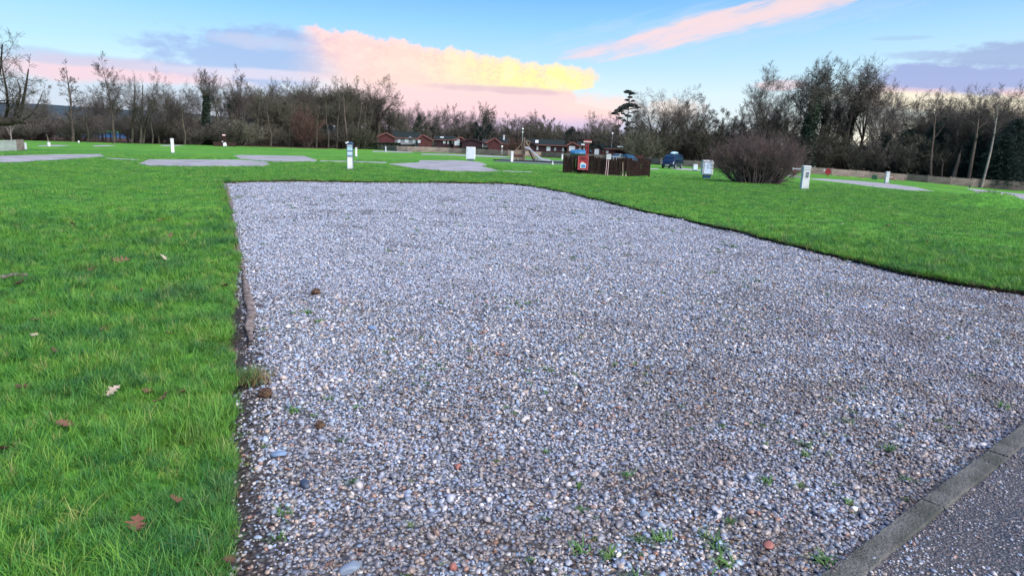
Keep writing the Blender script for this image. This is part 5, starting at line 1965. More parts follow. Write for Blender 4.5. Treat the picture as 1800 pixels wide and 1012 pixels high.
# ------------------------------------------------------------------ lamp posts
def lamp(px, base, top, label, knob=None):
    P = G(px, base)
    F = Frame(P)
    h = F.pt(px, top)[2]
    u = F.u
    o = F.thing('lamp_post', label, 'lamp post', 'white lamp posts')
    MB().lathe([(u * 0.55, -0.1), (u * 0.5, h * 0.3), (u * 0.38, h * 0.92), (u * 0.38, h - 2.4 * u)], 8).obj('pole', M['galv'], o, smooth=True)
    MB().lathe([(0.0, h - 3.6 * u), (u * 1.0, h - 3.2 * u), (u * 1.75, h - 2.0 * u), (u * 1.7, h - 1.2 * u), (u * 1.0, h - 0.3 * u), (0.0, h)], 12).obj('globe', M['lamp_globe'], o, smooth=True)
    if knob:
        zk = h * knob
        MB().lathe([(0.0, zk - u * 1.4), (u * 1.3, zk - u * 0.5), (u * 1.3, zk + u * 0.5), (0.0, zk + u * 1.4)], 10).obj('collar', M['lamp_globe'], o, smooth=True)


lamp(405.3, 256.5, 217.5, 'tall white lamp post in front of the ivy-clad tree on the left', 0.3)
lamp(917, 279, 225, 'white globe lamp post beside the playground climbing frame', 0.86)
lamp(1073.5, 283, 233, 'thin grey lamp post over the parked cars behind the brushwood enclosure')
lamp(1368, 306, 252, 'lamp post with a white globe half hidden by the round bush')
lamp(882, 274.5, 256, 'low grey post with a small lamp head in front of the red gabled chalet')


# ------------------------------------------------------------------ fences
def panel_mesh(boards, L=1.0, H=1.0, seed=0, gap=0.10):
    r = np.random.default_rng(seed)
    m = MB()
    for k in range(boards):
        x0 = (k + gap / 2) / boards * L
        x1 = (k + 1 - gap / 2) / boards * L
        z1 = H * (1 + r.uniform(-0.025, 0.01))
        m.box(x0, x1, -0.012 + r.uniform(-0.006, 0.006), 0.012, 0.02, z1)
    m.box(0, L, 0.014, 0.05, H * 0.25, H * 0.31)
    m.box(0, L, 0.014, 0.05, H * 0.75, H * 0.81)
    return m


def fence(name, pts_, label, seg, mat, boards=14, post_w=0.11, post_mat=None, post_up=0.06):
    """pts_: (px, base row, top row)"""
    W = []
    for px, b, t in pts_:
        P = G(px, b)
        W.append((P, z_at(P.x, P.y, t) - P.z))
    dist = [0]
    for i in range(1, len(W)):
        dist.append(dist[-1] + (W[i][0] - W[i - 1][0]).length)
    n = max(1, int(dist[-1] / seg))
    def at_s(s):
        i = max(1, min(len(W) - 1, int(np.searchsorted(dist, s))))
        f = (s - dist[i - 1]) / max(1e-6, dist[i] - dist[i - 1])
        p = W[i - 1][0].lerp(W[i][0], f)
        return Vector((p.x, p.y, T(p.x, p.y))), W[i - 1][1] * (1 - f) + W[i][1] * f
    o = thing(name, label, 'fence', W[0][0])
    meshes = [panel_mesh(boards, seed=k + 3).mesh('fence_panel', M[mat]) for k in range(4)]
    pm = MB().box(-post_w / 2, post_w / 2, -post_w / 2 + 0.09, post_w / 2 + 0.09, -0.2, 1.0).mesh('fence_post', M[post_mat or mat])
    r = np.random.default_rng(4)
    for i in range(n + 1):
        p, h = at_s(dist[-1] * i / n)
        q, h2 = at_s(dist[-1] * min(n, i + 1) / n)
        d = q - p
        if i == n:
            q0, _ = at_s(dist[-1] * (i - 1) / n)
            d = p - q0
        a = math.atan2(d.y, d.x)
        po = bpy.data.objects.new('post', pm)
        COL.objects.link(po)
        po.parent = o
        po.location = p - W[0][0]
        po.rotation_euler = (0, 0, a)
        po.scale = (1, 1, h + post_up)
        if i < n:
            pa = bpy.data.objects.new('panel', meshes[i % 4])
            COL.objects.link(pa)
            pa.parent = o
            pa.location = p - W[0][0] + Vector((0, 0, r.uniform(-0.02, 0.02)))
            pa.rotation_euler = (0, -math.atan2(d.z, math.hypot(d.x, d.y)), a)
            pa.scale = (d.length * 0.995, 1, (h + h2) / 2 * r.uniform(0.97, 1.02))
    return o


fence('board_fence', [(583, 259, 249.5), (600, 259.5, 250.5), (632, 260.5, 251), (634, 260.8, 253.5), (660, 263, 255), (700, 266, 256.5), (740, 267.5, 258), (780, 269, 259.5), (820, 271, 261), (860, 273, 262.5), (900, 275, 264.5), (950, 276.5, 267), (1000, 279.6, 269), (1060, 283.0, 272.4), (1110, 286.4, 275.4), (1160, 290.0, 278.6)],
      'low grey-brown board fence in front of the chalets, ending at the blue van', 2.4, 'fence')
fence('board_fence', [(1162, 290.2, 278.7), (1200, 292.8, 281.2), (1250, 295.8, 284), (1300, 298.8, 287), (1350, 301.4, 290), (1400, 304.4, 293), (1440, 306.8, 295.2), (1500, 311, 299.3), (1560, 315.5, 304), (1600, 318.5, 306.5), (1640, 322.3, 309.8), (1700, 327.8, 313.6), (1750, 332.2, 317), (1800, 335.7, 320), (1850, 338.3, 322)],
      'long brown board fence with paler posts along the foot of the right hand trees', 2.6, 'fence', boards=16, post_up=0.10)
pf_ = fence('pale_fence', [(-95, 269.5, 249), (-30, 267.2, 248.4), (0, 266.3, 247.6), (30, 265.5, 246.4)], 'pale grey-green board fence coming in at the left edge under the leaning tree', 1.9, 'fence_end', boards=12, post_w=0.09, post_up=0.0)
fence('pale_fence', [(31.5, 265.4, 245.8), (43.2, 265.1, 245.2)], 'short greyer board panel closing the right end of the pale fence', 1.6, 'fence', boards=10, post_up=0.0)


def hedge(px0, px1, top, base, label, dist_px):
    F = Frame(G(*dist_px))
    a, b = F.pt(px0, top, 1.2), F.pt(px1, top, 1.2)
    o = F.thing('clipped_hedge', label, 'hedge', 'clipped dark hedges behind the board fence')
    r = np.random.default_rng(int(px0))
    n = 5200
    zt = a[2]
    P = np.column_stack([r.uniform(a[0], b[0], n), 1.2 + r.uniform(-0.45, 0.45, n), zt - 0.08 - np.abs(r.normal(0, 0.4, n))])
    P = P[P[:, 2] > 0]
    P[:, 2] += (b[2] - a[2]) * (P[:, 0] - a[0]) / (b[0] - a[0])
    ev, ef = leaf_quads(r, P, 0.10)
    link('foliage', mesh_np('hedge_leaves', ev, ef, [M['hedge']]), o)
    MB().box(a[0] + 0.1, b[0] - 0.1, 0.85, 1.55, 0, zt - 0.12 + min(0, b[2] - a[2])).obj('inner_growth', M['hedge'], o)


hedge(633, 704, 250.5, 256, 'long low black-green hedge in front of the first chalet', (668, 263.5))
hedge(701, 729, 253.8, 258, 'short low dark hedge under the windows of the first chalet', (715, 266.5))
hedge(806, 858, 258.8, 263, 'low black-green hedge behind the lilac-doored cabinet', (832, 271.5))


# ------------------------------------------------------------------ chalets
def window(F, o, pxa, ra, pxb, rb, y, mat='curtain', frame='frame_white', bars=1):
    a, b = F.pt(pxa, ra, y), F.pt(pxb, rb, y)
    x0, x1, z1, z0 = a[0], b[0], a[2], b[2]
    w = min(0.08, (x1 - x0) * 0.14)
    m = MB()
    m.box(x0, x1, y - 0.06, y + 0.02, z1 - w, z1).box(x0, x1, y - 0.06, y + 0.02, z0, z0 + w)
    m.box(x0, x0 + w, y - 0.06, y + 0.02, z0 + w, z1 - w).box(x1 - w, x1, y - 0.06, y + 0.02, z0 + w, z1 - w)
    for k in range(bars):
        xm = x0 + (x1 - x0) * (k + 1) / (bars + 1)
        m.box(xm - w / 2, xm + w / 2, y - 0.055, y + 0.02, z0 + w, z1 - w)
    f = m.obj('window', M[frame], o)
    MB().box(x0 + w * 0.5, x1 - w * 0.5, y - 0.03, y + 0.01, z0 + w * 0.5, z1 - w * 0.5).obj('pane', M[mat], f)


def roof_slab(m, p, q, y0, y1, th=0.10):
    """sloping slab in the x-z plane between points p and q (x,z), pushed along y"""
    d = Vector((q[0] - p[0], q[1] - p[1])).normalized()
    n_ = Vector((-d.y, d.x))
    if n_.y < 0:
        n_ = -n_
    poly = [(p[0], p[1]), (q[0], q[1]), (q[0] + n_.x * th, q[1] + n_.y * th), (p[0] + n_.x * th, p[1] + n_.y * th)]
    m.prism(poly, y0, y1)


def gable_wing(F, o, l, r_, pk, y0, length, wall, roof, trim='trim_red', over=0.3):
    """gable end facing us; l, r_ eaves (px,row), pk ridge (px,row)"""
    a, b, c = F.pt(*l, y0), F.pt(*r_, y0), F.pt(*pk, y0)
    MB().prism([(a[0], -0.15), (b[0], -0.15), (b[0], b[2]), (c[0], c[2]), (a[0], a[2])], y0, y0 + length).obj('wall', M[wall], o)
    # board joints of the cladding stand slightly proud
    m = MB()
    n_ = int((b[0] - a[0]) / 0.6)
    for k in range(1, n_):
        x = a[0] + (b[0] - a[0]) * k / n_
        zt = (a[2] + (c[2] - a[2]) * (x - a[0]) / (c[0] - a[0])) if x < c[0] else (b[2] + (c[2] - b[2]) * (b[0] - x) / (b[0] - c[0]))
        m.box(x - 0.03, x + 0.03, y0 - 0.025, y0, 0, zt - 0.1)
    m.obj('cladding_battens', M[wall], o)
    m = MB()
    for p, sgn in ((a, -1), (b, 1)):
        sl_ = (p[2] - c[2]) / (p[0] - c[0])
        q = (p[0] + sgn * over, p[2] + sl_ * sgn * over + 0.02)
        roof_slab(m, q, (c[0], c[2] + 0.02), y0 - over * 0.6, y0 + length + 0.2)
    m.obj('roof', M[roof], o)
    m = MB()
    for p, sgn in ((a, -1), (b, 1)):
        sl_ = (p[2] - c[2]) / (p[0] - c[0])
        q = (p[0] + sgn * over, p[2] + sl_ * sgn * over - 0.12)
        roof_slab(m, q, (c[0], c[2] - 0.12), y0 - over * 0.6 - 0.04, y0 - over * 0.6, th=0.26)
    m.obj('barge_boards', M[trim], o)


def long_wing(F, o, xa, xb, eave, ridge, y0, depth_, wall, roof, trim='trim_red', tilt=None):
    """side wall facing us; eave and ridge rows at the two ends"""
    e0, e1 = F.pt(xa, eave[0], y0), F.pt(xb, eave[1], y0)
    ym = y0 + depth_ / 2
    r0_, r1_ = F.pt(xa, ridge[0], ym), F.pt(xb, ridge[1], ym)
    x0, x1 = e0[0], e1[0]
    ze, zr = (e0[2] + e1[2]) / 2, (r0_[2] + r1_[2]) / 2
    MB().box(x0, x1, y0, y0 + depth_, -0.15, ze).obj('wall', M[wall], o)
    m = MB()
    sl_ = (zr - ze) / (depth_ / 2)
    ov = 0.3
    prof = [(y0 - ov, ze - sl_ * ov), (ym, zr), (y0 + depth_ + ov, ze - sl_ * ov), (y0 + depth_ + ov, ze - sl_ * ov + 0.12), (ym, zr + 0.12), (y0 - ov, ze - sl_ * ov + 0.12)]
    n_ = len(prof)
    vs = [(x0 - 0.15, y, z) for y, z in prof] + [(x1 + 0.15, y, z) for y, z in prof]
    m.add(vs, [tuple(range(n_)), tuple(range(n_, 2 * n_))[::-1]] + [(k, (k + 1) % n_, n_ + (k + 1) % n_, n_ + k) for k in range(n_)])
    m.obj('roof', M[roof], o)
    MB().prism([(x0 + 0.02, ze - 0.02), (x1 - 0.02, ze - 0.02), ], 0, 0) if False else None
    # end gables
    for xx in (x0, x1):
        vs = [(xx - 0.02, y0, ze), (xx - 0.02, y0 + depth_, ze), (xx - 0.02, ym, zr), (xx + 0.02, y0, ze), (xx + 0.02, y0 + depth_, ze), (xx + 0.02, ym, zr)]
        MB().add(vs, [(0, 1, 2), (3, 5, 4), (0, 3, 4, 1), (1, 4, 5, 2), (2, 5, 3, 0)]).obj('gable', M[wall], o)
    MB().box(x0 - 0.1, x1 + 0.1, y0 - ov - 0.03, y0 - ov + 0.02, ze - sl_ * ov - 0.06, ze - sl_ * ov + 0.10).obj('fascia', M[trim], o)


D0 = 136
def cframe(px, row, d):
    P, _ = at(px, row, d)
    return Frame(P)


F = cframe(712, 255, 134)
o = F.thing('chalet', 'long red-brown chalet with a gable at each end and a pale middle wall', 'chalet', 'holiday chalets')
long_wing(F, o, 693, 737, (241.5, 242.5), (232.5, 233.5), 0.9, 5.0, 'wall_grey', 'roof_green')
gable_wing(F, o, (665.5, 239.5), (693.5, 242), (678.5, 233.8), 0, 6.5, 'red_cladding', 'roof_grey')
gable_wing(F, o, (735, 243.5), (758.5, 245.5), (743, 237), -0.6, 6.5, 'red_cladding', 'roof_grey')
window(F, o, 699, 244, 704, 251.5, 0.9)
window(F, o, 711.5, 244, 718, 251, 0.9)
window(F, o, 725.5, 244.5, 731.5, 252.5, 0.9)
window(F, o, 734.5, 246, 739, 251.5, -0.6)
MB().box(*[F.pt(697, 0, 0)[0], F.pt(733, 0, 0)[0]], 0.78, 0.9, F.pt(715, 243.5)[2], F.pt(715, 242)[2]).obj('fascia', M['trim_red'], o)
a = F.pt(721, 240.5, 0.3)
MB().prism([(a[0] - 0.4, a[2] - 0.25), (a[0] + 0.4, a[2] - 0.25), (a[0], a[2] + 0.15)], 0.5, 1.0).obj('roof_light', M['wall_grey'], o)

F = cframe(788, 257, 134)
o = F.thing('chalet', 'dark red chalet with three small windows and a glazed right hand porch', 'chalet', 'holiday chalets')
long_wing(F, o, 766, 800, (245.5, 246), (240, 240), 0, 5.0, 'purple_cladding', 'roof_green')
gable_wing(F, o, (797, 246), (818, 247), (810.5, 241.5), -1.0, 6.0, 'red_cladding', 'roof_grey')
window(F, o, 779, 247, 783, 252.5, 0, bars=0)
window(F, o, 786.5, 247.8, 789, 253.2, 0, bars=0)
window(F, o, 794, 248.2, 796.4, 253.6, 0, bars=0)
window(F, o, 799, 247.4, 808, 256, -1.0, bars=1)
window(F, o, 802.5, 245, 808, 247, -1.0, bars=0)
a = F.pt(777, 241.6, 1.2)
MB().box(a[0] - 0.35, a[0] + 0.35, 0.9, 1.4, a[2] - 0.1, a[2] + 0.12).obj('roof_light', M['headlight'], o)

F = cframe(830, 258, 132)
o = F.thing('chalet', 'dark purple-brown chalet with a wide low gable, behind the lilac-doored cabinet', 'chalet', 'holiday chalets')
gable_wing(F, o, (812, 248.5), (848, 250.5), (828.5, 244.5), 0, 8, 'purple_cladding', 'roof_grey', trim='purple_cladding')
long_wing(F, o, 849, 857.5, (251, 251.3), (246, 246.5), 1.6, 4.0, 'wall_grey', 'roof_grey')
MB().box(F.pt(848, 250)[0], F.pt(849, 250)[0], -0.05, 0.02, 0, F.pt(848, 251)[2]).obj('drainpipe', M['frame_white'], o)

F = cframe(872, 259, 126)
o = F.thing('chalet', 'red chalet with a plain gable end and a white flue on its roof', 'chalet', 'holiday chalets')
gable_wing(F, o, (857, 250), (880, 251.5), (869.5, 243), 0, 6, 'red_cladding', 'roof_grey')
long_wing(F, o, 878, 895, (252, 252.5), (243.5, 243.8), 1.2, 4.6, 'red_cladding', 'roof_green')
a = F.pt(885.5, 241.5, 2.0)
MB().lathe([(0.16, a[2] - 0.5), (0.16, a[2] + 0.25), (0.22, a[2] + 0.28), (0.22, a[2] + 0.40)], 8, (a[0], 2.0, 0)).obj('flue', M['frame_white'], o)

F = cframe(955, 262, 118)
o = F.thing('chalet', 'long dark chalet with a green roof and a bright roof window, behind the slide', 'chalet', 'holiday chalets')
long_wing(F, o, 925, 992, (253.5, 256), (245.3, 247.5), 0, 6, 'purple_cladding', 'roof_green')
gable_wing(F, o, (923, 253.5), (941.5, 255), (928, 247.5), -0.8, 4, 'purple_cladding', 'roof_grey', trim='purple_cladding')
window(F, o, 943.4, 256.5, 946, 264, 0, bars=0)
window(F, o, 960.8, 257.4, 967.2, 265.5, 0, 'curtain', bars=1)
window(F, o, 974.3, 259.5, 977.2, 265, 0, 'glass', bars=0)
window(F, o, 988.2, 260.5, 991, 266, 0, 'glass', bars=0)
a, b = F.pt(941, 250.3, 0.5), F.pt(946.5, 247.8, 1.4)
MB().add([(a[0], 0.4, a[2] + 0.05), (b[0], 0.4, a[2] + 0.05), (b[0], 1.5, b[2] + 0.12), (a[0], 1.5, b[2] + 0.12), (a[0], 0.4, a[2] - 0.1), (b[0], 0.4, a[2] - 0.1), (b[0], 1.5, b[2] - 0.1), (a[0], 1.5, b[2] - 0.1)],
         [(0, 1, 2, 3), (7, 6, 5, 4), (0, 4, 5, 1), (1, 5, 6, 2), (2, 6, 7, 3), (3, 7, 4, 0)]).obj('roof_window', M['headlight'], o)

F = cframe(1012, 264, 118)
o = F.thing('chalet', 'red-brown chalet with a bow-fronted gable and tall white windows, left of the red post', 'chalet', 'holiday chalets')
gable_wing(F, o, (997, 255.5), (1017, 256), (1006, 250.3), 0, 6, 'red_cladding', 'roof_grey')
long_wing(F, o, 1016, 1034, (256, 257.5), (250, 251.5), 0.8, 5, 'red_cladding', 'roof_green')
window(F, o, 1000.5, 257, 1010.5, 266, 0, bars=2)
window(F, o, 1017.5, 259, 1021.5, 263, 0.8, bars=0)
window(F, o, 1025.5, 259, 1028, 263.5, 0.8, bars=0)
a = F.pt(1024.5, 255.4, 0.9)
MB().box(a[0] - 0.3, a[0] + 0.3, 0.4, 1.0, a[2] + 0.0, a[2] + 0.22).obj('roof_light', M['headlight'], o)

F = cframe(1058, 268, 116)
o = F.thing('chalet', 'red chalet with a dark gable and white French windows, right of the red post', 'chalet', 'holiday chalets')
gable_wing(F, o, (1040, 259.5), (1058, 259.5), (1052, 254), 0, 6, 'purple_cladding', 'roof_green', trim='roof_green')
long_wing(F, o, 1056, 1091, (261, 262), (253, 254), 0.6, 5.5, 'red_cladding', 'roof_green')
window(F, o, 1045.5, 262, 1052.5, 273.5, 0, bars=1)
window(F, o, 1036.8, 262.5, 1039.6, 267.8, 0.9, bars=0)
window(F, o, 1065.5, 264.5, 1069.5, 269.5, 0.6, bars=0)
window(F, o, 1057.5, 262.5, 1063.5, 267, 0.6, 'glass', 'trim_red', bars=1)

F = cframe(1103, 270, 112)
o = F.thing('chalet', 'small dark green-roofed chalet directly above the light blue car', 'chalet', 'holiday chalets')
long_wing(F, o, 1092, 1116.5, (263, 264), (254.5, 256), 0, 5, 'purple_cladding', 'roof_green')
window(F, o, 1101, 265.5, 1107, 269, 0, 'glass', 'purple_cladding', bars=1)
a = F.pt(1090.5, 258.6, 0.8)
MB().box(a[0] - 0.45, a[0] + 0.45, 0.4, 1.0, a[2] - 0.05, a[2] + 0.15).obj('roof_light', M['headlight'], o)


# ------------------------------------------------------------------ playground
def playground():
    F = Frame(G(932, 284.5))
    u = F.u
    # surface and its black edging
    sp = px_poly([(868, 284), (884, 278.5), (990, 282.8), (1000, 289.8), (930, 288)])
    vs = [(x, y, T(x, y) + 0.02) for x, y in sp]
    link('play_surface', mesh_np('play_surface', vs, [(0, 1, 4), (1, 2, 4), (2, 3, 4)], [M['matting']]), kind='structure')
    o = F.thing('play_surface_edging', 'low black edging round the play surface below the slide', 'edging')
    a, b, c = F.pt(868, 284.3), F.pt(930, 288.3), F.pt(997, 290.5)
    m = MB()
    for p, q in ((a, b), (b, c)):
        m.bar((p[0], -1.6, 0.05), (q[0], -1.6, 0.05), 0.16, 0.26)
    m.obj('edging', M['rubber_edge'], o)
    o = F.thing('climbing_frame', 'timber climbing frame with a rail-built wall, leaning poles and a rope tower', 'climbing frame')
    # horizontal rails of the log wall
    for i_, (row0, row1) in enumerate(((264.5, 265.5), (268, 269), (271.5, 272.5), (275, 276), (278.6, 279.4))):
        l = 902 if i_ else 906
        p, q = F.pt(l, row0), F.pt(920.5, row1)
        MB().bar(p, q, 0.16).obj('rail', M['timber'], o)
    for x_ in (902.5, 908.5, 914.5, 920):
        p = F.pt(x_, 263.5 if x_ > 905 else 268)
        MB().bar((p[0], 0.12, -0.05), (p[0], 0.12, p[2]), 0.15).obj('post', M['timber'], o)
    # red climbing holds on the wall
    for x_, r_ in ((906, 273.7), (911, 274.0), (916, 273.8)):
        p = F.pt(x_, r_)
        MB().box(p[0] - 0.14, p[0] + 0.14, -0.10, 0.05, p[2] - 0.1, p[2] + 0.1).obj('panel', M['red_cladding'], o)
    # tall post, leaning poles, roof piece, platform
    for (x0, r0_, x1, r1_, w, dy) in ((917.5, 281, 918.0, 250, 0.15, 0.2), (921.2, 281.5, 922.0, 241.5, 0.17, 0.0), (905.5, 264.5, 918.0, 252.5, 0.08, 0.1), (909.5, 263.5, 919.5, 248, 0.06, 0.15),
                                      (922.2, 250, 928, 247.6, 0.13, 0), (928, 247.6, 932.5, 250.5, 0.13, 0), (924.2, 248.6, 934.8, 266, 0.15, -0.1), (932.3, 250.4, 923.5, 262.5, 0.12, 0.1), (926, 253.5, 923, 259.5, 0.08, 0),
                                      (922, 262, 925, 262.2, 0.14, 0), (929.4, 263.5, 938.0, 283.2, 0.16, 0.4), (941, 283.6, 933.5, 265.5, 0.13, -0.4)):
        p, q = F.pt(x0, r0_, dy), F.pt(x1, r1_, dy)
        MB().bar(p, q, w).obj('pole', M['timber'], o)
    p, q = F.pt(922, 262.2), F.pt(930.5, 263.4)
    MB().box(p[0], q[0], -0.5, 0.6, p[2] - 0.16, p[2] - 0.02).obj('platform', M['timber'], o)
    o2 = F.thing('playground_slide', 'shiny metal slide running down right from the climbing frame to the play surface', 'slide')
    line = [(923.3, 261.2), (929, 261.8), (932, 264.0), (941, 272.5), (950, 280.3), (953.2, 281.6), (960, 282.6), (967.5, 283.8)]
    for y0_, y1_, nm, th, up in ((-0.24, 0.24, 'chute', 0.04, 0.0), (-0.27, -0.24, 'side_rail', 0.20, 0.0), (0.24, 0.27, 'side_rail', 0.20, 0.0)):
        m = MB()
        for i_ in range(len(line) - 1):
            p, q = F.pt(*line[i_]), F.pt(*line[i_ + 1])
            m.prism([(p[0], p[2]), (q[0] + 0.005, q[2]), (q[0] + 0.005, q[2] + th), (p[0], p[2] + th)], y0_, y1_)
        m.obj(nm, M['steel_slide'], o2)
    p = F.pt(966, 287)
    for x_ in (957, 966):
        p = F.pt(x_, 283.4)
        MB().bar((p[0], 0, -0.05), (p[0], 0, p[2]), 0.10).obj('leg', M['dark_blue'], o2)
    for x_ in (941.5, 945.5):
        q = F.pt(x_, 281.5)
        MB().lathe([(0.13, -0.05), (0.13, q[2] * 0.5 + 0.25), (0.05, q[2] * 0.5 + 0.35)], 8, (q[0], -0.6, 0)).obj('stepping_post', M['wall_grey'], o2)
    # traffic cone-like white marker
    P = G(971.3, 289.5)
    Fc = Frame(P)
    h = Fc.pt(971.3, 282.8)[2]
    o3 = Fc.thing('marker_cone', 'little white cone marker at the foot of the slide', 'cone')
    MB().lathe([(1.9 * Fc.u, 0), (1.9 * Fc.u, 0.05), (1.4 * Fc.u, 0.06), (0.5 * Fc.u, h)], 10).obj('cone', M['white_plastic'], o3, smooth=False)


playground()


# ------------------------------------------------------------------ brushwood enclosure with signs
def brush_panel(m, F, x0, x1, base0, base1, tops, y0, y1, seed, step=0.032):
    """upright sticks between two posts; tops: (px,row) polyline of the ragged top"""
    r = np.random.default_rng(seed)
    a, b = F.pt(x0, base0, y0), F.pt(x1, base1, y1)
    n = int(abs(math.hypot(b[0] - a[0], y1 - y0)) / step)
    tx = [p[0] for p in tops]
    tr = [p[1] for p in tops]
    for k in range(n):
        f = (k + r.uniform(0, 1)) / n
        px = x0 + (x1 - x0) * f
        y = y0 + (y1 - y0) * f
        row = np.interp(px, tx, tr)
        q = F.pt(px, row, y)
        zb = a[2] + (b[2] - a[2]) * f
        z1 = q[2] + r.normal(0, 0.022)
        w = r.uniform(0.010, 0.020)
        x = q[0]
        m.box(x - w, x + w, y - w + r.uniform(-0.015, 0.015), y + w, max(zb, 0.0) - 0.02, z1, lean=(r.normal(0, 0.02), r.normal(0, 0.015)))


def enclosure():
    P = G(1060, 308)
    F = Frame(P)
    o = F.thing('brushwood_enclosure', 'dark brown brushwood screen enclosure with sagging tops round the water and fire point', 'enclosure')
    def zc(px, row, y): return F.pt(px, row, y)
    # front left run in three bays, right run beyond the gap, and the runs behind
    bays = [
        (990.3, 1014, 303.0, 304.6, [(990, 271.8), (994, 275.6), (1001, 277.6), (1008, 276), (1013, 273.0)], 0.65, 0.40),
        (1014, 1036, 304.6, 306.2, [(1013, 273.8), (1022, 275.8), (1030, 276.2), (1036, 275.5)], 0.40, 0.2),
        (1036, 1066, 306.2, 308.6, [(1036, 275.0), (1042, 273.0), (1048, 277.4), (1056, 281.4), (1066, 279.6)], 0.2, -0.05),
        (1066, 1098, 308.6, 310.0, [(1066, 279.6), (1074, 282.6), (1082, 280.8), (1090, 279.0), (1098, 277.0)], -0.05, -0.25),
        (1103, 1141.5, 309.2, 308.2, [(1103, 277.6), (1110, 281.4), (1118, 283.2), (1126, 283.0), (1134, 281.2), (1141.5, 279.6)], -0.25, 1.0),
    ]
    for i_, (x0, x1, b0, b1, tops, y0, y1) in enumerate(bays):
        m = MB()
        brush_panel(m, F, x0, x1, b0, b1, tops, y0, y1, i_)
        # a second layer of finer twigs behind so that no light shows through
        brush_panel(m, F, x0, x1, b0, b1, [(p, q + 0.8) for p, q in tops], y0 + 0.05, y1 + 0.05, i_ + 20)
        m.obj('brushwood_panel', M['brush'], o)
    back = [(993, 1040, 299, 299.5, [(993, 273.5), (1040, 274.5)], 2.6, 2.3), (1040, 1100, 299.5, 301, [(1040, 274.5), (1060, 277), (1100, 277)], 2.3, 2.1), (1100, 1139, 301, 302, [(1100, 277), (1139, 278.8)], 2.1, 2.2)]
    for i_, (x0, x1, b0, b1, tops, y0, y1) in enumerate(back):
        m = MB()
        brush_panel(m, F, x0, x1, b0, b1, tops, y0, y1, i_ + 40, 0.045)
        brush_panel(m, F, x0, x1, b0, b1, tops, y0 + .04, y1 + .04, i_ + 60, 0.045)
        m.obj('brushwood_panel', M['brush'], o)
    for x_, t_, b_, y_ in ((990.6, 272.2, 303.8, 0.66), (1014, 273.2, 305, 0.42), (1036, 274.6, 306.8, 0.23), (1066, 277.5, 309, -0.02), (1098, 276.6, 310.6, -0.22), (1103.2, 277.6, 311, -0.22), (1141, 279.4, 308.5, 1.02)):
        a, b = F.pt(x_, b_, y_), F.pt(x_, t_, y_)
        MB().box(a[0] - 0.045, a[0] + 0.045, y_ + 0.05, y_ + 0.14, -0.05, b[2]).obj('post', M['brush'], o)
    m = MB()
    for x0, x1, b0, b1, y0, y1 in ((996, 1034, 303.6, 306.0, 0.52, 0.12), (1040, 1096, 307.2, 310.2, 0.08, -0.34)):
        a, b = F.pt(x0, b0, y0), F.pt(x1, b1, y1)
        m.bar((a[0], y0 - 0.05, 0.03), (b[0], y1 - 0.05, 0.03), 0.04, 0.05)
    m.obj('ground_rail', M['timber'], o)
    for x_ in (1094.7, 1100.2):
        a, b = F.pt(x_, 306.5, -0.4), F.pt(x_, 303.6, -0.4)
        MB().box(a[0] - 0.03, a[0] + 0.03, -0.43, -0.37, -0.02, 0.12).obj('stake', M['leaf_pale'], o)
    a, b = F.pt(1095, 304, -0.36), F.pt(1094.4, 285, -0.36)
    MB().bar((a[0], -0.40, 0.12), (b[0] + 0.02, -0.40, b[2]), 0.022).obj('stake', M['leaf_pale'], o)

    # red fire sign board
    o = F.thing('fire_sign', 'red fire point board with a white and blue pictogram on the enclosure front', 'sign')
    a, b = F.pt(1017.0, 274.2, 0.1), F.pt(1033.0, 298.8, 0.1)
    x0, x1, z1, z0 = a[0], b[0], a[2], b[2]
    W, Hh = x1 - x0, z1 - z0
    MB().box(x0, x1, 0.06, 0.10, z0, z1, ).obj('board', M['red'], o)
    m = MB()
    m.box(x0 - 0.01, x0 + 0.025, 0.04, 0.105, z0, z1).box(x1 - 0.025, x1 + 0.01, 0.04, 0.105, z0, z1).box(x0 + 0.025, x1 - 0.025, 0.04, 0.105, z1 - 0.025, z1).box(x0 + 0.025, x1 - 0.025, 0.04, 0.105, z0, z0 + 0.025)
    m.obj('frame', M['pink_red'], o)
    def text(s, size, x, y, z, mat, parent, name='lettering'):
        cu = bpy.data.curves.new(name, 'FONT')
        cu.body = s
        cu.size = size
        cu.align_x = 'CENTER'
        cu.extrude = 0.003
        cu.materials.append(M[mat])
        t = bpy.data.objects.new(name, cu)
        COL.objects.link(t)
        t.parent = parent
        t.location = (x, y, z)
        t.rotation_euler = (math.pi / 2, 0, 0)
        return t
    text('FIRE', W * 0.36, (x0 + x1) / 2, 0.053, z0 + Hh * 0.70, 'black', o)
    wv = MB()
    cx = (x0 + x1) / 2
    poly = [(cx - W * 0.30, z0 + Hh * 0.12), (cx + W * 0.30, z0 + Hh * 0.12), (cx + W * 0.32, z0 + Hh * 0.40), (cx + W * 0.25, z0 + Hh * 0.47), (cx + W * 0.08, z0 + Hh * 0.50), (cx + W * 0.05, z0 + Hh * 0.56), (cx - W * 0.18, z0 + Hh * 0.56), (cx - W * 0.2, z0 + Hh * 0.49), (cx - W * 0.30, z0 + Hh * 0.46)]
    wv.prism(poly, 0.050, 0.0595).obj('pictogram_ground', M['white_plastic'], o)
    MB().box(cx - W * 0.18, cx + W * 0.26, 0.044, 0.0495, z0 + Hh * 0.18, z0 + Hh * 0.34).obj('pictogram', M['blue_print'], o)
    MB().box(cx - W * 0.24, cx + W * 0.22, 0.044, 0.0495, z0 + Hh * 0.345, z0 + Hh * 0.41).obj('pictogram', M['sky_print'], o)
    # red post with a flat head behind the board
    o = F.thing('fire_bell_post', 'red twin post with a wide pinkish head rising behind the fire sign', 'post')
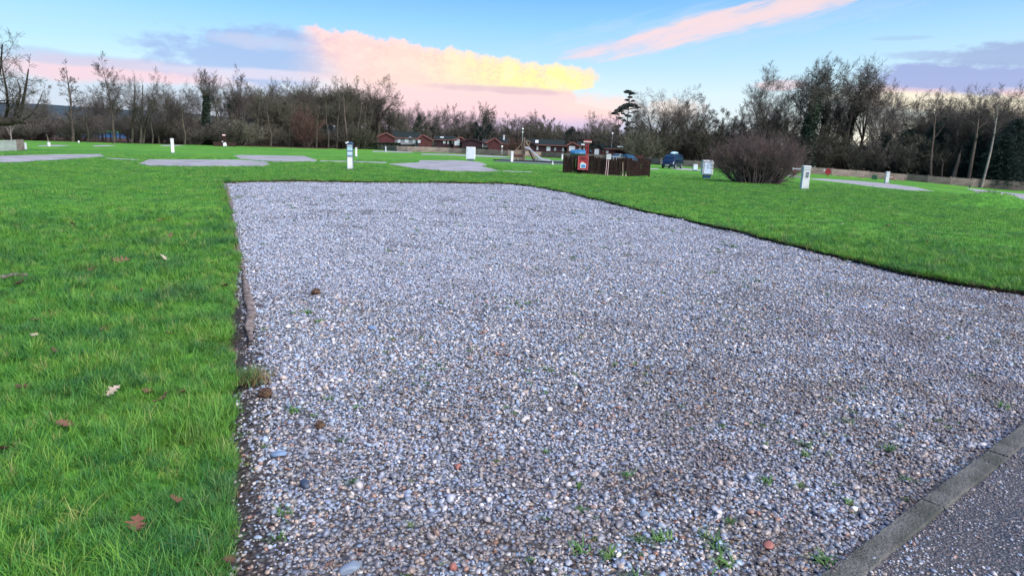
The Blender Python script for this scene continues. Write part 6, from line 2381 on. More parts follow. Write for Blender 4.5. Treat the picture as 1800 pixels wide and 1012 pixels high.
    a, b = F.pt(1026, 247.4, 0.7), F.pt(1040, 250.9, 0.7)
    MB().box(a[0], b[0], 0.60, 0.85, b[2], a[2]).obj('head', M['pink_white'], o, bevel=0.01)
    MB().box(a[0] + 0.02, b[0] + 0.01, 0.58, 0.88, a[2] - 0.002, a[2] + 0.04).obj('head_cover', M['red'], o)
    for p, q in (((1030.5, 251), (1031.8, 276)), ((1034.6, 251), (1033.2, 276))):
        s_, e_ = F.pt(*p, 0.7), F.pt(*q, 0.7)
        MB().bar(s_, (e_[0], 0.7, -0.05), 0.055).obj('post', M['red'], o)
    for r_ in (256, 263, 270):
        s_, e_ = F.pt(1030.8, r_, 0.7), F.pt(1034.2, r_ + 2.5, 0.7)
        MB().bar(s_, e_, 0.03).obj('brace', M['red'], o)
    # white notice on two legs
    o = F.thing('notice_board', 'small white notice with two lines of dark print on thin legs before the enclosure', 'sign')
    a, b = F.pt(1066.4, 270.9, -0.35), F.pt(1074.0, 280.2, -0.35)
    MB().box(a[0], b[0], -0.37, -0.35, b[2], a[2]).obj('board', M['white_plastic'], o)
    for f in (0.70, 0.52):
        z = b[2] + (a[2] - b[2]) * f
        m = MB()
        k = 4 if f > 0.6 else 3
        for j in range(k):
            xx = a[0] + (b[0] - a[0]) * (0.22 + 0.58 * j / k)
            m.box(xx, xx + (b[0] - a[0]) * 0.10, -0.376, -0.3705, z - 0.012, z + 0.012)
        m.obj('print', M['grey_plastic'], o)
    for xt, xb, rb in ((1067.0, 1064.8, 303.5), (1070.3, 1068.4, 300.5)):
        s_, e_ = F.pt(xt, 280, -0.345), F.pt(xb, rb, -0.5)
        MB().bar(s_, (e_[0], -0.5, -0.02), 0.022).obj('leg', M['pink_white'], o)
    # grey-topped tank just visible inside
    F2 = Frame(G(1054, 303))
    o = F2.thing('water_tank', 'dark box with a pale lid showing above the sag of the brushwood', 'tank')
    a, b = F2.pt(1048.4, 277.2), F2.pt(1057.8, 281)
    MB().box(a[0], b[0], -0.3, 0.3, 0, a[2]).obj('body', M['purple_cladding'], o)
    MB().box(a[0] - 0.02, b[0] + 0.02, -0.33, 0.33, a[2], a[2] + 0.03).obj('lid', M['galv'], o)


M['pink_red'] = simple('faded_red_edge', (0.62, 0.13, 0.17), 0.5)
enclosure()


# small enclosure with red posts far left, near the tall lamp
F = Frame(G(391, 257.5))
o = F.thing('brushwood_enclosure', 'small far dark screen enclosure left of the tall white lamp post', 'enclosure')
a, b = F.pt(374.5, 249.3), F.pt(399, 256.5)
m = MB()
rr_ = np.random.default_rng(3)
for k in range(60):
    x = a[0] + (b[0] - a[0]) * k / 60
    m.box(x, x + 0.05, rr_.uniform(-.03, .03), 0.05, 0, a[2] * rr_.uniform(0.93, 1.03))
m.obj('brushwood_panel', M['brush'], o)
m = MB()
for k in range(24):
    x = F.pt(400, 250)[0] + 0.05 * k
    m.box(x, x + 0.045, 0.6 + rr_.uniform(-.03, .03), 0.66, 0, F.pt(400, 250)[2] * rr_.uniform(0.93, 1.03))
m.obj('brushwood_panel', M['brush'], o)
o = F.thing('fire_bell_post', 'faint dark red post with a pink head above the small far enclosure', 'post')
a = F.pt(393.8, 237.2, 0.4)
MB().box(a[0] - 0.25, a[0] + 0.2, 0.35, 0.5, a[2] - 0.12, a[2] + 0.04).obj('head', M['pink_white'], o)
for dx in (-0.15, 0.15):
    MB().bar((a[0] + dx, 0.4, 0), (a[0] + dx * 0.9, 0.4, a[2] - 0.1), 0.07).obj('post', M['red_cladding'], o)
F = Frame(G(395.5, 258.3))
o = F.thing('utility_cabinet', 'white dome-topped box in front of the small far enclosure', 'cabinet')
h = F.pt(395.5, 250.5)[2]
w = 2.9 * F.u
MB().prism([(-w, 0.1), (w, 0.1), (w, h * 0.7), (w * 0.6, h), (-w * 0.6, h), (-w, h * 0.7)], -0.3, 0.3).obj('body', M['white_plastic'], o)
MB().box(-w * 0.6, w * 0.6, -0.25, 0.25, -0.05, 0.12).obj('plinth', M['dark_blue'], o)
F = Frame(G(391.2, 257.3))
o = F.thing('notice_board', 'tiny tilted white notice beside the white dome-topped box', 'sign')
a, b = F.pt(389, 248), F.pt(392.8, 250.6)
MB().add([(a[0], 0, a[2]), (b[0], 0, a[2]), (b[0] - 0.05, 0, b[2]), (a[0] + 0.15, 0, b[2]), (a[0], .04, a[2]), (b[0], .04, a[2]), (b[0] - 0.05, .04, b[2]), (a[0] + 0.15, .04, b[2])],
         [(0, 3, 2, 1), (4, 5, 6, 7), (0, 1, 5, 4), (1, 2, 6, 5), (2, 3, 7, 6), (3, 0, 4, 7)]).obj('board', M['white_plastic'], o)
MB().bar((a[0] + 0.2, 0.05, -0.05), (a[0] + 0.2, 0.05, b[2]), 0.05).obj('leg', M['galv'], o)


# ------------------------------------------------------------------ vehicles
def ring_body(prof, name, mat, parent, nx=None):
    """prof: list of stations (x, z_low, z_mid, z_top, w_low, w_mid, w_top)"""
    vs, fs = [], []
    for x, z0, z1, z2, w0, w1, w2 in prof:
        sec = [(w0 * 0.92, z0), (w0, z0 + (z1 - z0) * 0.18), (w1, z0 + (z1 - z0) * 0.75), (w1 * 0.985, z1), (w2, z2 - 0.04), (w2 * 0.82, z2)]
        full = [(y, z) for y, z in sec] + [(-y, z) for y, z in sec[::-1]]
        vs += [(x, y, z) for y, z in full]
    n = 12
    for i in range(len(prof) - 1):
        for k in range(n):
            fs.append((i * n + k, i * n + (k + 1) % n, (i + 1) * n + (k + 1) % n, (i + 1) * n + k))
    fs.append(tuple(range(n))[::-1])
    fs.append(tuple(range((len(prof) - 1) * n, len(prof) * n)))
    m = MB().add(vs, fs)
    return m.obj(name, mat, parent, bevel=0.015, smooth=True)


def wheel(o, x, y, r, w=0.2):
    m = MB()
    n = 20
    sgn = 1 if y > 0 else -1
    vs = [(x + rr * math.cos(2 * math.pi * k / n), y + yy, r + rr * math.sin(2 * math.pi * k / n)) for yy, rr in ((-w / 2, r * 0.92), (-w / 2 + 0.02, r), (w / 2 - 0.02, r), (w / 2, r * 0.92)) for k in range(n)]
    fs = [(i * n + k, i * n + (k + 1) % n, (i + 1) * n + (k + 1) % n, (i + 1) * n + k) for i in range(3) for k in range(n)] + [tuple(range(n))[::-1], tuple(range(3 * n, 4 * n))]
    wo = m.add(vs, fs).obj('wheel', M['tyre'], o)
    m2 = MB()
    vs = [(x + rr * math.cos(2 * math.pi * k / n), y + sgn * (w / 2 + 0.004), r + rr * math.sin(2 * math.pi * k / n)) for rr in (r * 0.2, r * 0.62) for k in range(n)]
    m2.add(vs, [(k, (k + 1) % n, n + (k + 1) % n, n + k) for k in range(n)])
    m2.obj('rim', M['galv'], wo)


def quad(o, name, pts_, mat, th=0.012):
    """thin glass or trim piece laid on a surface: quad with thickness along its normal"""
    p = [Vector(q) for q in pts_]
    n_ = (p[1] - p[0]).cross(p[2] - p[0]).normalized() * th
    vs = [tuple(q) for q in p] + [tuple(q + n_) for q in p]
    MB().add(vs, [(0, 3, 2, 1), (4, 5, 6, 7), (0, 1, 5, 4), (1, 2, 6, 5), (2, 3, 7, 6), (3, 0, 4, 7)]).obj(name, M[mat], o)


def vehicle(P, yaw, label, cat, name, paint, kind='car', group=None, s=1.0, box=False):
    """nose towards local +x"""
    o = thing(name, label, cat, P, yaw, group)
    o.scale = (s, s, s)
    if kind == 'van':
        L, r = 4.8, 0.34
        prof = [(-2.40, 0.32, 1.0, 1.82, 0.86, 0.90, 0.76), (-2.30, 0.26, 1.05, 1.90, 0.92, 0.95, 0.80), (-1.0, 0.24, 1.05, 1.97, 0.94, 0.97, 0.82), (0.6, 0.24, 1.08, 1.93, 0.94, 0.97, 0.80),
                (1.05, 0.24, 1.10, 1.80, 0.94, 0.96, 0.76), (1.62, 0.25, 1.06, 1.36, 0.93, 0.94, 0.80), (1.80, 0.25, 1.02, 1.16, 0.93, 0.93, 0.80), (2.2, 0.26, 0.92, 1.00, 0.88, 0.88, 0.72), (2.42, 0.30, 0.74, 0.80, 0.74, 0.74, 0.6)]
        ring_body(prof, 'body', M[paint], o)
        quad(o, 'windscreen', [(1.80, -0.74, 1.17), (1.80, 0.74, 1.17), (1.08, 0.68, 1.77), (1.08, -0.68, 1.77)], 'car_glass')
        for sg in (-1, 1):
            a = [(-2.1, sg * 0.915, 1.15), (-0.9, sg * 0.93, 1.15), (-0.9, sg * 0.865, 1.70), (-2.05, sg * 0.845, 1.66)]
            b = [(-0.8, sg * 0.93, 1.15), (0.35, sg * 0.925, 1.16), (0.35, sg * 0.865, 1.68), (-0.8, sg * 0.868, 1.70)]
            c = [(0.45, sg * 0.925, 1.16), (1.42, sg * 0.90, 1.18), (1.02, sg * 0.84, 1.62), (0.45, sg * 0.862, 1.67)]
            for q in (a, b, c):
                quad(o, 'side_window', q if sg < 0 else q[::-1], 'car_glass')
            y0_, y1_ = sorted((sg * 0.46, sg * 0.86))
            MB().add([(2.30, y0_, 0.72), (2.30, y1_, 0.72), (2.36 if sg > 0 else 2.44, y1_, 0.72), (2.44 if sg > 0 else 2.36, y0_, 0.72), (1.98, y0_, 1.0), (1.98, y1_, 1.0), (2.10 if sg > 0 else 2.34, y1_, 1.0 if sg > 0 else 0.86), (2.34 if sg > 0 else 2.10, y0_, 0.86 if sg > 0 else 1.0)], [(0, 3, 2, 1), (4, 5, 6, 7), (0, 1, 5, 4), (1, 2, 6, 5), (2, 3, 7, 6), (3, 0, 4, 7)]).obj('headlight', M['headlight'], o)
            MB().box(1.15, 1.32, sg * 1.03 - 0.07, sg * 1.03 + 0.07, 1.10, 1.30).obj('wing_mirror', M[paint], o, bevel=0.02)
            quad(o, 'sill_trim', [(-1.2, sg * 0.965, 0.36), (1.2, sg * 0.965, 0.36), (1.2, sg * 0.965, 0.44), (-1.2, sg * 0.965, 0.44)][::-sg], 'black', 0.01)
        quad(o, 'grille', [(2.435, -0.45, 0.62), (2.435, 0.45, 0.62), (2.36, 0.5, 0.78), (2.36, -0.5, 0.78)], 'black')
        MB().box(2.43, 2.465, -0.27, 0.27, 0.44, 0.56).obj('number_plate', M['frame_white'], o)
        MB().box(2.36, 2.44, -0.62, 0.62, 0.30, 0.40).obj('lower_grille', M['black'], o)
        for x in (-1.5, 1.5):
            for y in (-0.86, 0.86):
                wheel(o, x, y, r)
        if box:
            vs = []
            pr = [(-1.75, 0.10, 0.10), (-1.6, 0.24, 0.30), (-0.2, 0.30, 0.36), (0.35, 0.20, 0.30), (0.5, 0.06, 0.18)]
            m = MB()
            for x, h_, w_ in pr:
                vs += [(x, w_, 2.04), (x, w_ * 0.95, 2.04 + h_ * 0.7), (x, w_ * 0.6, 2.04 + h_), (x, -w_ * 0.6, 2.04 + h_), (x, -w_ * 0.95, 2.04 + h_ * 0.7), (x, -w_, 2.04)]
            fs = [(i_ * 6 + k, i_ * 6 + (k + 1) % 6, (i_ + 1) * 6 + (k + 1) % 6, (i_ + 1) * 6 + k) for i_ in range(4) for k in range(6)] + [tuple(range(6))[::-1], tuple(range(24, 30))]
            bo = thing('roof_box', 'pale blue-grey roof box on top of the dark blue van', 'roof box', P, yaw)
            bo.scale = (s, s, s)
            m.add([(x, y, z) for x, y, z in vs], fs).obj('shell', M['sky_print'], bo, smooth=True)
            for x in (-1.3, 0.0):
                MB().bar((x, -0.72, 2.0), (x, 0.72, 2.0), 0.05).obj('roof_bar', M['black'], bo)
    else:
        prof = [(-2.1, 0.35, 0.80, 0.92, 0.72, 0.76, 0.66), (-1.95, 0.26, 0.85, 1.05, 0.82, 0.85, 0.70), (-1.55, 0.22, 0.88, 1.34, 0.84, 0.87, 0.62), (-0.7, 0.20, 0.88, 1.46, 0.84, 0.88, 0.62), (0.1, 0.20, 0.88, 1.44, 0.84, 0.88, 0.61),
                (0.85, 0.20, 0.88, 0.99, 0.84, 0.87, 0.72), (1.6, 0.22, 0.80, 0.86, 0.82, 0.84, 0.66), (2.0, 0.26, 0.66, 0.70, 0.72, 0.72, 0.55), (2.1, 0.32, 0.55, 0.60, 0.6, 0.6, 0.45)]
        ring_body(prof, 'body', M[paint], o)
        quad(o, 'windscreen', [(0.80, -0.62, 1.0), (0.80, 0.62, 1.0), (0.16, 0.54, 1.41), (0.16, -0.54, 1.41)], 'car_glass')
        quad(o, 'rear_window', [(-1.93, 0.60, 1.06), (-1.93, -0.60, 1.06), (-1.58, -0.52, 1.31), (-1.58, 0.52, 1.31)], 'car_glass')
        for sg in (-1, 1):
            a = [(-1.55, sg * 0.845, 0.95), (-0.45, sg * 0.85, 0.95), (-0.45, sg * 0.70, 1.36), (-1.35, sg * 0.72, 1.28)]
            b = [(-0.36, sg * 0.85, 0.95), (0.66, sg * 0.83, 0.95), (0.10, sg * 0.70, 1.34), (-0.36, sg * 0.70, 1.36)]
            for q in (a, b):
                quad(o, 'side_window', q if sg < 0 else q[::-1], 'car_glass')
            quad(o, 'headlight', [(1.80, sg * 0.80, 0.60), (2.03, sg * 0.55, 0.58), (1.95, sg * 0.5, 0.72), (1.66, sg * 0.78, 0.76)][::sg], 'headlight', 0.02)
        for x in (-1.3, 1.3):
            for y in (-0.78, 0.78):
                wheel(o, x, y, 0.31, 0.18)
    return o


P = G(1181, 296.2)
azv = math.atan2(P.x, P.y)
P.z += 0.0
vehicle(P, -azv - math.pi / 2 - 0.28, 'dark blue people carrier with bright headlights, parked nose-on by the right hand fence', 'van', 'parked_van', 'van_blue', 'van', s=0.9 * (mpp(P) * 27 / 1.97), box=True)
P, _ = at(1106, 286, 106)
vehicle(P, -math.atan2(P.x, P.y) - math.pi / 2 + 0.5, 'light blue car whose roof shows above the right end of the brushwood', 'car', 'parked_car', 'car_blue', 'car', 'cars half hidden behind the enclosure', s=0.86)
P, _ = at(1084, 286, 104)
vehicle(P, -math.atan2(P.x, P.y) - math.pi / 2 - 0.3, 'grey car low behind the brushwood between the notice and the light blue car', 'car', 'parked_car', 'car_grey', 'car', 'cars half hidden behind the enclosure', s=0.85)

# covered boat
F = Frame(G(1014, 285))
o = F.thing('covered_boat', 'small boat under a bright blue cover showing left of the red post', 'boat')
a, b = F.pt(1002.5, 266.8), F.pt(1029.5, 269.8)
Lb = b[0] - a[0]
zt = F.pt(1014, 263.2)[2]
zb = F.pt(1014, 270)[2]
vs = []
for x, k in ((0, 0.3), (0.08, 0.75), (0.3, 1), (0.6, 1.0), (0.9, 0.8), (1, 0.5)):
    xx = a[0] + Lb * x
    vs += [(xx, -0.95 * k, zb), (xx, -0.9 * k, zb + (zt - zb) * 0.45 * k), (xx, 0, zb + (zt - zb) * (0.6 + 0.4 * k)), (xx, 0.9 * k, zb + (zt - zb) * 0.45 * k), (xx, 0.95 * k, zb)]
MB().add(vs, [(i_ * 5 + k, i_ * 5 + k + 1, (i_ + 1) * 5 + k + 1, (i_ + 1) * 5 + k) for i_ in range(5) for k in range(4)] + [(0, 1, 2, 3, 4), (29, 28, 27, 26, 25)]).obj('cover', M['tarp'], o)
vs = []
for x, k, zz in ((0, 0.25, 0.5), (0.12, 0.7, 0.2), (0.5, 1, 0.1), (1, 0.9, 0.15)):
    xx = a[0] + Lb * x
    z_ = 0.5 + zz * 0.4
    vs += [(xx, -0.9 * k, zb - 0.01), (xx, 0, z_), (xx, 0.9 * k, zb - 0.01)]
MB().add(vs, [(i_ * 3 + k, (i_ + 1) * 3 + k, (i_ + 1) * 3 + k + 1, i_ * 3 + k + 1) for i_ in range(3) for k in range(2)] + [(0, 1, 2), (11, 10, 9)]).obj('hull', M['wall_grey'], o)
m = MB()
for x in (0.3, 0.75):
    xx = a[0] + Lb * x
    m.box(xx - 0.08, xx + 0.08, -0.6, 0.6, -0.02, 0.75)
m.obj('trailer', M['galv'], o)

# red-brown shed end beyond the right part of the enclosure
F = cframe(1125, 286, 106)
o = F.thing('timber_screen', 'low red-brown timber screen right of the light blue car', 'screen')
a, b = F.pt(1117, 272.8), F.pt(1131.5, 280)
for k in range(5):
    z = a[2] - (a[2] - 0.1) * k / 5
    MB().box(a[0], b[0], -0.02, 0.02, z - (a[2] - 0.1) / 5 + 0.03, z).obj('board', M['red_cladding'], o)
for x in (a[0], b[0]):
    MB().box(x - 0.06, x + 0.06, 0.022, 0.12, 0, a[2] + 0.05).obj('post', M['red_cladding'], o)


# ------------------------------------------------------------------ picnic tables and the like by the right fence
def picnic(px, base, top, half, label, mat='table_wood'):
    P = G(px, base)
    F = Frame(P)
    h = F.pt(px, top)[2]
    w = half * F.u
    o = F.thing('picnic_table', label, 'picnic table', 'picnic tables by the right hand fence')
    for k in range(4):
        MB().box(-w, w, -0.36 + k * 0.185, -0.20 + k * 0.185, h - 0.06, h).obj('table_plank', M[mat], o)
    for y in (-0.85, 0.75):
        MB().box(-w, w, y, y + 0.24, h * 0.55 - 0.05, h * 0.55).obj('seat_plank', M[mat], o)
    for x in (-w * 0.75, w * 0.75):
        MB().bar((x, -0.75, 0), (x, -0.2, h - 0.06), 0.09).obj('leg', M[mat], o)
        MB().bar((x, 0.75, 0), (x, 0.2, h - 0.06), 0.09).obj('leg', M[mat], o)
        MB().box(x - 0.03, x + 0.03, -0.85, 0.95, h * 0.55 - 0.15, h * 0.55 - 0.051).obj('cross_bar', M[mat], o)


picnic(1482, 311, 303.4, 10, 'wide pinkish picnic table nearest the fire hose reel')
picnic(1514, 314, 305.5, 3.6, 'narrow picnic table end-on, second along from the fire hose reel')
picnic(1580, 319.5, 311.5, 7, 'picnic table just right of the pedestal with the red hose')
F = Frame(G(1537, 315.5))
o = F.thing('covered_barbecue', 'squat dark green covered box between the picnic tables', 'cover')
a, b = F.pt(1532.8, 307.3), F.pt(1541.5, 315)
MB().prism([(a[0], 0), (b[0], 0), (b[0], a[2] * 0.85), (b[0] - 0.2, a[2]), (a[0] + 0.25, a[2]), (a[0], a[2] * 0.8)], -0.4, 0.4).obj('cover', M['green_paint'], o)
F = Frame(G(1704, 330.5))
o = F.thing('marker_post', 'short black marker post at the corner of the far right pitch', 'post')
MB().lathe([(0.8 * F.u, -0.05), (0.8 * F.u, F.pt(1704, 326)[2]), (0.3 * F.u, F.pt(1704, 325)[2])], 8).obj('post', M['black'], o)
F = Frame(G(18, 266))
# sapling behind the pale fence
r = np.random.default_rng(31)
P, h = at(17, 219, 70)
o = thing('sapling', 'thin pale forked sapling rising behind the pale fence', 'tree', P)
L0 = grow(r, np.zeros((1, 3)), np.array([[0, 0, 1.0]]), np.array([h]), 6, 0.04, 0.02, np.array([0.07]), 0.4)
L1 = children(r, L0, 8, 0.45, 1, 0.6, 0.4, 4, 0.12, 0.05, 0.6, 0.3)
L2 = children(r, L1, 5, 0.2, 1, 0.6, 0.5, 3, 0.12, 0.05, 0.6, 0.3)
tv, tf = tubes([(L0, 6), (L1, 4)])
link('trunk', mesh_np('sapling_trunk', tv, tf, [M['bark_pale']], smooth=True), o)
tv, tf = ribbons(r, [L2], 0.008)
link('crown', mesh_np('sapling_crown', tv, tf, [M['twig_pale']]), o)
for px, b_, t_ in ((86.5, 257.5, 236),):
    P = G(px, b_)
    h = z_at(P.x, P.y, t_) - P.z
    o = thing('sapling', 'thin staked sapling with a pale guard on the far left lawn', 'tree', P)
    L0 = grow(r, np.zeros((1, 3)), np.array([[0, 0, 1.0]]), np.array([h]), 6, 0.03, 0.02, np.array([0.05]), 0.4)
    L1 = children(r, L0, 9, 0.4, 1, 0.5, 0.35, 4, 0.12, 0.08, 0.6, 0.3)
    tv, tf = tubes([(L0, 6)])
    link('trunk', mesh_np('sapling_trunk', tv, tf, [M['bark_pale']], smooth=True), o)
    tv, tf = ribbons(r, [L1], 0.012)
    link('crown', mesh_np('sapling_crown', tv, tf, [M['twig']]), o)
    MB().lathe([(0.14, 0), (0.14, h * 0.35)], 8).obj('guard', M['white_plastic'], o)


# ------------------------------------------------------------------ things lying on the ground nearby
def sz_px(P, px):
    return px * mpp(P)


def on_pad(px, row):
    P = G(px, row)
    return Vector((P.x, P.y, pad_z(P.x, P.y)))


for px, row, w, mt, lab, fl in ((537, 835, 24, 'stone_slate', 'smooth dark slate-blue oval pebble standing out in the near gravel', 0.55), (616, 978, 38, 'stone_grey', 'largest pale blue-grey stone near the bottom of the gravel', 0.5),
                                (489, 785, 27, 'stone_blue', 'flat blue-grey stone near the left edge of the gravel', 0.4), (1352, 942, 22, 'stone_red', 'reddish flat stone in the gravel near the kerb', 0.45),
                                (806, 803, 17, 'stone_red', 'orange-red stone in the middle of the near gravel', 0.6), (1135, 887, 22, 'stone_grey', 'rounded grey-mauve stone right of the near middle of the gravel', 0.6),
                                (1504, 878, 15, 'stone_pale', 'white pebble lying close to the kerb', 0.5), (654, 566, 15, 'stone_blue', 'pale blue flat stone left of the middle of the gravel', 0.4),
                                (797, 975, 17, 'stone_red', 'brown-orange pebble at the bottom of the gravel', 0.7)):
    P = on_pad(px, row)
    s = sz_px(P, w) / 2
    me = stone_mesh(px, M[mt], 3, 0.12)
    me.name = 'stone'
    ob = link('stone', me, None, (P.x, P.y, P.z + s * fl * 0.6))
    ob.scale = (s, s * 0.95, s * fl * 1.6)
    ob.rotation_euler = (0.1, 0.15, px * 0.7)
    tag(ob, lab, 'stone')


def clod(px, row, w, lab, cat='clod'):
    P = on_pad(px, row)
    s = sz_px(P, w) / 2
    r = np.random.default_rng(px)
    V, Fc = ico(3)
    out = np.array([v * (1 + 0.5 * noise.noise((v[0] * 2.2 + px, v[1] * 2.2, v[2] * 2.2)) + 0.25 * noise.noise((v[0] * 6, v[1] * 6 + px, v[2] * 6))) for v in V]) * np.array([s, s * 0.9, s * 0.7])
    o = thing('clod', lab, cat, (P.x, P.y, P.z + s * 0.45))
    link('lump', mesh_np('lump', out, Fc, [M['clod']], smooth=True), o)
    Pq = unit(r.normal(size=(60, 3))) * s * 0.95
    ev, ef = leaf_quads(r, Pq, s * 0.28)
    link('debris', mesh_np('debris', ev, ef, [M['clod']]), o)


clod(555, 507, 15, 'dark brown clod on the gravel, left of the middle')
clod(562, 735, 18, 'brown clod lying beside a green sprig near the left edge of the gravel')
clod(467, 682, 24, 'dark earthy clod below the yellowing grass clump')


# weeds in the gravel
wm = [tuft_mesh(700 + i, 26, 0.030, 0.010, 0.0050, M['weed'], 'weed_leaves', droop=1.6) for i in range(4)]
weeds = [(577, 688, 1.0), (517, 708, 1.3), (503, 886, 1.2), (486, 930, 1.1), (600, 760, 0.9), (1262, 938, 1.5), (1276, 972, 1.5), (1415, 768, 1.3), (1418, 785, 1.1), (1566, 776, 1.2), (1492, 731, 1.1), (1020, 946, 1.3), (1162, 924, 1.4), (1128, 930, 1.0),
         (1018, 838, 0.9), (1073, 956, 1.4), (1452, 968, 1.5), (1130, 1004, 1.6), (1104, 818, 1.0), (1025, 878, 0.9), (1350, 832, 1.2), (1408, 840, 1.0), (1598, 828, 1.0), (1498, 868, 1.0), (1330, 488, 1.6), (1290, 428, 2.4), (1262, 432, 1.6),
         (618, 832, 0.8), (720, 905, 0.7), (690, 585, 0.9), (1768, 700, 1.4), (540, 540, 1.5), (560, 556, 1.3), (1285, 900, 0.8), (960, 780, 0.7), (1240, 920, 0.8)]
_one = ['', 'first', 'second', 'third', 'fourth', 'fifth', 'sixth', 'seventh', 'eighth', 'ninth']
ORD = _one[1:] + ['tenth', 'eleventh', 'twelfth', 'thirteenth', 'fourteenth', 'fifteenth', 'sixteenth', 'seventeenth', 'eighteenth', 'nineteenth', 'twentieth'] + ['twenty-' + w for w in _one[1:]] + ['thirtieth'] + ['thirty-' + w for w in _one[1:]]
order_w = sorted(range(len(weeds)), key=lambda q: weeds[q][0])
for i, (px, row, k) in enumerate(weeds):
    P = on_pad(px, row)
    ob = bpy.data.objects.new('weed', wm[i % 4])
    COL.objects.link(ob)
    ob.location = (P.x, P.y, P.z + 0.008)
    r_ = math.hypot(P.x, P.y)
    ob.scale = (k * 1.35, k * 1.35, k * 1.0)
    ob.rotation_euler = (0, 0, i * 1.3)
    tag(ob, 'small green weed sprig in the gravel, %s of the sprigs counted from the left' % ORD[order_w.index(i)], 'weed', 'weed sprigs in the gravel')

# dry clump of grass on the left edge
P = on_pad(438, 655)
gc = thing('grass_clump', 'ragged yellowing grass clump growing over the left edge of the gravel', 'grass clump', (P.x, P.y, P.z))
for i, (n_, mt, h_, sp) in enumerate(((420, 'grass_lone', 0.10, 0.055), (200, 'straw', 0.085, 0.06))):
    me = tuft_mesh(900 + i, n_, h_, sp, 0.0042, None if mt == 'grass_lone' else M[mt], 'clump_blades', droop=1.2)
    if mt == 'grass_lone':
        me.materials.clear()
        me.materials.append(M['weed'])
    ob = link('blades' if i == 0 else 'dry_blades', me, gc)
    ob.location = (-0.01 + 0.05 * i, 0, 0.01)

# rotten log edging
def rotten(name, pts_, r0, label, seed):
    r = np.random.default_rng(seed)
    W = [on_pad(a, b) for a, b in pts_]
    base = W[0]
    n = 40
    ptsI = []
    for k in range(n + 1):
        f = k / n * (len(W) - 1)
        i_ = min(int(f), len(W) - 2)
        p = W[i_].lerp(W[i_ + 1], f - i_)
        ptsI.append(p)
    vs, fs, s = [], [], 10
    for k, p in enumerate(ptsI):
        q = ptsI[min(n, k + 1)] - ptsI[max(0, k - 1)]
        q.normalize()
        side = q.cross(Vector((0, 0, 1))).normalized()
        e = min(1, 0.35 + 3 * min(k, n - k) / n)
        for j in range(s):
            t = 2 * math.pi * j / s
            rr_ = r0 * e * (1 + 0.55 * noise.noise((k * 0.33, math.cos(t) * 1.2, math.sin(t) * 1.2 + seed)) + 0.25 * noise.noise((k * 0.9, math.cos(t) * 4, math.sin(t) * 4)))
            v = p + side * math.cos(t) * rr_ + Vector((0, 0, 1)) * (math.sin(t) * rr_ * 0.9 + r0 * 0.35)
            vs.append(tuple(v - base))
    for k in range(n):
        for j in range(s):
            fs.append((k * s + j, k * s + (j + 1) % s, (k + 1) * s + (j + 1) % s, (k + 1) * s + j))
    fs += [tuple(range(s)), tuple(range(n * s, n * s + s))[::-1]]
    o = MB().add(vs, fs).obj(name, M['rot_wood'], None, base, smooth=True)
    tag(o, label, 'log')
    return o


rotten('rotten_log', [(408, 371), (411, 390), (415, 412), (419, 434), (421, 450)], 0.026, 'thin sunken run of timber edging between the far corner and the gnarled log', 21)
rotten('rotten_log', [(416, 600), (412, 618), (408, 632)], 0.016, 'short splinter of timber edging just above the yellowing grass clump', 23)
rotten('rotten_log', [(428, 476), (432, 498), (437, 520), (441, 545), (438, 566), (440, 592)], 0.040, 'gnarled flaking length of rotten log edging half buried beside the turf', 4)
rotten('rotten_log', [(398, 322), (400, 335), (404, 352), (408, 367)], 0.050, 'pale straight piece of log edging at the far left corner of the pitch', 9)
rotten('fallen_branch', [(418, 455), (424, 462), (430, 472)], 0.018, 'short stub of rotten branch above the gnarled log', 12)


def on_grass_stick(pts_, r0, label, seed, up=0.05):
    W = [G(a, b) + Vector((0, 0, up)) for a, b in pts_]
    base = W[0].copy()
    m = MB()
    for a, b in zip(W[:-1], W[1:]):
        m.bar(a - base, b - base, r0 * 2, sides=7)
    ob = m.obj('fallen_bark', M['rot_wood'], None, base, smooth=True)
    tag(ob, label, 'bark')


on_grass_stick([(-30, 500), (2, 496), (25, 491), (48, 492)], 0.022, 'long strip of fallen bark in the grass at the left edge', 1)


# fallen leaves
def oak_leaf(seed, s, mat, curl=0.25):
    r = np.random.default_rng(seed)
    n = 11
    left, right, mid = [], [], []
    for k in range(n):
        t = k / (n - 1)
        env = math.sin(math.pi * min(1, t * 1.02)) ** 0.7 * 0.30
        lob = 0.65 + 0.35 * math.cos(k * math.pi)
        wL, wR = env * lob * r.uniform(0.8, 1.2) + 0.012, env * lob * r.uniform(0.8, 1.2) + 0.012
        zc = curl * (t - 0.5) ** 2 * 1.2 + 0.05 * math.sin(t * 7 + seed)
        mid.append((t - 0.5, 0, zc - 0.02))
        left.append((t - 0.5 + 0.03, wL, zc + curl * wL * r.uniform(0.4, 1.3)))
        right.append((t - 0.5 + 0.03, -wR, zc + curl * wR * r.uniform(0.4, 1.3)))
    vs = mid + left + right
    fs = []
    for k in range(n - 1):
        fs.append((k, k + 1, n + k + 1, n + k))
        fs.append((k + 1, k, 2 * n + k, 2 * n + k + 1))
    fs_np = np.array(fs)
    V = np.array(vs) * s
    th = np.array([0, 0, 0.0012])
    V2 = np.vstack([V, V - th])
    F2 = np.vstack([fs_np, fs_np[:, ::-1] + len(V)])
    me = mesh_np('oak_leaf', V2, F2, [mat], smooth=True)
    return me


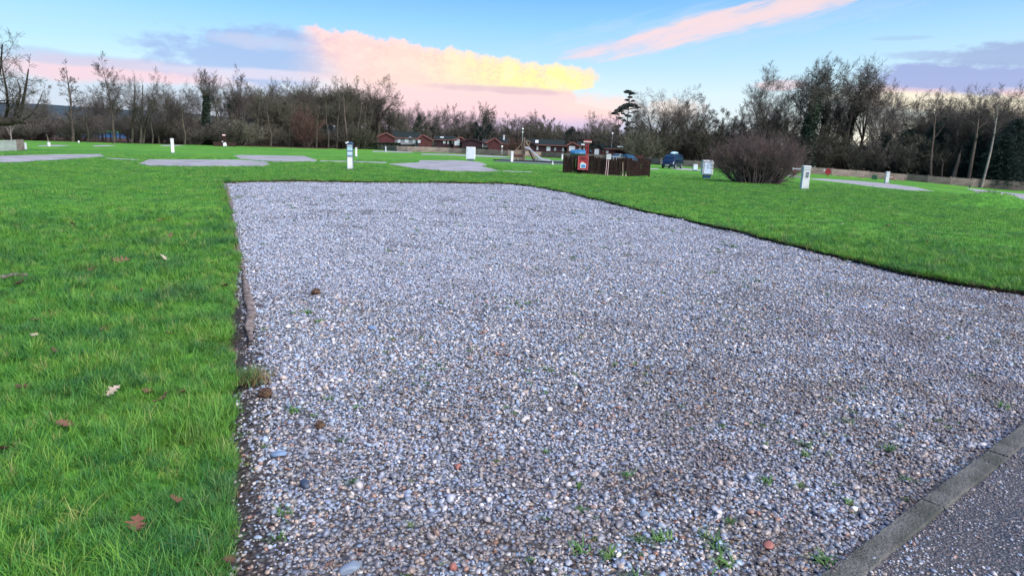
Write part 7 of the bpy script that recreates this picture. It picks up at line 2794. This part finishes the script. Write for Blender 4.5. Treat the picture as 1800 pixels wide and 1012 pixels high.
lm = [oak_leaf(i, 1.0, M['leaf_brown'], 0.2 + 0.15 * i) for i in range(4)]
lp = oak_leaf(9, 1.0, M['leaf_pale'], 0.3)
leaves = [(115, 757, 34, 0), (240, 940, 44, 0), (310, 893, 26, 0), (147, 678, 20, 0), (38, 690, 22, 0), (100, 626, 18, 0), (8, 802, 26, 0), (212, 468, 30, 0), (282, 392, 16, 0), (130, 400, 14, 0), (162, 482, 14, 0), (35, 508, 22, 0), (63, 570, 22, 0),
          (98, 424, 9, 0), (178, 590, 18, 0), (300, 595, 14, 0), (338, 760, 16, 0), (285, 712, 34, 0), (262, 700, 26, 0), (322, 700, 18, 0), (425, 792, 26, 0), (414, 664, 24, 0), (380, 470, 20, 0), (396, 512, 18, 0), (300, 420, 12, 0), (220, 440, 12, 0), (250, 520, 12, 0),
          (197, 700, 34, 1), (290, 462, 22, 1), (62, 598, 20, 1), (1560, 400, 10, 0), (1630, 432, 11, 0), (404, 1000, 30, 0), (1480, 398, 8, 1)]
order_l = sorted([q for q in range(len(leaves)) if not leaves[q][3]], key=lambda q: leaves[q][0])
for i, (px, row, w, pale) in enumerate(leaves):
    P = G(px, row)
    s = sz_px(P, w)
    inpad = px > 404 and row > 500
    z = pad_z(P.x, P.y) + 0.012 if inpad else P.z + (0.042 if row > 560 else 0.055)
    ob = bpy.data.objects.new('oak_leaf', lp if pale else lm[i % 4])
    COL.objects.link(ob)
    ob.location = (P.x, P.y, z)
    ob.scale = (s, s * 1.3, s)
    ob.rotation_euler = (0.35 * math.sin(i * 2.1), 0.35 * math.cos(i * 1.7) - 0.2, i * 1.9)
    if pale:
        lab = {197: 'large pale curled oak leaf lying on the near grass, the brightest there', 290: 'pale leaf in the grass left of the gnarled log', 62: 'pale leaf deep in the grass near the left edge', 1480: 'small pale fleck of leaf on the lawn right of the pitch'}[px]
        tag(ob, lab, 'leaf')
    else:
        tag(ob, 'brown fallen oak leaf, %s of the brown leaves counted from the left' % ORD[order_l.index(i)], 'leaf', 'brown fallen oak leaves')
